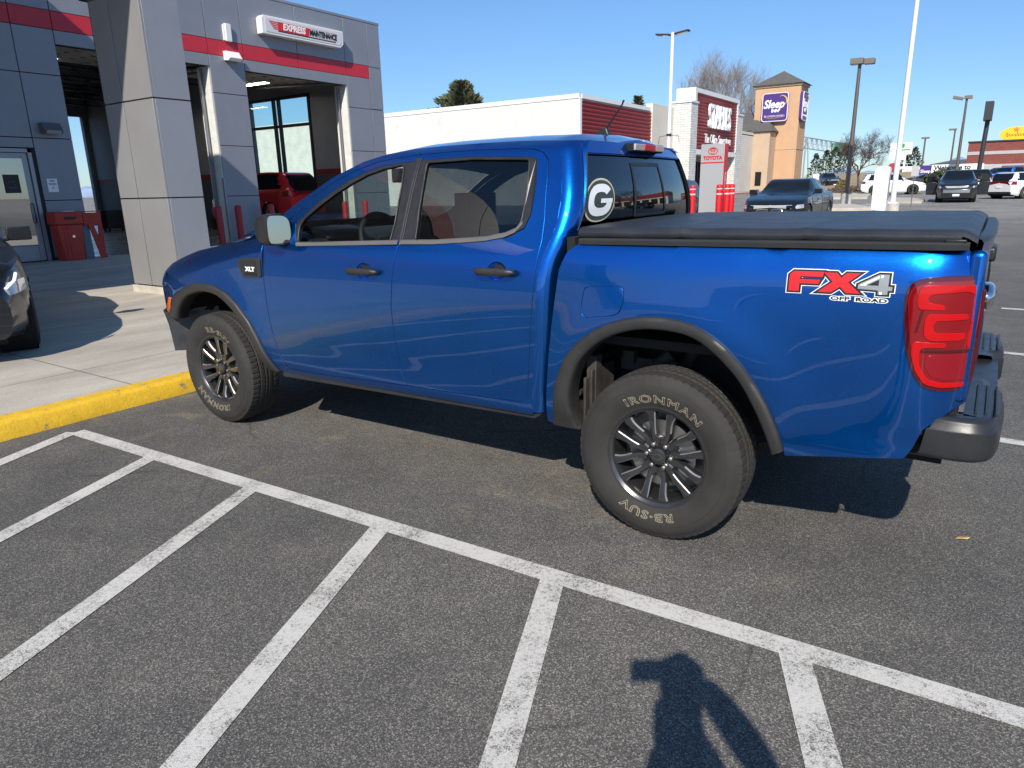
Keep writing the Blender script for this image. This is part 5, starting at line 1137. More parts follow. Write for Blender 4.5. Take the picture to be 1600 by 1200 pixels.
# ================================================================== generic vehicles
CAR_FACE = {}
def car(name, label, cat, loc, rz, m, kind='sedan', L=4.7, W=1.86, H=1.45, group=None, wheel_r=.34, ground=.17, dx=.09, detail=True, hood_z=None, roof_m=None):
    x0, x1 = -L/2, L/2; hw = W/2; s = empty(name, loc, label, cat, group); WO[s.name] = Vector((0, 0, 0)); bt = H*.655
    if kind == 'sedan': top = [(x0, .60*H), (x0+.10, .72*H), (x0+.25, .76*H), (x0+.75, .77*H), (x0+1.65, .985*H), (x0+2.1, H), (x0+2.75, .985*H), (x1-1.32, .70*H), (x1-1.0, .665*H), (x1-.35, .585*H), (x1-.08, .50*H), (x1, .44*H)]; win = (x0+.95, x1-1.35); ws = (x0+2.70, x1-1.25); rwn = (x0+.72, x0+1.62)
    elif kind == 'pickup': top = [(x0, .60*H), (x0+.05, .69*H), (x0+.3, .70*H), (x0+1.9, .70*H), (x0+2.02, .72*H), (x0+2.15, .955*H), (x0+2.5, .99*H), (x0+3.4, .98*H), (x1-1.45, .70*H), (x1-1.1, .665*H), (x1-.3, .60*H), (x1-.06, .54*H), (x1, .42*H)]; win = (x0+2.2, x1-1.5); ws = (x0+3.45, x1-1.4); rwn = (x0+2.0, x0+2.17)
    else: top = [(x0, .56*H), (x0+.05, .64*H), (x0+.30, .93*H), (x0+.55, .985*H), (x0+1.4, H), (x0+2.6, .985*H), (x1-1.32, .68*H), (x1-1.05, .635*H), (x1-.35, .575*H), (x1-.07, .51*H), (x1, .42*H)]; win = (x0+.42, x1-1.38); ws = (x0+2.62, x1-1.22); rwn = (x0+.03, x0+.36)
    tx = [q[0] for q in top]; tz = [q[1] for q in top]
    nx = int(L/dx); X = np.unique(np.r_[np.linspace(x0, x0+.3, 7), np.linspace(x0+.3, x1-.3, nx), np.linspace(x1-.3, x1, 8)])
    Hx = np.interp(X, tx, tz)
    for _ in range(2 if dx > .06 else 6): Hx[1:-1] = .25*Hx[:-2]+.5*Hx[1:-1]+.25*Hx[2:]
    R = wheel_r+.055; wx = (x0+.98 if kind != 'pickup' else x0+1.2, x1-.93)
    if kind == 'sedan': wx = (x0+1.05, x1-.88)
    NL = 13
    rows = []; tv = []
    for x, h in zip(X, Hx):
        ef = float(S01((x-x0)/.55)); er = float(S01((x1-x)/.75)); w = hw*(.80+.20*ef**.6)*(.76+.24*er**.6)
        bl = min(bt+.03*(x1-x)/L, h-.03); k = float(np.clip((h-bl-.05)/.30, 0, 1)); zb = ground+.10*(1-ef)+.06*(1-er); row = []
        for j in range(NL):
            t = j/(NL-1); z = zb+(bl-zb)*t; yy = w*(.955+.045*math.sin(min(1, t*1.9)*PI/2))-.055*max(0, (t-.62)/.38)**2*(1 if kind != 'x' else 0)-.05*max(0, .12-t)/.12
            yy -= .012*float(ga(t-.30, .07))
            row.append([x, yy, z])
        ys = row[-1][1]; rw = hw*.70*(.9+.1*min(ef, er))
        g = [(ys-.022, bl+.018), (ys-.035-.20*k*(ys-rw), bl+.02+.25*(h-bl)*k), (ys-.05-.5*k*(ys-rw), bl+.02+.55*(h-bl)*k), (ys-.06-.85*k*(ys-rw), bl+.02+.86*(h-bl)*k-.0), (ys-.10-1.*k*(ys-rw), bl+.02+.965*(h-bl)*k)]
        if k < 1:
            gg = [(ys-.022, bl+.010), (ys-.06, bl+.3*(h-bl)), (ys-.12, bl+.52*(h-bl)), (ys-.20, bl+.70*(h-bl)), (ys-.30, bl+.84*(h-bl))]
            g = [((1-k)*a[0]+k*c[0], (1-k)*a[1]+k*c[1]) for a, c in zip(gg, g)]
        for a, z in g: row.append([x, a, z])
        yl, zl = g[-1]
        for t in (.3, .6, .85, 1.): row.append([x, yl*(1-t), zl+(h-zl)*math.sin(t*PI/2)])
        rows.append(row)
    rows = np.array(rows); NJ = rows.shape[1]
    cz = wheel_r
    for i in range(len(X)):
        for j in range(NL):
            for wc in wx:
                dx_, dz_ = rows[i, j, 0]-wc, rows[i, j, 2]-cz; r = math.hypot(dx_, dz_)
                if abs(r-R) < max(.055, dx*.62) and r > .01: rows[i, j, 0] = wc+dx_*R/r; rows[i, j, 2] = max(cz+dz_*R/r, rows[i, 0, 2] if j == 0 else ground)
    body, wsh, rwd, sdw = MB(), MB(), MB(), [MB(), MB()]
    for i in range(len(X)-1):
        xm = .5*(X[i]+X[i+1])
        for j in range(NJ-1):
            q = [rows[i, j], rows[i, j+1], rows[i+1, j+1], rows[i+1, j]]; c = np.mean(q, 0)
            if j < NL-1 and any(math.hypot(c[0]-wc, c[2]-cz) < R-.004 for wc in wx): continue
            for sd in (1, -1):
                qq = [(p[0], p[1]*sd, p[2]) for p in q]; f = (0, 1, 2, 3) if sd > 0 else (3, 2, 1, 0)
                tgt = body
                if NL+1 <= j+1 and j < NL+3 and j >= NL and win[0]+.12*(j-NL) < xm < win[1]-.16*(j-NL)**1.15 and Hx[i] > bt+.22:
                    pil = win[0]+(win[1]-win[0])*(.50 if kind != 'pickup' else .5)
                    tgt = body if abs(xm-pil) < .05 else sdw[0 if sd > 0 else 1]
                if j >= NL+3 or (j >= NL+1 and (xm > ws[1]-.55 or xm < rwn[0]+.2)):
                    if ws[0] < xm < ws[1] and j >= NL+(3 if xm < ws[1]-.5 else 3): tgt = wsh
                    if rwn[0] < xm < rwn[1] and j >= NL+3: tgt = rwd
                tgt.add(qq, [f])
    for e, fl in ((0, 0), (-1, 1)):
        r = rows[e]; q = [tuple(p) for p in r]+[(p[0], -p[1], p[2]) for p in r[::-1][1:]]; body.add(q, [tuple(range(len(q))) if fl == 0 else tuple(range(len(q)))[::-1]])
    def mk(mb, nm, mt, par=s, **k):
        if not mb.v: return None
        o = mb.build(nm, mt, par, origin=(0, 0, 0)); me = o.data
        import bmesh as _bm; bm = _bm.new(); bm.from_mesh(me); _bm.ops.remove_doubles(bm, verts=bm.verts, dist=.0008); _bm.ops.recalc_face_normals(bm, faces=bm.faces) if nm == 'xx' else None; bm.to_mesh(me); bm.free()
        me.shade_smooth(); me.set_sharp_from_angle(angle=math.radians(38)); return o
    bd = mk(body, 'body', m); mk(wsh, 'windshield', DARKGL); mk(rwd, 'rear_window', DARKGL)
    for q in sdw: mk(q, 'side_window', DARKGL)
    B2 = lambda mb, nm, mt, par=s, **k: mb.build(nm, mt, par, origin=(0, 0, 0), **k)
    # doors seams, wells, wheels
    b = MB(); b.box(x0+.25, x1-.25, -hw+.18, hw-.18, ground-.02, ground+.30)
    for wc in wx: b.lathe([(0, -hw+.03), (R+.01, -hw+.03), (R+.01, -hw+.32), (0, -hw+.32)], 20, 1, (wc, 0, cz)); b.lathe([(0, hw-.32), (R+.01, hw-.32), (R+.01, hw-.03)], 20, 1, (wc, 0, cz))
    b = MB(); b.box(x0+.25, x1-.25, -hw+.28, hw-.28, ground-.02, ground+.30); b.box(x0+.5, x1-.5, -hw+.10, hw-.10, ground, ground+.06)
    for wc in wx:
        for sd in (-1, 1): b.lathe([(R+.004, sd*(hw-.035)), (R+.004, sd*(hw-.33)), (0, sd*(hw-.33))], 22, 1, (wc, 0, cz))
    B2(b, 'underbody', BLACK)
    w0 = bpy.data.objects.new('wheel', None); COL.objects.link(w0); w0.parent = s; WO[w0.name] = Vector((0, 0, 0))
    r_ = wheel_r; b = MB(); b.lathe([(r_*.66, -.095), (r_*.80, -.112), (r_*.94, -.105), (r_, -.085), (r_, .085), (r_*.94, .105), (r_*.66, .10)], 32, 1); B2(b, 'tyre', RUBBER, w0, smooth=40)
    b = MB(); b.lathe([(r_*.66, -.098), (r_*.63, -.104), (r_*.60, -.09), (r_*.58, .0), (.0, .0)], 28, 1)
    for k in range(5):
        for dd in (-.16, .16):
            a = 2*PI*k/5+.3; d = Vector((math.cos(a+dd), 0, math.sin(a+dd))); n_ = Vector((-d.z, 0, d.x))
            c0, c1 = Vector((math.cos(a), 0, math.sin(a)))*r_*.12, d*r_*.62; wd = .022
            b.add([c0-n_*wd+Vector((0, -.075, 0)), c0+n_*wd+Vector((0, -.075, 0)), c1+n_*wd+Vector((0, -.092, 0)), c1-n_*wd+Vector((0, -.092, 0)), c0-n_*wd, c0+n_*wd, c1+n_*wd, c1-n_*wd], [(0, 1, 2, 3), (0, 3, 7, 4), (1, 5, 6, 2)])
    b.lathe([(0, -.085), (r_*.13, -.083), (r_*.16, -.07)], 14, 1); B2(b, 'rim', roof_m or STEEL, w0, smooth=40)
    w0.location = (wx[0], hw-.115, r_); w0.rotation_euler = (0, 0, PI)
    for x, y, rt in ((wx[1], hw-.115, PI), (wx[0], -hw+.115, 0), (wx[1], -hw+.115, 0)):
        w = copy_tree(w0, s); w.location = (x, y, r_); w.rotation_euler = (0, .4, rt)
    def on_side(x, z):  # interpolate y on body side
        i = int(np.argmin(abs(X-x))); r = rows[i]; zz_ = r[:, 2]; j = int(np.argmin(abs(zz_[:NL+9]-z))); return r[j, 1]
    hz = Hx[np.argmin(abs(X-(x1-.12)))]
    for sd in (1, -1):
        b = MB(); rr = []                                     # headlight wraps the corner
        for z in (hz-.15, hz-.10, hz-.045):
            q = []
            for xx in np.linspace(x1-.42, x1-.012, 6): q.append((xx+.012, sd*(on_side(xx, z)+.006-.10*max(0, (xx-(x1-.12))/.12)**2), z+.05*(x1-xx)))
            q[-1] = (q[-1][0]+.012, q[-1][1], q[-1][2]); q.append((x1+.022, sd*(hw*.50), z)); rr.append(q)
        b.grid(rr, flip=sd > 0); B2(b, 'headlight', LENSC, s, smooth=60)
        b = MB(); rr = []; tzc = (.60 if kind == 'sedan' else .60)*H; th = .07 if kind == 'sedan' else .11
        for z in (tzc-th, tzc, tzc+th*.7):
            q = [(xx-.012, sd*(on_side(xx, z)+.006), z) for xx in np.linspace(x0+.30, x0+.01, 5)]; q.append((x0-.010, sd*(hw*.42 if kind == 'sedan' else hw*.60), z)); rr.append(q)
        b.grid(rr, flip=sd < 0); B2(b, 'tail_light', LENSR, s, smooth=60)
        b = MB(); xm_ = ws[1]-.42; zm = bt+.10; y_ = hw*.93; b.box(xm_-.07, xm_+.05, *sorted((sd*y_, sd*(y_+.22))), zm-.055, zm+.085); b.box(xm_-.03, xm_+.02, *sorted((sd*(y_-.10), sd*(y_+.02))), zm-.06, zm-.03)
        B2(b, 'door_mirror', m, s, bevel=.03, bseg=3)
        for xx in (win[0]+.85, win[0]+1.85):
            if xx < win[1]: b = MB(); b.box(xx, xx+.17, *sorted((sd*(on_side(xx, bt-.13)-.01), sd*(on_side(xx, bt-.13)+.03))), bt-.14, bt-.11); B2(b, 'door_handle', m, s, bevel=.008)
        b = MB(); gap = []
        for xx in (win[0]+(win[1]-win[0])*.5, win[1]+.12, win[0]+.10):
            b.tube([(xx, sd*(on_side(xx, z)+.0015), z) for z in np.linspace(ground+.08, bt-.02, 9)], .005, 4)
        if kind != 'pickup': B2(b, 'door_gap', BLACK, s)
    b = MB(); gx = x1-.005; b.box(gx, gx+.012, -hw*.40, hw*.40, hz-.20, hz-.06); b.box(gx-.02, gx+.010, -hw*.62, hw*.62, ground+.07, ground+.22); B2(b, 'grille', BLACK, s, bevel=.005)
    b = MB(); b.box(x0-.022, x0-.012, -.16, .16, .40*H+.02, .40*H+.14, 0); b.box(x1+.008, x1+.016, -.16, .16, ground+.16, ground+.27, 0); B2(b, 'licence_plate', W_INK, s)
    b = MB(); b.box(x0-.02, x0+.10, -hw*.80, hw*.80, ground+.10, ground+.24); B2(b, 'rear_bumper', PLAST, s, bevel=.02)
    s.rotation_euler = (0, 0, rz); return s
def P2(x, y): return (x, y, gz(y))
def gp(px, py): q = on_ground(px, py); return (q[0], q[1], gz(q[1]))
def ad(px, py, dep):
    q = at_depth(px, py, dep); return (q[0], q[1], gz(q[1]))
# dark hatchback at the left, nose towards the road
s = car('parked_car', 'glossy black car at the left edge showing its front corner and mirror', 'car', (-8.44, -.05, FZ), -.314, P_BLACK, 'sedan', 4.75, 1.84, 1.46, wheel_r=.345, dx=.05)
hw = .92; x1 = 4.75/2
b = MB(); q = [(x1-.10, .70, .64), (x1-.10, .66, .60), (x1-.05, .50, .565), (x1-.01, .30, .56), (x1-.0, .29, .58), (x1-.05, .50, .590), (x1-.11, .64, .625), (x1-.15, .70, .70), (x1-.22, .80, .74), (x1-.20, .80, .72)]
b.tube([(x1-.26, .80, .775), (x1-.17, .775, .72), (x1-.10, .70, .66), (x1-.05, .58, .63), (x1-.01, .42, .62)], .013, 6); b.build('daytime_running_light', mat('drl_white', (.85, .87, .9), .3, emit=(1, 1, 1), estr=.6), s, origin=(0, 0, 0), smooth=60)
b = MB(); b.lathe([(0, .03), (.03, .028), (.045, .0)], 16, 0, (x1-.10, .56, .70)); b.build('projector', CHROME, s, origin=(0, 0, 0), smooth=50)
car('suv', 'red sport utility vehicle seen from behind inside the right garage bay', 'suv', (-21.9, 14.75, FZ+.30), PI, P_RED, 'suv', 4.8, 1.92, 1.86, wheel_r=.39, dx=.06)
car('parked_car', 'white car inside the left bay beyond the waste bin', 'car', (-42.5, 15.0, .10), .2, P_WHITE, 'sedan', 4.7, 1.84, 1.45)
# across the lot
s = car('sedan', 'black sedan with twin kidney-shaped grilles facing the camera behind the bed cover', 'car', (-4.50, 21.7, gz(21)+.09), -PI/2, P_BLACK, 'sedan', 4.95, 1.87, 1.47, wheel_r=.35, dx=.06)
x1 = 4.95/2
for sd in (-1, 1):
    b = MB(); b.prism([(sd*.04, .38), (sd*.36, .38), (sd*.40, .50), (sd*.34, .59), (sd*.06, .59)], 0, x1+.004, x1+.03); b.build('kidney_grille', BLACK, s, origin=(0, 0, 0))
    b = MB(); pts = [(x1+.033, sd*.04, .38), (x1+.033, sd*.36, .38), (x1+.033, sd*.40, .50), (x1+.033, sd*.34, .59), (x1+.033, sd*.06, .59), (x1+.033, sd*.04, .38)]; b.tube(pts, .012, 5)
    for k in range(1, 7): b.tube([(x1+.032, sd*(.05+.045*k), .39), (x1+.032, sd*(.05+.045*k), .585)], .004, 4)
    b.build('grille_surround', CHROME, s, origin=(0, 0, 0), smooth=60)
b = MB(); b.lathe([(0, .012), (.04, .010), (.045, 0)], 16, 0, (x1-.02, 0, .67)); b.build('round_badge', WHITEP, s, origin=(0, 0, 0))
car('suv', 'dark sport utility vehicle hidden behind the white and red pylon sign', 'suv', (-9.2, 22.8, gz(22)), -PI/2+.1, P_DARK, 'suv', 4.7, 1.88, 1.62, wheel_r=.37)
def facing(px, py, dep, yaw_off=0.):
    q = ad(px, py, dep); a = math.atan2(CP[1]-q[1], CP[0]-q[0]); return q, a+yaw_off
q, a = facing(1492, 315, 40); s = car('suv', 'dark grey mid-size sport utility vehicle facing the camera with its front doors open', 'suv', q, a, P_DARK, 'suv', 4.85, 1.93, 1.73, wheel_r=.38, roof_m=STEEL)
b = MB(); b.box(4.85/2+.01, 4.85/2+.03, -.62, .62, .50, .68); b.build('bright_grille', CHROME, s, origin=(0, 0, 0), bevel=.01)
for sd in (-1, 1):
    b = MB(); b.prism([(.45, .38), (1.0, .38), (1.05, 1.08), (.55, 1.08)], 0, -.02, .02); b.v = [(v[0]+.75, sd*(v[1]+.48), v[2]) for v in b.v]; dd = b.build('open_door', P_DARK, s, origin=(0, 0, 0), bevel=.02)
    b = MB(); b.prism([(1.03, 1.08), (1.52, 1.08), (1.40, 1.45), (1.05, 1.50)], 0, .74, .76)
    b.v = [(v[0], sd*v[1], v[2]) for v in b.v]; b.build('door_window', DARKGL, dd, origin=(0, 0, 0))
q, a = facing(1520, 303, 52, .1); car('suv', 'black sport utility vehicle parked right behind the dark grey one', 'suv', q, a+PI, P_BLACK, 'suv', 4.8, 1.9, 1.75, wheel_r=.38)
q, a = facing(1597, 314, 42, .9); s = car('hatchback', 'white car cut by the right edge of the picture', 'car', (q[0], q[1], gz(q[1])), .95, P_WHITE, 'suv', 4.4, 1.82, 1.52, wheel_r=.34)
q, a = facing(1392, 303, 56); car('suv', 'white sport utility vehicle crossing behind the white pole', 'suv', q, math.atan2(RT[1], RT[0])-.35, P_WHITE, 'suv', 4.6, 1.85, 1.62, wheel_r=.37, roof_m=BLACK)
q, a = facing(1452, 291, 75); car('parked_car', 'dark car low behind the banner row, left of the grey suv', 'car', q, math.atan2(RT[1], RT[0])-.2, P_DARK, 'sedan', 4.6, 1.85, 1.5)
q, a = facing(1291, 293, 95); car('pickup', 'dark pickup driving near the tan embankment', 'pickup', q, a+.35, P_DARK, 'pickup', 5.8, 2.0, 1.9, wheel_r=.42)
q, a = facing(1418, 258, 130); car('suv', 'white sport utility vehicle on top of the embankment', 'suv', (q[0], q[1], 2.7), math.atan2(RT[1], RT[0]), P_WHITE, 'suv', 4.7, 1.85, 1.7, wheel_r=.37)
q, a = facing(1578, 293, 62); car('pickup', 'bright blue pickup by the brick restaurant', 'pickup', q, math.atan2(RT[1], RT[0])+.2, P_AZURE, 'pickup', 5.9, 2.0, 1.95, wheel_r=.43, roof_m=BLACK)
q, a = facing(1562, 289, 70); car('pickup', 'dark pickup beside the bright blue one', 'pickup', q, math.atan2(RT[1], RT[0])+PI, P_NAVY, 'pickup', 5.9, 2.0, 1.95, wheel_r=.43)
for x, y, r, m_, k, lab in ((-44.0, 12.6, 1.2, P_SILVER, 'sedan', 'silver car far behind the service building'), (-52, 18, .3, P_WHITE, 'suv', 'white suv far behind the service building')):
    car('parked_car', lab, 'car', (x, y, .0), r, m_, k, 4.6, 1.84, 1.5)
# ================================================================== pylon, bollards, kiosk
GR = gz(21)+.10
s = root('pylon_sign', (-6.9, 21, GR), 'slim light grey pylon sign with red oval emblem beside the red bollards', 'sign')
PYG = mat('pylon_grey', (.42, .43, .44), .4, .2)
b = MB(); b.box(-7.30, -6.52, 21, 21.32, GR-.1, 2.80); bd = b.build('body', PYG, s, bevel=.006)
b = MB(); b.box(-7.295, -6.525, 20.990, 20.999, 2.20, 2.235); b.box(-6.52, -6.50, 20.995, 21.325, GR, 2.80); b.build('red_edge', BOLB, s)
b = MB()
def ering(cx, cz, a, c_, w, y=20.992, n=32):
    o = [(cx+a*math.cos(t), y, cz+c_*math.sin(t)) for t in np.linspace(0, 2*PI, n+1)]; i = [(cx+(a-w)*math.cos(t), y, cz+(c_-w*.8)*math.sin(t)) for t in np.linspace(0, 2*PI, n+1)]; b.grid([o, i])
ering(-6.90, 2.58, .165, .115, .026); ering(-6.90, 2.617, .105, .045, .022); ering(-6.90, 2.575, .05, .105, .020)
text_on(b, 'TOYOTA', (-6.90, 20.990, 2.36), (1, 0, 0), (0, 0, 1), .155, off=.008, sx=.98, ext=.001)
text_on(b, 'TOYOTA', (-6.497, 21.16, 1.6), (0, 0, 1), (0, -1, 0), .15, off=.004, ext=.001, mi=1)
b.build('sign_lettering', [BOLB, W_INK], s)
b = MB(); b.box(-7.45, -6.3, 20.85, 21.45, gz(21)-.05, GR+.05); b.build('base_slab', CURBC, s, bevel=.01)
GB = 'bright red bollards with white bands around the pylon sign'
for x, y, lab in ((-6.98, 19.5, 'bright red bollard on the left of the pylon sign'), (-6.16, 19.6, 'bright red bollard nearest the pylon right edge'), (-6.01, 19.9, 'bright red bollard second from the right of the pylon group'), (-5.99, 20.3, 'bright red bollard farthest right beside the pylon')):
    bollard(x, y, gz(y)+.08, 1.36, .094, BOLB, lab, GB)
b = MB(); b.box(-5.62, -5.42, 21.0, 21.35, gz(21), 1.35); tag(b.build('utility_cabinet', PYG, origin=(-5.5, 21.1, gz(21)), bevel=.02), 'small grey utility cabinet right of the red bollards', 'cabinet')
s = root('charging_kiosk', (-2.38, 25.1, gz(25)), 'white kiosk with rounded top standing left of the white pole', 'kiosk')
b = MB(); b.prism([(-2.58, .12), (-2.58, 1.80), (-2.55, 1.90), (-2.47, 1.97), (-2.38, 1.99), (-2.20, 1.99), (-2.14, 1.96), (-2.12, 1.90), (-2.12, .12)], 1, 25.0, 25.5); b.build('housing', mat('kiosk_white', (.82, .82, .82), .35), s, bevel=.015)
b = MB(); b.box(-2.119, -2.11, 25.06, 25.40, .9, 1.75); b.build('screen_panel', mat('kiosk_grey', (.35, .36, .38), .4), s); b = MB(); b.box(-2.7, -2.0, 24.9, 25.6, .10, .20); b.build('plinth', CURBC, s, bevel=.01)
# ================================================================== light poles
def pole(px, py_top, py_bot, dep, r0, r1, m, lab, head, base=None, group='parking lot light poles'):
    q = ad(px[1], py_bot, dep); top = at_depth(px[0], py_top, dep)[2]; x, y, z = q; s = root('light_pole', q, lab, 'light pole', group)
    b = MB(); b.tube([(x, y, z), (x, y, top)], [r0, r1], 10); b.build('shaft', m, s, smooth=50)
    b = MB(); b.box(x-r0*2, x+r0*2, y-r0*2, y+r0*2, z+(base or 0)+.0, z+(base or 0)+.05); b.build('base_plate', m, s)
    if base: b = MB(); b.lathe([(.28, -.1), (.28, base), (.25, base+.01), (0, base+.01)], 20, 2, (x, y, z)); b.build('concrete_base', CURBC, s, smooth=40)
    for k, (dx, dy, w, l, h, tilt) in enumerate(head):
        b = MB(); b.box(-l/2, l/2, -w/2, w/2, -h/2, h/2); mm = Matrix.Translation((x+dx, y+dy, top-.05)) @ Matrix.Rotation(tilt, 4, 'Y'); b.xf(mm)
        hd = b.build('lamp_head', mat('lamp_bronze', (.17, .145, .12), .5) if m is not WHITEP else DARKF, s, bevel=.02)
        b = MB(); b.box(-l*.38, l*.38, -w*.38, w*.38, -h/2-.012, -h/2-.002); b.xf(mm); b.build('lens', LENSC, hd, origin=WO[s.name])
    return s, x, y, z, top
BRZ = mat('bronze_pole', (.13, .11, .095), .5, .3)
sp, x, y, z, top = pole((1048, 1042), 64, 300, 36, .11, .085, WHITEP, 'white light pole with two flat spread heads in front of the pale store', [(-.48, 0, .34, .72, .07, .12), (.48, 0, .34, .72, .07, -.12)])
b = MB(); b.tube([(x-.55, y, 3.55), (x-.5, y, 3.9), (x, y, 3.95), (x+.5, y, 3.9), (x+.55, y, 3.6)], .014, 5); b.box(x-.1, x+.1, y-.1, y+.1, 3.9, 4.02); b.build('banner_arm', DARKF, sp)
pole((1340, 1321), 104, 318, 39, .13, .085, BRZ, 'bronze light pole with two box heads on a round concrete base', [(-.13, -.1, .50, .62, .30, 0), (.42, .3, .45, .5, .28, 0)], .62)
pole((1433, 1393), -22, 331, 31, .115, .085, WHITEP, 'tall white flag-like pole rising out of the top of the picture', [(-.48, 0, .34, .72, .07, .1)], .35)
pole((1503, 1492), 155, 285, 58, .13, .08, BRZ, 'bronze light pole with two angled heads left of the brick restaurant', [(-.62, .1, .5, .72, .22, .25), (.1, .0, .5, .55, .25, 0)])
pole((1487, 1481), 203, 285, 90, .12, .09, BRZ, 'thin distant light pole with one short head', [(-.25, 0, .4, .9, .2, 0)])
pole((1442, 1437), 216, 285, 90, .12, .09, BRZ, 'thin distant light pole just right of the white sign', [(0, 0, .4, .9, .2, 0)])
pole((1497, 1490), 193, 285, 120, .10, .05, mat('galvanised', (.45, .46, .47), .5, .5), 'thin pale distant mast beside the bronze pole', [])
q = ad(1526, 285, 75); s = root('tall_sign', q, 'tall dark sign box edge-on on a dark post by the restaurant', 'sign'); x, y, z = q; t_ = at_depth(1533, 163, 75)[2]
b = MB(); b.tube([(x, y, z), (x+.15, y, t_-1.7)], .22, 8); b.build('post', DARKF, s, smooth=50); b = MB(); b.box(x-.25, x+.50, y-1.1, y+1.1, t_-1.85, t_); b.build('sign_box', DARKF, s, bevel=.03)
# ================================================================== pale store
WB = bpy.data.materials.new('white_block_wall'); WB.use_nodes = True; t = NT(WB); bs = t.n['Principled BSDF']; tc = t.add('ShaderNodeTexCoord')
def brickmat(m, col, mort, bw, bh, ms=.012, bump=.6, axis='XZ', var=.1):
    m.use_nodes = True; t = NT(m); bs = t.n['Principled BSDF']; tc = t.add('ShaderNodeTexCoord'); sp = t.add('ShaderNodeSeparateXYZ'); t.link(tc.outputs['Object'], sp.inputs[0])
    ad_ = t.add('ShaderNodeMath', operation='ADD'); t.link(sp.outputs[0], ad_.inputs[0]); t.link(sp.outputs[1], ad_.inputs[1]); cb = t.add('ShaderNodeCombineXYZ'); t.link(ad_.outputs[0], cb.inputs[0]); t.link(sp.outputs[2], cb.inputs[1])
    br = t.add('ShaderNodeTexBrick'); t.link(cb.outputs[0], br.inputs[0]); br.inputs['Scale'].default_value = 1; br.inputs['Brick Width'].default_value = bw; br.inputs['Row Height'].default_value = bh; br.inputs['Mortar Size'].default_value = ms
    br.inputs['Color1'].default_value = c4([v*(1-var) for v in col]); br.inputs['Color2'].default_value = c4([min(1, v*(1+var)) for v in col]); br.inputs['Mortar'].default_value = c4(mort)
    n = t.add('ShaderNodeTexNoise', i_Scale=1.2, i_Detail=7.); t.link(cb.outputs[0], n.inputs[0]); mr = t.add('ShaderNodeMapRange'); mr.inputs[1].default_value = .3; mr.inputs[2].default_value = .7; mr.inputs[3].default_value = .88; mr.inputs[4].default_value = 1.06; t.link(n.outputs[0], mr.inputs[0])
    mx = t.add('ShaderNodeMix', data_type='RGBA', blend_type='MULTIPLY'); mx.inputs[0].default_value = 1; t.link(br.outputs[0], mx.inputs[6]); t.link(mr.outputs[0], mx.inputs[7]); t.link(mx.outputs[2], bs.inputs['Base Color']); bs.inputs['Roughness'].default_value = .85
    bn = t.add('ShaderNodeBump', i_Strength=bump, i_Distance=.02); bn.invert = True; t.link(br.outputs['Fac'], bn.inputs['Height']); t.link(bn.outputs[0], bs.inputs['Normal']); return m
MATS['white_block_wall'] = brickmat(WB, (.70, .68, .63), (.655, .635, .585), .4, .20, .012, .2, var=.03)
STONE = brickmat(bpy.data.materials.new('white_split_stone'), (.72, .71, .68), (.55, .54, .51), .6, .20, .03, 1., var=.10)
CREAM = mat('cream_stucco', (.66, .61, .53), .85, var=.06, vscale=.6); TRIMW = mat('white_trim', (.76, .75, .73), .6); CORR = mat('red_corrugated_metal', (.30, .028, .035), .45, .2, var=.08)
GS = .45
s = root('office_store', (-24.13, 60, GS), 'long white store with red corrugated panels and stone-pillared entrance tower', 'building')
b = MB(); b.box(-66, -24.13, 43.3, 43.6, -.2, 7.50); b.box(-24.43, -24.131, 43.6, 56, -.2, 7.48); b.build('side_wall', WB, s)
b = MB(); b.box(-66, -24.10, 43.25, 43.62, 7.50, 7.80); b.box(-24.45, -24.06, 43.62, 55.8, 7.50, 7.79); b.box(-24.13, -24.02, 43.25, 43.52, 0, 7.5); b.build('parapet_cap', TRIMW, s)
b = MB(); rr = []
for i, z in enumerate(np.arange(1.0, 7.38, .07)): rr.append([(-24.02+.055*math.sin(2*PI*z/.28), y, z) for y in (43.55, 55.6)])
b.grid(rr, flip=True); b.build('corrugated_panel', CORR, s, smooth=60)
b = MB(); b.box(-24.5, -23.9, 55.6, 60.3, 0, 8.1); b.box(-24.6, -24.4, 60.3, 96, 0, 7.3); b.build('stucco_wall', CREAM, s)
b = MB(); b.box(-66, -24.4, 43.6, 96, 6.9, 7.0); b.build('roof', mat('store_roof', (.4, .4, .4), .8), s)
b = MB(); b.box(-24.1, -22.30, 60.3, 61.95, GS, 8.45); b.build('stone_pillar', STONE, s); b = MB(); b.box(-24.1, -22.30, 73.6, 75.5, GS, 8.25); b.build('stone_pillar', STONE, s)
b = MB(); b.box(-24.2, -22.22, 60.2, 61.98, 8.45, 8.6); b.box(-24.2, -22.22, 73.5, 75.6, 8.25, 8.4); b.build('pillar_cap', TRIMW, s)
b = MB(); b.box(-24.0, -22.25, 61.0, 73.9, 9.35, 9.72); b.box(-24.0, -22.25, 61.0, 61.5, 8.62, 9.35); b.box(-24.0, -22.32, 61.96, 73.59, 4.15, 4.6); b.box(-23.9, -22.45, 61.5, 73.6, 4.6, 9.35); b.box(-22.45, -22.25, 73.4, 73.59, 4.6, 9.35); tw = b.build('entrance_tower', TRIMW, s)
b = MB(); rr = []
for z in np.arange(4.62, 9.34, .07): rr.append([(-22.36+.05*math.sin(2*PI*z/.28), y, z) for y in (61.97, 73.38)])
b.grid(rr, flip=True); b.build('corrugated_panel', CORR, s, smooth=60)
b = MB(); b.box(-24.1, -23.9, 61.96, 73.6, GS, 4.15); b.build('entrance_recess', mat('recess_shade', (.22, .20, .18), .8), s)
b = MB(); b.box(-23.88, -23.8, 63, 72.5, GS, 3.6); en = b.build('entrance_glass', DARKGL, s); b = MB()
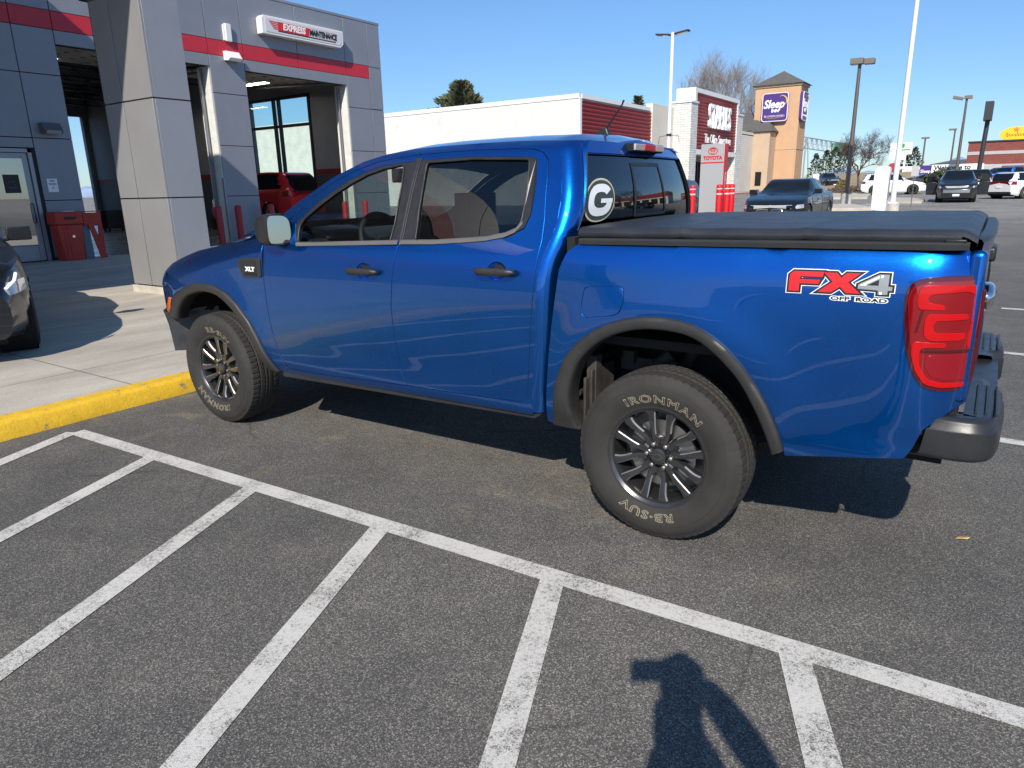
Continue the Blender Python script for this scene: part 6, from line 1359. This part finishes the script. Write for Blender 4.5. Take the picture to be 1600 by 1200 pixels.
for y in np.arange(63, 72.6, 1.19): b.box(-23.8, -23.74, y-.05, y+.05, GS, 3.6)
b.build('mullion', DARKF, en, origin=WO[s.name])
b = MB(); text_on(b, 'STAPLES', (-22.05, 67.35, 7.45), (0, 1, 0), (0, 0, 1), 2.9, off=.035, ext=.10, sx=.56, spacing=1.08); b.build('store_lettering', W_INK, s)
b = MB(); text_on(b, 'The Office Superstore', (-22.10, 67.3, 5.55), (0, 1, 0), (0, 0, 1), 1.15, off=.0, ext=.02, sx=.74); b.build('tagline_lettering', W_INK, s)
b = MB(); b.box(-22.2, -20.6, 56, 80, gz(60)-.1, gz(68)+.16); struct(b.build('store_pavement', CURBC)); b = MB(); b.box(-20.6, -20.45, 56, 80, gz(60)-.1, gz(68)+.165); struct(b.build('red_kerb', mat('faded_red_kerb', (.42, .16, .13), .8)))
# ================================================================== hotel tower
STU = mat('peach_stucco', (.55, .34, .20), .85, var=.05, vscale=.8); STU2 = mat('tan_stucco', (.50, .37, .26), .85, var=.05, vscale=.8); ROOF = mat('grey_shingle', (.10, .095, .09), .9, var=.3, vscale=6); PURP = mat('sign_purple', (.07, .03, .19), .4)
s = root('hotel', (-22.5, 92, .5), 'peach stucco hotel with square tower under a grey pyramid roof', 'building')
b = MB(); b.box(-25.3, -20.05, 90, 93.7, .4, 12.75); b.box(-25.1, -20.2, 89.9, 90.0, .4, 5.2); b.build('tower', STU, s)
b = MB(); b.box(-25.45, -19.9, 89.85, 93.85, 12.55, 12.80); b.build('cornice', STU2, s); b = MB(); b.box(-25.35, -20.0, 89.95, 93.75, 5.35, 5.50); b.build('belt_course', STU2, s)
b = MB(); b.add([(-25.7, 89.6, 12.8), (-19.65, 89.6, 12.8), (-19.65, 94.1, 12.8), (-25.7, 94.1, 12.8), (-22.6, 91.85, 14.5)], [(0, 1, 4), (1, 2, 4), (2, 3, 4), (3, 0, 4), (3, 2, 1, 0)]); b.build('pyramid_roof', ROOF, s)
b = MB(); b.box(-36, -23.3, 88.0, 96, .4, 7.6); b.box(-24.6, -22.5, 87.2, 90, .4, 7.4); b.build('wing', STU2, s)
b = MB(); b.add([(-36.4, 87.6, 7.6), (-22.9, 87.6, 7.6), (-22.9, 96.4, 7.6), (-36.4, 96.4, 7.6), (-33, 92, 10.1), (-26.5, 92, 10.1)], [(0, 1, 5, 4), (1, 2, 5), (2, 3, 4, 5), (3, 0, 4)]); b.add([(-24.9, 86.9, 7.4), (-22.2, 86.9, 7.4), (-22.2, 90, 7.4), (-24.9, 90, 8.3), (-23.5, 90, 8.9)], [(0, 1, 4), (1, 2, 4), (0, 4, 3)]); b.build('hip_roof', ROOF, s)
for x in (-34.5, -31.5, -28.5, -25.8):
    for z in (1.4, 4.6): b = MB(); b.box(x-.6, x+.6, 87.93, 87.99, z, z+1.4); b.build('window', DARKGL, s)
b = MB(); b.box(-23.9, -23.2, 87.13, 87.19, 1.2, 2.8); b.build('window', DARKGL, s)
def hotel_sign(name, org, ex, w, h, lab):
    s = root(name, org, lab, 'sign'); ex = Vector(ex); ez = Vector((0, 0, 1)); n = ex.cross(ez); o = Vector(org)
    b = MB(); c = [tuple(q) for q in round_poly([(-w/2, -h/2), (w/2, -h/2), (w/2, h/2), (-w/2, h/2)], .35)]
    f = [o+ex*a+ez*z+n*.35 for a, z in c]; k = [o+ex*a+ez*z for a, z in c]; N = len(c); b.add(f+k, [tuple(range(N)), tuple(range(N, 2*N))[::-1]]+[(i, N+i, N+(i+1) % N, (i+1) % N) for i in range(N)]); b.build('sign_box', PURP, s)
    b = MB(); c2 = [(a*1.0, z) for a, z in c]; b.tube([o+ex*a*.985+ez*z*.985+n*.36 for a, z in c2+[c2[0]]], .06, 5); b.build('sign_border', mat('border_white', (.75, .72, .75), .5), s)
    b = MB(); text_on(b, 'Sleep', o+ex*(-.15)+ez*.32+n*.37, ex, ez, 1.28, off=.035, ext=.02, shear=.25, sx=.88, mi=0); text_on(b, 'INN', o+ex*.05+ez*(-.42)+n*.37, ex, ez, .48, off=.02, ext=.02, mi=0); text_on(b, 'BY CHOICE HOTELS', o+ez*(-1.0)+n*.37, ex, ez, .26, ext=.01, mi=0)
    arc = [o+ex*(.78+.55*math.cos(a))+ez*(.62+.62*math.sin(a))+n*.38 for a in np.linspace(-.7, 2.1, 12)]; b.tube(arc, [.02, .05, .07, .08, .08, .08, .07, .06, .05, .04, .03, .02], 6, mi=1); b.tube([o+ex*(-1.2)+ez*(-.98)+n*.37, o+ex*(-.8)+ez*(-1.2)+n*.37, o+ex*0+ez*(-1.25)+n*.37, o+ex*1+ez*(-1.1)+n*.37], .02, 4, mi=1)
    b.build('sign_lettering', [W_INK, mat('moon_orange', (.85, .42, .08), .5)], s)
hotel_sign('wall_sign', (-22.78, 89.84, 10.22), (1, 0, 0), 3.0, 3.2, 'square purple sign with orange crescent moon on the peach tower front')
hotel_sign('wall_sign', (-20.05, 91.2, 10.2), (0, 1, 0), 2.6, 3.2, 'narrow-looking purple sign on the right side of the peach tower')
q = at_depth(698, 158, 150); s = root('rooftop_sign', (q[0], q[1], .6), 'small purple sign edge peeking over the white wall beside the evergreen', 'sign'); b = MB(); b.box(q[0]-1.1, q[0]+1.5, q[1], q[1]+.6, q[2]-2.5, q[2]+1.0); b.build('sign_box', PURP, s); b = MB(); b.tube([(q[0], q[1]+.3, .6), (q[0], q[1]+.3, q[2]-2.5)], .3, 8); b.build('post', DARKF, s)
# ================================================================== restaurant & right background
BRK = brickmat(bpy.data.materials.new('red_brick_wall'), (.22, .055, .045), (.18, .08, .07), .5, .15, .012, .2)
q0 = at_depth(1507, 270, 100); q1 = at_depth(1640, 262, 100); X0, Y0 = q0[0], q0[1]; X1 = q1[0]+2
def zat(py, dep=100, px=1550): return float(at_depth(px, py, dep)[2])
s = root('restaurant', (X0+4, Y0, .7), 'low dark red brick restaurant with flat roof and grey bands', 'building'); RZ = zat(223)
b = MB(); b.box(X0, X1+6, Y0, Y0+14, .5, RZ); b.build('wall', BRK, s); b = MB(); b.box(X0-.1, X1+6.1, Y0-.15, Y0+14, RZ, RZ+.18); b.build('roof_edge', DARKF, s)
b = MB(); b.box(X0-.06, X1+6, Y0-.08, Y0-.003, zat(242), zat(237)); b.box(X0-.06, X1+6, Y0-.08, Y0-.003, zat(260), zat(257)); b.build('wall_band', mat('band_grey', (.42, .38, .38), .6), s)
b = MB(); xa = at_depth(1519, 262, 100)[0]; xb = at_depth(1565, 262, 100)[0]; b.box(xa, xb, Y0-1.4, Y0-.1, .6, zat(259)); b.box(xa+.5, xb-1, Y0-1.2, Y0-.2, zat(259), zat(257)); b.build('service_enclosure', mat('pale_grey_metal', (.42, .43, .42), .6, var=.1), s)
b = MB(); b.prism([(X1-1.0, zat(262)), (X1+3, zat(262)), (X1+3, zat(250))], 1, Y0-1.6, Y0-.1); b.build('awning', mat('awning_brown', (.10, .03, .03), .7), s)
q = at_depth(1590, 209, 104); s = root('roof_sign', (q[0], q[1], RZ), 'yellow oval sign with red writing above the restaurant roof', 'sign')
b = MB(); e = [(q[0]+2.2*math.cos(t), q[2]+1.05*math.sin(t)) for t in np.linspace(0, 2*PI, 40, endpoint=False)]; b.prism(e, 1, q[1], q[1]+.5); b.build('oval_face', mat('sign_yellow', (.80, .55, .02), .5), s)
b = MB(); text_on(b, 'Grill', (q[0], q[1]-.03, q[2]), (1, 0, 0), (0, 0, 1), 1.5, off=.02, ext=.01, shear=.3); b.v = [v for v in b.v]; b2 = MB()
pts = [(q[0]-1.4+.10*k, q[1]-.03, q[2]-.12+(.42 if k in (0, 1, 2, 13, 14) else .18)*math.sin(k*1.9)) for k in range(26)]; b2.tube(pts, .045, 5); b2.prism([(q[0]-.2+(.42 if k % 2 == 0 else .18)*math.sin(k*PI/5), q[2]+.62+(.42 if k % 2 == 0 else .18)*math.cos(k*PI/5)) for k in range(10)], 1, q[1]-.04, q[1]-.01); b2.build('script_lettering', mat('sign_red_script', (.62, .20, .04), .5), s)
b = MB(); b.tube([(q[0]+.2, q[1]+.6, RZ), (q[0]+.2, q[1]+.6, q[2]+.6)], .1, 6); b.tube([(q[0]+1.2, q[1]+.6, RZ), (q[0]+1.2, q[1]+.6, q[2]+.6)], .1, 6); b.build('sign_post', DARKF, s)
# grey-roofed building and pale annex
q = at_depth(1458, 270, 130); s = root('metal_roof_building', (q[0]+4, q[1], .8), 'low building with grey hip roof behind the welcome banner', 'building'); x = q[0]
b = MB(); b.box(x, x+13, q[1], q[1]+8, .6, zat(255, 130)); b.build('wall', mat('pale_wall', (.5, .5, .5), .8), s); z1, z2 = zat(255, 130), zat(248, 130)
b = MB(); b.add([(x-.8, q[1]-.5, z1), (x+14, q[1]-.5, z1), (x+14, q[1]+8.5, z1), (x-.8, q[1]+8.5, z1), (x+3, q[1]+4, z2), (x+12, q[1]+4, z2)], [(0, 1, 5, 4), (1, 2, 5), (2, 3, 4, 5), (3, 0, 4)]); b.build('roof', mat('dark_metal_roof', (.09, .10, .11), .5), s)
# welcome banner
q = at_depth(1437, 268, 84); s = root('banner', (q[0], q[1], gz(q[1])), 'white banner reading Welcome to Ontario with a purple end', 'banner'); x, y, z = q
b = MB(); b.box(x, x+1.2, y, y+.06, z-.72, z+.68, 0); b.box(x+1.2, x+6.4, y, y+.06, z-.55, z+.72, 1); b.build('cloth', [PURP, W_INK], s)
b = MB(); text_on(b, 'Welcome to', (x+3.3, y-.02, z+.35), (1, 0, 0), (0, 0, 1), .72, off=.02, ext=.005, mi=0); text_on(b, 'Ontario', (x+3.0, y-.02, z-.22), (1, 0, 0), (0, 0, 1), .66, off=.02, ext=.005, mi=0); text_on(b, 'Sleep', (x+.6, y-.02, z), (1, 0, 0), (0, 0, 1), .5, off=.01, ext=.005, mi=1); b.build('banner_lettering', [K_INK, W_INK], s)
b = MB()
for dx in (.05, 3, 6.3): b.tube([(x+dx, y+.1, gz(y)), (x+dx, y+.1, z+.7)], .05, 6)
b.build('post', DARKF, s)
# white roadside sign with green mark, stop sign, small sign
q = at_depth(1407, 232, 120); x, y, z = q; s = root('roadside_sign', (x, y, gz(y)), 'white roadside sign with a green mark on two white legs', 'sign')
b = MB(); b.box(x-1.6, x+1.8, y, y+.4, z-1.0, z+.95); b.box(x-1.6, x+1.0, y, y+.4, z-1.9, z-1.0); b.build('panel', W_INK, s); b = MB(); b.box(x-1.2, x-1.0+.0, y+.1, y+.3, gz(y), z-1.0); b.box(x+.7, x+1.0, y+.1, y+.3, gz(y), z-1); b.build('leg', W_INK, s)
b = MB(); b.box(x-.2, x+.6, y-.02, y-.01, z+.1, z+.8); b.box(x-.4, x+1.5, y-.02, y-.01, z-.35, z-.15); b.build('green_mark', mat('sign_green', (.03, .30, .08), .5), s)
q = at_depth(1394, 261, 70); x, y, z = q; s = root('stop_sign', (x, y, gz(y)), 'faded red octagonal sign partly hidden by the white pole', 'sign')
b = MB(); b.prism([(x+.40*math.cos(a), z+.40*math.sin(a)) for a in np.linspace(PI/8, 2*PI+PI/8, 8, endpoint=False)], 1, y, y+.03); b.build('octagon', mat('stop_red', (.42, .04, .04), .5), s); b = MB(); b.tube([(x, y+.05, gz(y)), (x, y+.05, z+.4)], .03, 6); b.build('post', STEEL, s)
for px, py, dp, lab in ((1430, 267, 34, 'small pale square sign on a thin post in front of the white suv'),):
    q = at_depth(px, py, dp); x, y, z = q; s = root('small_sign', (x, y, gz(y)), lab, 'sign'); b = MB(); b.box(x-.16, x+.16, y, y+.02, z-.24, z+.24); b.build('plate', mat('sign_back', (.45, .45, .45), .5), s); b = MB(); b.tube([(x, y+.03, gz(y)), (x, y+.03, z+.24)], .022, 6); b.build('post', STEEL, s)
q = at_depth(1274, 283, 60); x, y, z = q; b = MB(); b.box(x-.22, x+.22, y, y+.4, gz(y), z+.6); s = tag(b.build('utility_cabinet', mat('kiosk_white', (.8, .8, .8), .4), origin=(x, y, gz(y)), bevel=.03), 'white utility cabinet left of the dark pickup', 'cabinet')
# highway gantry
q0 = at_depth(1262, 222, 160); q1 = at_depth(1335, 232, 175); s = root('highway_gantry', (q0[0], q0[1], .8), 'grey steel truss gantry with a green road sign over the highway', 'gantry'); b = MB(); z0 = q0[2]
P0 = Vector((q0[0]-1, q0[1], z0)); P1 = Vector((q1[0], q1[1], q1[2]-.4)); N = 11
for dz in (-1.2, 1.2):
    for dy in (0, 1.5): b.tube([P0+Vector((0, dy, dz)), P1+Vector((0, dy, dz))], .13, 5)
for k in range(N):
    a = P0.lerp(P1, k/N); c_ = P0.lerp(P1, (k+.5)/N); d = P0.lerp(P1, (k+1)/N)
    for dy in (0, 1.5): b.tube([a+Vector((0, dy, -1.2)), c_+Vector((0, dy, 1.2)), d+Vector((0, dy, -1.2))], .09, 4, cap=False)
b.build('truss', mat('galvanised_steel', (.38, .40, .42), .5, .4), s); b = MB(); b.tube([P0+Vector((.6, 0, 1.2)), Vector((P0.x+.6, P0.y, .6))], .18, 6); b.tube([P0+Vector((.6, 1.5, 1.2)), Vector((P0.x+1.6, P0.y+1.5, .6))], .14, 6); b.build('leg', MATS['galvanised_steel'], s)
c_ = P0.lerp(P1, .60); b = MB(); b.box(c_.x-.8, c_.x+2.6, c_.y-.3, c_.y-.2, c_.z-1.5, c_.z+.9); b.build('green_sign', mat('road_sign_green', (.04, .20, .15), .5), s)
# embankment and mountains
rows = []
for i, (dep, z) in enumerate(((86, .55), (92, 1.0), (104, 2.4), (118, 2.75), (150, 2.6))):
    r = []
    for px in (1268, 1300, 1330, 1370, 1425, 1437): q = at_depth(px, 280, dep); r.append((q[0], q[1], z-(.9 if px > 1426 else 0)*(z-.6)/2.2-(.4 if px < 1275 else 0)))
    rows.append(r)
b = MB(); b.grid(rows, flip=True); struct(b.build('embankment', mat('dry_grass_bank', (.30, .235, .14), .95, var=.25, vscale=.8, bump=.5, bscale=3), smooth=60))
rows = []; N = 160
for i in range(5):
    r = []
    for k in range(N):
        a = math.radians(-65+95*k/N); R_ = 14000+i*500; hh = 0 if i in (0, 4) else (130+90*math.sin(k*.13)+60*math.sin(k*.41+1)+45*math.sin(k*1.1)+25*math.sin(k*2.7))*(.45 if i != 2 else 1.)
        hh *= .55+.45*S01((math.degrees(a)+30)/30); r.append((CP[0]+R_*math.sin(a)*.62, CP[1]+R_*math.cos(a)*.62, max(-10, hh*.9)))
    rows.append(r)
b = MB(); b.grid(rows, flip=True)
MT = mat('distant_mountain', (.30, .40, .56), 1., var=.25, vscale=.004); struct(b.build('mountains', MT, smooth=80))  # blue of distant haze painted into the mountain colour
# islands and kerbs in the lot
b = MB()
def island(pts, h=.13):
    P = [on_ground(x, y) for x, y in pts]; P = [(q[0], q[1]) for q in P]; n = len(P); b.add([(x, y, gz(y)-.05) for x, y in P]+[(x, y, gz(y)+h) for x, y in P], [tuple(range(n, 2*n))]+[(i, (i+1) % n, n+(i+1) % n, n+i) for i in range(n)])
island([(1262, 330), (1360, 329), (1362, 323), (1300, 322), (1262, 324)]); island([(1384, 318), (1440, 318), (1445, 314), (1420, 312), (1384, 312)]); island([(1262, 312), (1355, 311), (1362, 303), (1262, 305)]); island([(1262, 301), (1310, 299), (1350, 298), (1262, 296)])
b.f = [tuple(f) for f in b.f]; struct(b.build('parking_islands', mat('island_concrete', (.46, .42, .35), .9, var=.2, vscale=2)))
b = MB(); b.box(-2.45, -2.0, 33.0, 33.5, 0, .1)
q = on_ground(1395, 296); q2 = on_ground(1600, 284)
b = MB(); P = [on_ground(x, y) for x, y in ((1300, 299.5), (1470, 300), (1640, 296), (1640, 291), (1300, 296))]; b.add([(a[0], a[1], gz(a[1])+.012) for a in P], [(0, 1, 2, 3, 4)]); struct(b.build('cross_road', mat('pale_road', (.17, .165, .155), .85, var=.15, vscale=.5)))
# ================================================================== trees
BARK = mat('grey_bark', (.34, .29, .25), .9, var=.25, vscale=5); BARK2 = mat('brown_bark', (.11, .075, .06), .9, var=.25, vscale=5)
def bare_tree(x, y, z, h, seed, m, lab, spread=.55, depth=5, r0=None, kids=(3, 4), up=.35, name='bare_tree', thin=1.):
    R = random.Random(seed); s = root(name, (x, y, z), lab, 'tree'); tr = MB(); tw = MB(); r0 = r0 or h*.022
    def br(p, d, L, r, lv):
        n = 4 if lv < 2 else 3; pts = [p]; dd = d.copy()
        for i in range(n): dd = (dd+Vector((R.uniform(-1, 1), R.uniform(-1, 1), R.uniform(-.6, 1)))*.14).normalized(); pts.append(pts[-1]+dd*L/n)
        (tr if lv < 2 else tw).tube(pts, [r*(1-.55*i/n) for i in range(n+1)], 6 if lv < 2 else 3, cap=False)
        if lv >= depth: return
        k = R.randint(*kids)
        for j in range(k):
            t = R.uniform(.35, 1.) if lv else R.uniform(.55, 1.); i = min(n-1, int(t*n)); q = pts[i].lerp(pts[i+1], t*n-i) if t < 1 else pts[-1]
            a = R.uniform(0, 2*PI); o = dd.orthogonal().normalized(); o2 = dd.cross(o); nd = (dd*(1-spread)+(o*math.cos(a)+o2*math.sin(a))*spread+Vector((0, 0, up))).normalized(); br(q, nd, L*R.uniform(.60, .80), r*.52*thin, lv+1)
    br(Vector((x, y, z)), Vector((0, 0, 1)), h*.30, r0, 0); tr.build('trunk', m, s, smooth=60); tw.build('branches', m, s)
    return s
q = at_depth(1128, 285, 112); bare_tree(q[0], q[1], .8, 26, 4, BARK, 'tall pale leafless tree rising behind the store entrance tower', .50, 6, .30, (4, 5), .42, thin=1.05)
q = at_depth(1168, 285, 95); bare_tree(q[0], q[1], .8, 17, 9, BARK, 'slender pale leafless tree between the store and the hotel', .42, 6, .17, (3, 4), .45, thin=1.05)
q = on_ground(1340, 300); bare_tree(q[0], q[1], gz(q[1])+.1, 7.6, 12, BARK2, 'wide low leafless street tree beside the bronze light pole', .60, 6, .15, (4, 4), .30, thin=1.08)
q = at_depth(1035, 285, 130); bare_tree(q[0], q[1], .8, 17, 21, BARK, 'small leafless treetop just left of the entrance tower', .45, 5, .2)
NEED = mat('conifer_needles', (.045, .06, .028), .9, var=.45, vscale=1.5)
def conifer(x, y, z, h, w, seed, lab, m=NEED, n=1800, group=None):
    R = np.random.default_rng(seed); s = root('conifer_tree', (x, y, z), lab, 'tree', group); b = MB(); b.tube([(x, y, z), (x, y, z+h*.96)], [h*.02, h*.004], 7); b.build('trunk', BARK2, s); c = MB()
    for k in range(n):
        t = R.random()**.75; zz_ = z+h*(.10+.90*t); rad = w*(1-t)**.75*(.35+.65*R.random()**.5)*(1+.25*math.sin(zz_*5+seed)); a = R.random()*2*PI; rad *= 1+.22*math.sin(3*a+seed)
        p = Vector((x+rad*math.cos(a), y+rad*math.sin(a), zz_-.12*rad)); L = h*.045*(.6+R.random()); d = Vector((math.cos(a), math.sin(a), .35+.5*R.random())).normalized(); q_ = d.orthogonal().normalized(); q_.rotate(Matrix.Rotation(R.random()*6, 3, d)); q_ *= L*.28
        c.add([p-q_, p+d*L*.5-q_*.7, p+d*L, p+q_], [(0, 1, 2, 3)])
    c.build('crown', m, s); return s
q = at_depth(727, 285, 78); conifer(q[0], q[1], .5, float(at_depth(727, 139, 78)[2])-.3, 7.6, 3, 'bushy evergreen treetop showing above the long white wall', mat('olive_needles', (.105, .115, .055), .9, var=.4, vscale=1.5), 6000)
q = at_depth(994, 285, 110); conifer(q[0], q[1], .5, float(at_depth(994, 159, 110)[2])-.3, 2.2, 5, 'small evergreen tip above the cream store parapet', mat('olive_needles2', (.10, .09, .04), .9, var=.4), 1500)
for i, (px, top, dp, w, lab) in enumerate(((1288, 236, 125, 1.9, 'dark conifer leftmost of the row on the embankment'), (1302, 231, 130, 2.2, 'dark conifer second in the row on the embankment'), (1316, 229, 135, 2.3, 'dark conifer behind the bronze light pole'), (1272, 241, 130, 1.6, 'small dark conifer next to the hotel tower'), (1424, 231, 135, 2.0, 'dark conifer just right of the white roadside sign'), (1411, 243, 138, 1.6, 'small dark conifer behind the white roadside sign'))):
    q = at_depth(px, 285, dp); conifer(q[0], q[1], .8, float(at_depth(px, top, dp)[2])-.8, w*1.15, 30+i, lab, NEED, 900, 'conifers along the embankment')
def shrub(px, py, dp, w, h, seed, lab, m):
    q = ad(px, py, dp); R = np.random.default_rng(seed); c = MB()
    for k in range(900):
        v = R.normal(size=3); v /= np.linalg.norm(v); r_ = R.random()**.4; p = Vector((q[0]+v[0]*w*r_, q[1]+v[1]*w*.6*r_, q[2]+.05+abs(v[2])*h*r_)); d = Vector(R.normal(size=3)).normalized()*.13*max(w, 1)**.5; e_ = d.orthogonal(); c.add([p-d, p+e_*.6, p+d, p-e_*.6], [(0, 1, 2, 3)])
    tag(c.build('shrub', m, origin=q), lab, 'shrub')
shrub(1478, 291, 66, 2.4, 2.0, 1, 'dark evergreen shrub mass left of the grey suv', NEED); shrub(1462, 292, 68, 1.6, 1.3, 2, 'lower dark shrub beside the banner', NEED); shrub(1316, 293, 84, .8, 1.0, 3, 'small olive shrub at the foot of the embankment', mat('olive_leaf', (.14, .12, .04), .9)); shrub(1345, 302, 62, 3.2, .5, 4, 'low dry brown shrubs around the leafless street tree', mat('dry_brush', (.10, .07, .05), .9)); 
# across the street out of frame: strip of shops reflected in the rear window
s = root('out_of_frame_shop_row', (26, 58, .4), 'low shop row with red fascia across the street', 'building')
b = MB(); b.box(12, 46, 55, 66, .3, 4.2); b.build('wall', CREAM, s); b = MB(); b.box(11.8, 46.2, 54.6, 66, 4.2, 6.0); b.build('fascia', CORR, s); b = MB()
for x in np.arange(13, 45, 3.2): b.box(x, x+2.4, 54.93, 54.99, .6, 3.4)
b.build('shop_window', DARKGL, s)
bare_tree(12.5, 27, gz(27), 8.5, 31, BARK2, 'leafless street tree out to the right of the lot', .55, 5, .18); bare_tree(20, 38, gz(38), 9, 33, BARK2, 'second leafless street tree out to the right', .55, 5, .18)
car('parked_car', 'dark car parked out to the right of the lot', 'car', P2(9.5, 24), .4, P_DARK, 'suv', 4.7, 1.87, 1.6); car('parked_car', 'silver car parked out to the right of the lot', 'car', P2(15.5, 23), 1.2, P_SILVER, 'sedan', 4.7, 1.84, 1.46)
# ================================================================== the photographer (casts the shadow in the foreground)
SKIN = mat('skin', (.50, .30, .22), .55); JACK = mat('dark_jacket', (.05, .055, .07), .85); JEAN = mat('jeans', (.05, .07, .13), .85); HAIRM = mat('brown_hair', (.05, .03, .02), .7)
Bk = Vector((-FW[0], -FW[1], 0)).normalized(); Rr = Vector((cy, sy, 0)); UPZ = Vector((0, 0, 1)); C0 = Vector(CP)
def W3(r, f, z): q = C0+Rr*r-Bk*f; return Vector((q.x, q.y, z))      # right, forward (negative = behind camera), height
ph = root('person', tuple(W3(.13, -.33, 0)), 'standing photographer in dark jacket holding a phone up in landscape', 'person')
def skin_obj(name, nodes, edges, m, parent, sub_=2, rootn=0):
    me = bpy.data.meshes.new(name); me.from_pydata([tuple(n[0]-WO[ph.name]) for n in nodes], edges, []); o = bpy.data.objects.new(name, me); link(o, parent); me.materials.append(m); WO[o.name] = WO[ph.name]
    o.modifiers.new('skin', 'SKIN'); 
    if not me.skin_vertices: me.attributes.new('x', 'FLOAT', 'POINT')
    for i, n in enumerate(nodes): r = n[1]; me.skin_vertices[0].data[i].radius = r if isinstance(r, tuple) else (r, r)
    me.skin_vertices[0].data[rootn].use_root = True; sd = o.modifiers.new('s', 'SUBSURF'); sd.levels = sub_; sd.render_levels = sub_; o.modifiers['skin'].use_smooth_shade = True; return o
def SH(px, py, z):                                          # point at height z whose shadow falls on that spot of the ground
    g_ = hit(px, py, 2, 0); return Vector((g_[0]-SUN_D[0]*z/.6074, g_[1]-SUN_D[1]*z/.6074, z))
HD = SH(1066, 1070, 1.58); NK = SH(1068, 1122, 1.46); hq = SH(1069, 1200, 1.31)
def B3(r, f, z): q = hq+Rr*r-Bk*f; return Vector((q.x, q.y, z))
N_ = [(B3(0, .0, .88), (.135, .11)), (B3(0, 0, 1.00), (.12, .10)), (B3(0, 0, 1.16), (.125, .10)), (B3(.01, 0, 1.30), (.105, .085)), (NK+UPZ*-.06, .062), (NK, .060), (HD-UPZ*.03, (.060, .070)), (HD+UPZ*.04, (.052, .060)),
      (B3(-.08, .0, 1.29), .045), (SH(1052, 1232, 1.20), .042), (SH(1042, 1150, 1.34), .043), (SH(1037, 1092, 1.46), .036),
      (B3(.13, 0, 1.20), .052), (SH(1222, 1245, 1.17), .054), (SH(1145, 1130, 1.36), .056), (SH(1096, 1066, 1.49), .040),
      (B3(-.09, 0, .80), .092), (B3(-.11, .02, .45), .063), (B3(-.12, -.03, .10), .045), (B3(-.13, .12, .045), .040),
      (B3(.09, 0, .80), .092), (B3(.12, .02, .45), .063), (B3(.14, -.03, .10), .045), (B3(.16, .12, .045), .040)]
E_ = [(0, 1), (1, 2), (2, 3), (3, 4), (4, 5), (5, 6), (6, 7), (3, 8), (8, 9), (9, 10), (10, 11), (3, 12), (12, 13), (13, 14), (14, 15), (0, 16), (16, 17), (17, 18), (18, 19), (0, 20), (20, 21), (21, 22), (22, 23)]
body_ = skin_obj('body', N_, E_, JACK, ph)
b = MB(); b.lathe([(0, .115), (.05, .105), (.085, .07), (.098, .02), (.09, -.03), (.095, -.04)], 18, 2, tuple(HD+UPZ*.01)); b.xf(Matrix.Translation(HD) @ Matrix.Scale(.80, 4) @ Matrix.Translation(-HD)); b.build('hair', HAIRM, ph, smooth=80)
b = MB(); c = HD-UPZ*.02-Bk*.012
b.lathe([(0, -.105), (.04, -.10), (.065, -.07), (.078, -.02), (.085, .04), (.08, .09), (0, .13)], 18, 2, tuple(c)); n0 = len(b.v)
b.xf(Matrix.Translation(c) @ Matrix.Scale(.86, 4) @ Matrix.Translation(-c)); nose = c-Bk*.072; b.add([nose+UPZ*.03, nose-Rr*.016-UPZ*.015, nose+Rr*.016-UPZ*.015, nose-Bk*.022-UPZ*.008], [(0, 1, 3), (0, 3, 2), (1, 2, 3)]); fc = b.build('face', SKIN, ph, smooth=80)
b = MB()
for sg in (-1, 1): q = c-Bk*.076+Rr*.031*sg+UPZ*.03; b.lathe([(0, -.008), (.010, -.004), (.010, .004), (0, .008)], 10, 2, tuple(q))
b.build('eye', K_INK, fc, origin=WO[ph.name]); b = MB(); q = c-Bk*.078-UPZ*.045; b.tube([q-Rr*.024, q-Bk*.004, q+Rr*.024], .005, 5); b.build('mouth', mat('lips', (.35, .12, .10), .5), fc, origin=WO[ph.name])
for sg, wr in ((-1, SH(1037, 1092, 1.46)), (1, SH(1096, 1066, 1.49))):
    palm = SH(1052, 1066, 1.51) if sg < 0 else SH(1076, 1040, 1.55); nodes = [(wr, .024), (palm, (.032, .018))]; ed = [(0, 1)]
    for k, (dz, L) in enumerate(((.026, .07), (.008, .078), (-.010, .072), (-.028, .058))):
        base = palm+UPZ*dz-Bk*.010; mid = base-Rr*sg*L*.05-Bk*.018; tip = mid-Rr*sg*L*.55; i = len(nodes); nodes += [(base, .010), (mid, .009), (tip, .0075)]; ed += [(1, i), (i, i+1), (i+1, i+2)]
    i = len(nodes); nodes += [(palm-UPZ*.02+Bk*.012, .011), (palm-Rr*sg*.035+Bk*.014-UPZ*.012, .009), (palm-Rr*sg*.055+Bk*.010, .008)]; ed += [(1, i), (i, i+1), (i+1, i+2)]
    skin_obj('hand', nodes, ed, SKIN, ph, 1, 0)
s = root('phone', tuple(W3(.024, -.012, 1.555)), 'black phone held up in landscape by the photographer', 'phone')
b = MB(); cc = W3(.024, -.016, 1.555); ex, ey = Rr*.084, Bk*.0045; P = []
for a in (-1, 1):
    for e_ in (-1, 1):
        for f_ in (-1, 1): P.append(cc+ex*a+ey*e_+UPZ*.042*f_)
b.add(P, [(0, 1, 3, 2), (4, 6, 7, 5), (0, 4, 5, 1), (2, 3, 7, 6), (0, 2, 6, 4), (1, 5, 7, 3)]); b.build('case', DARKF, s, bevel=.003)
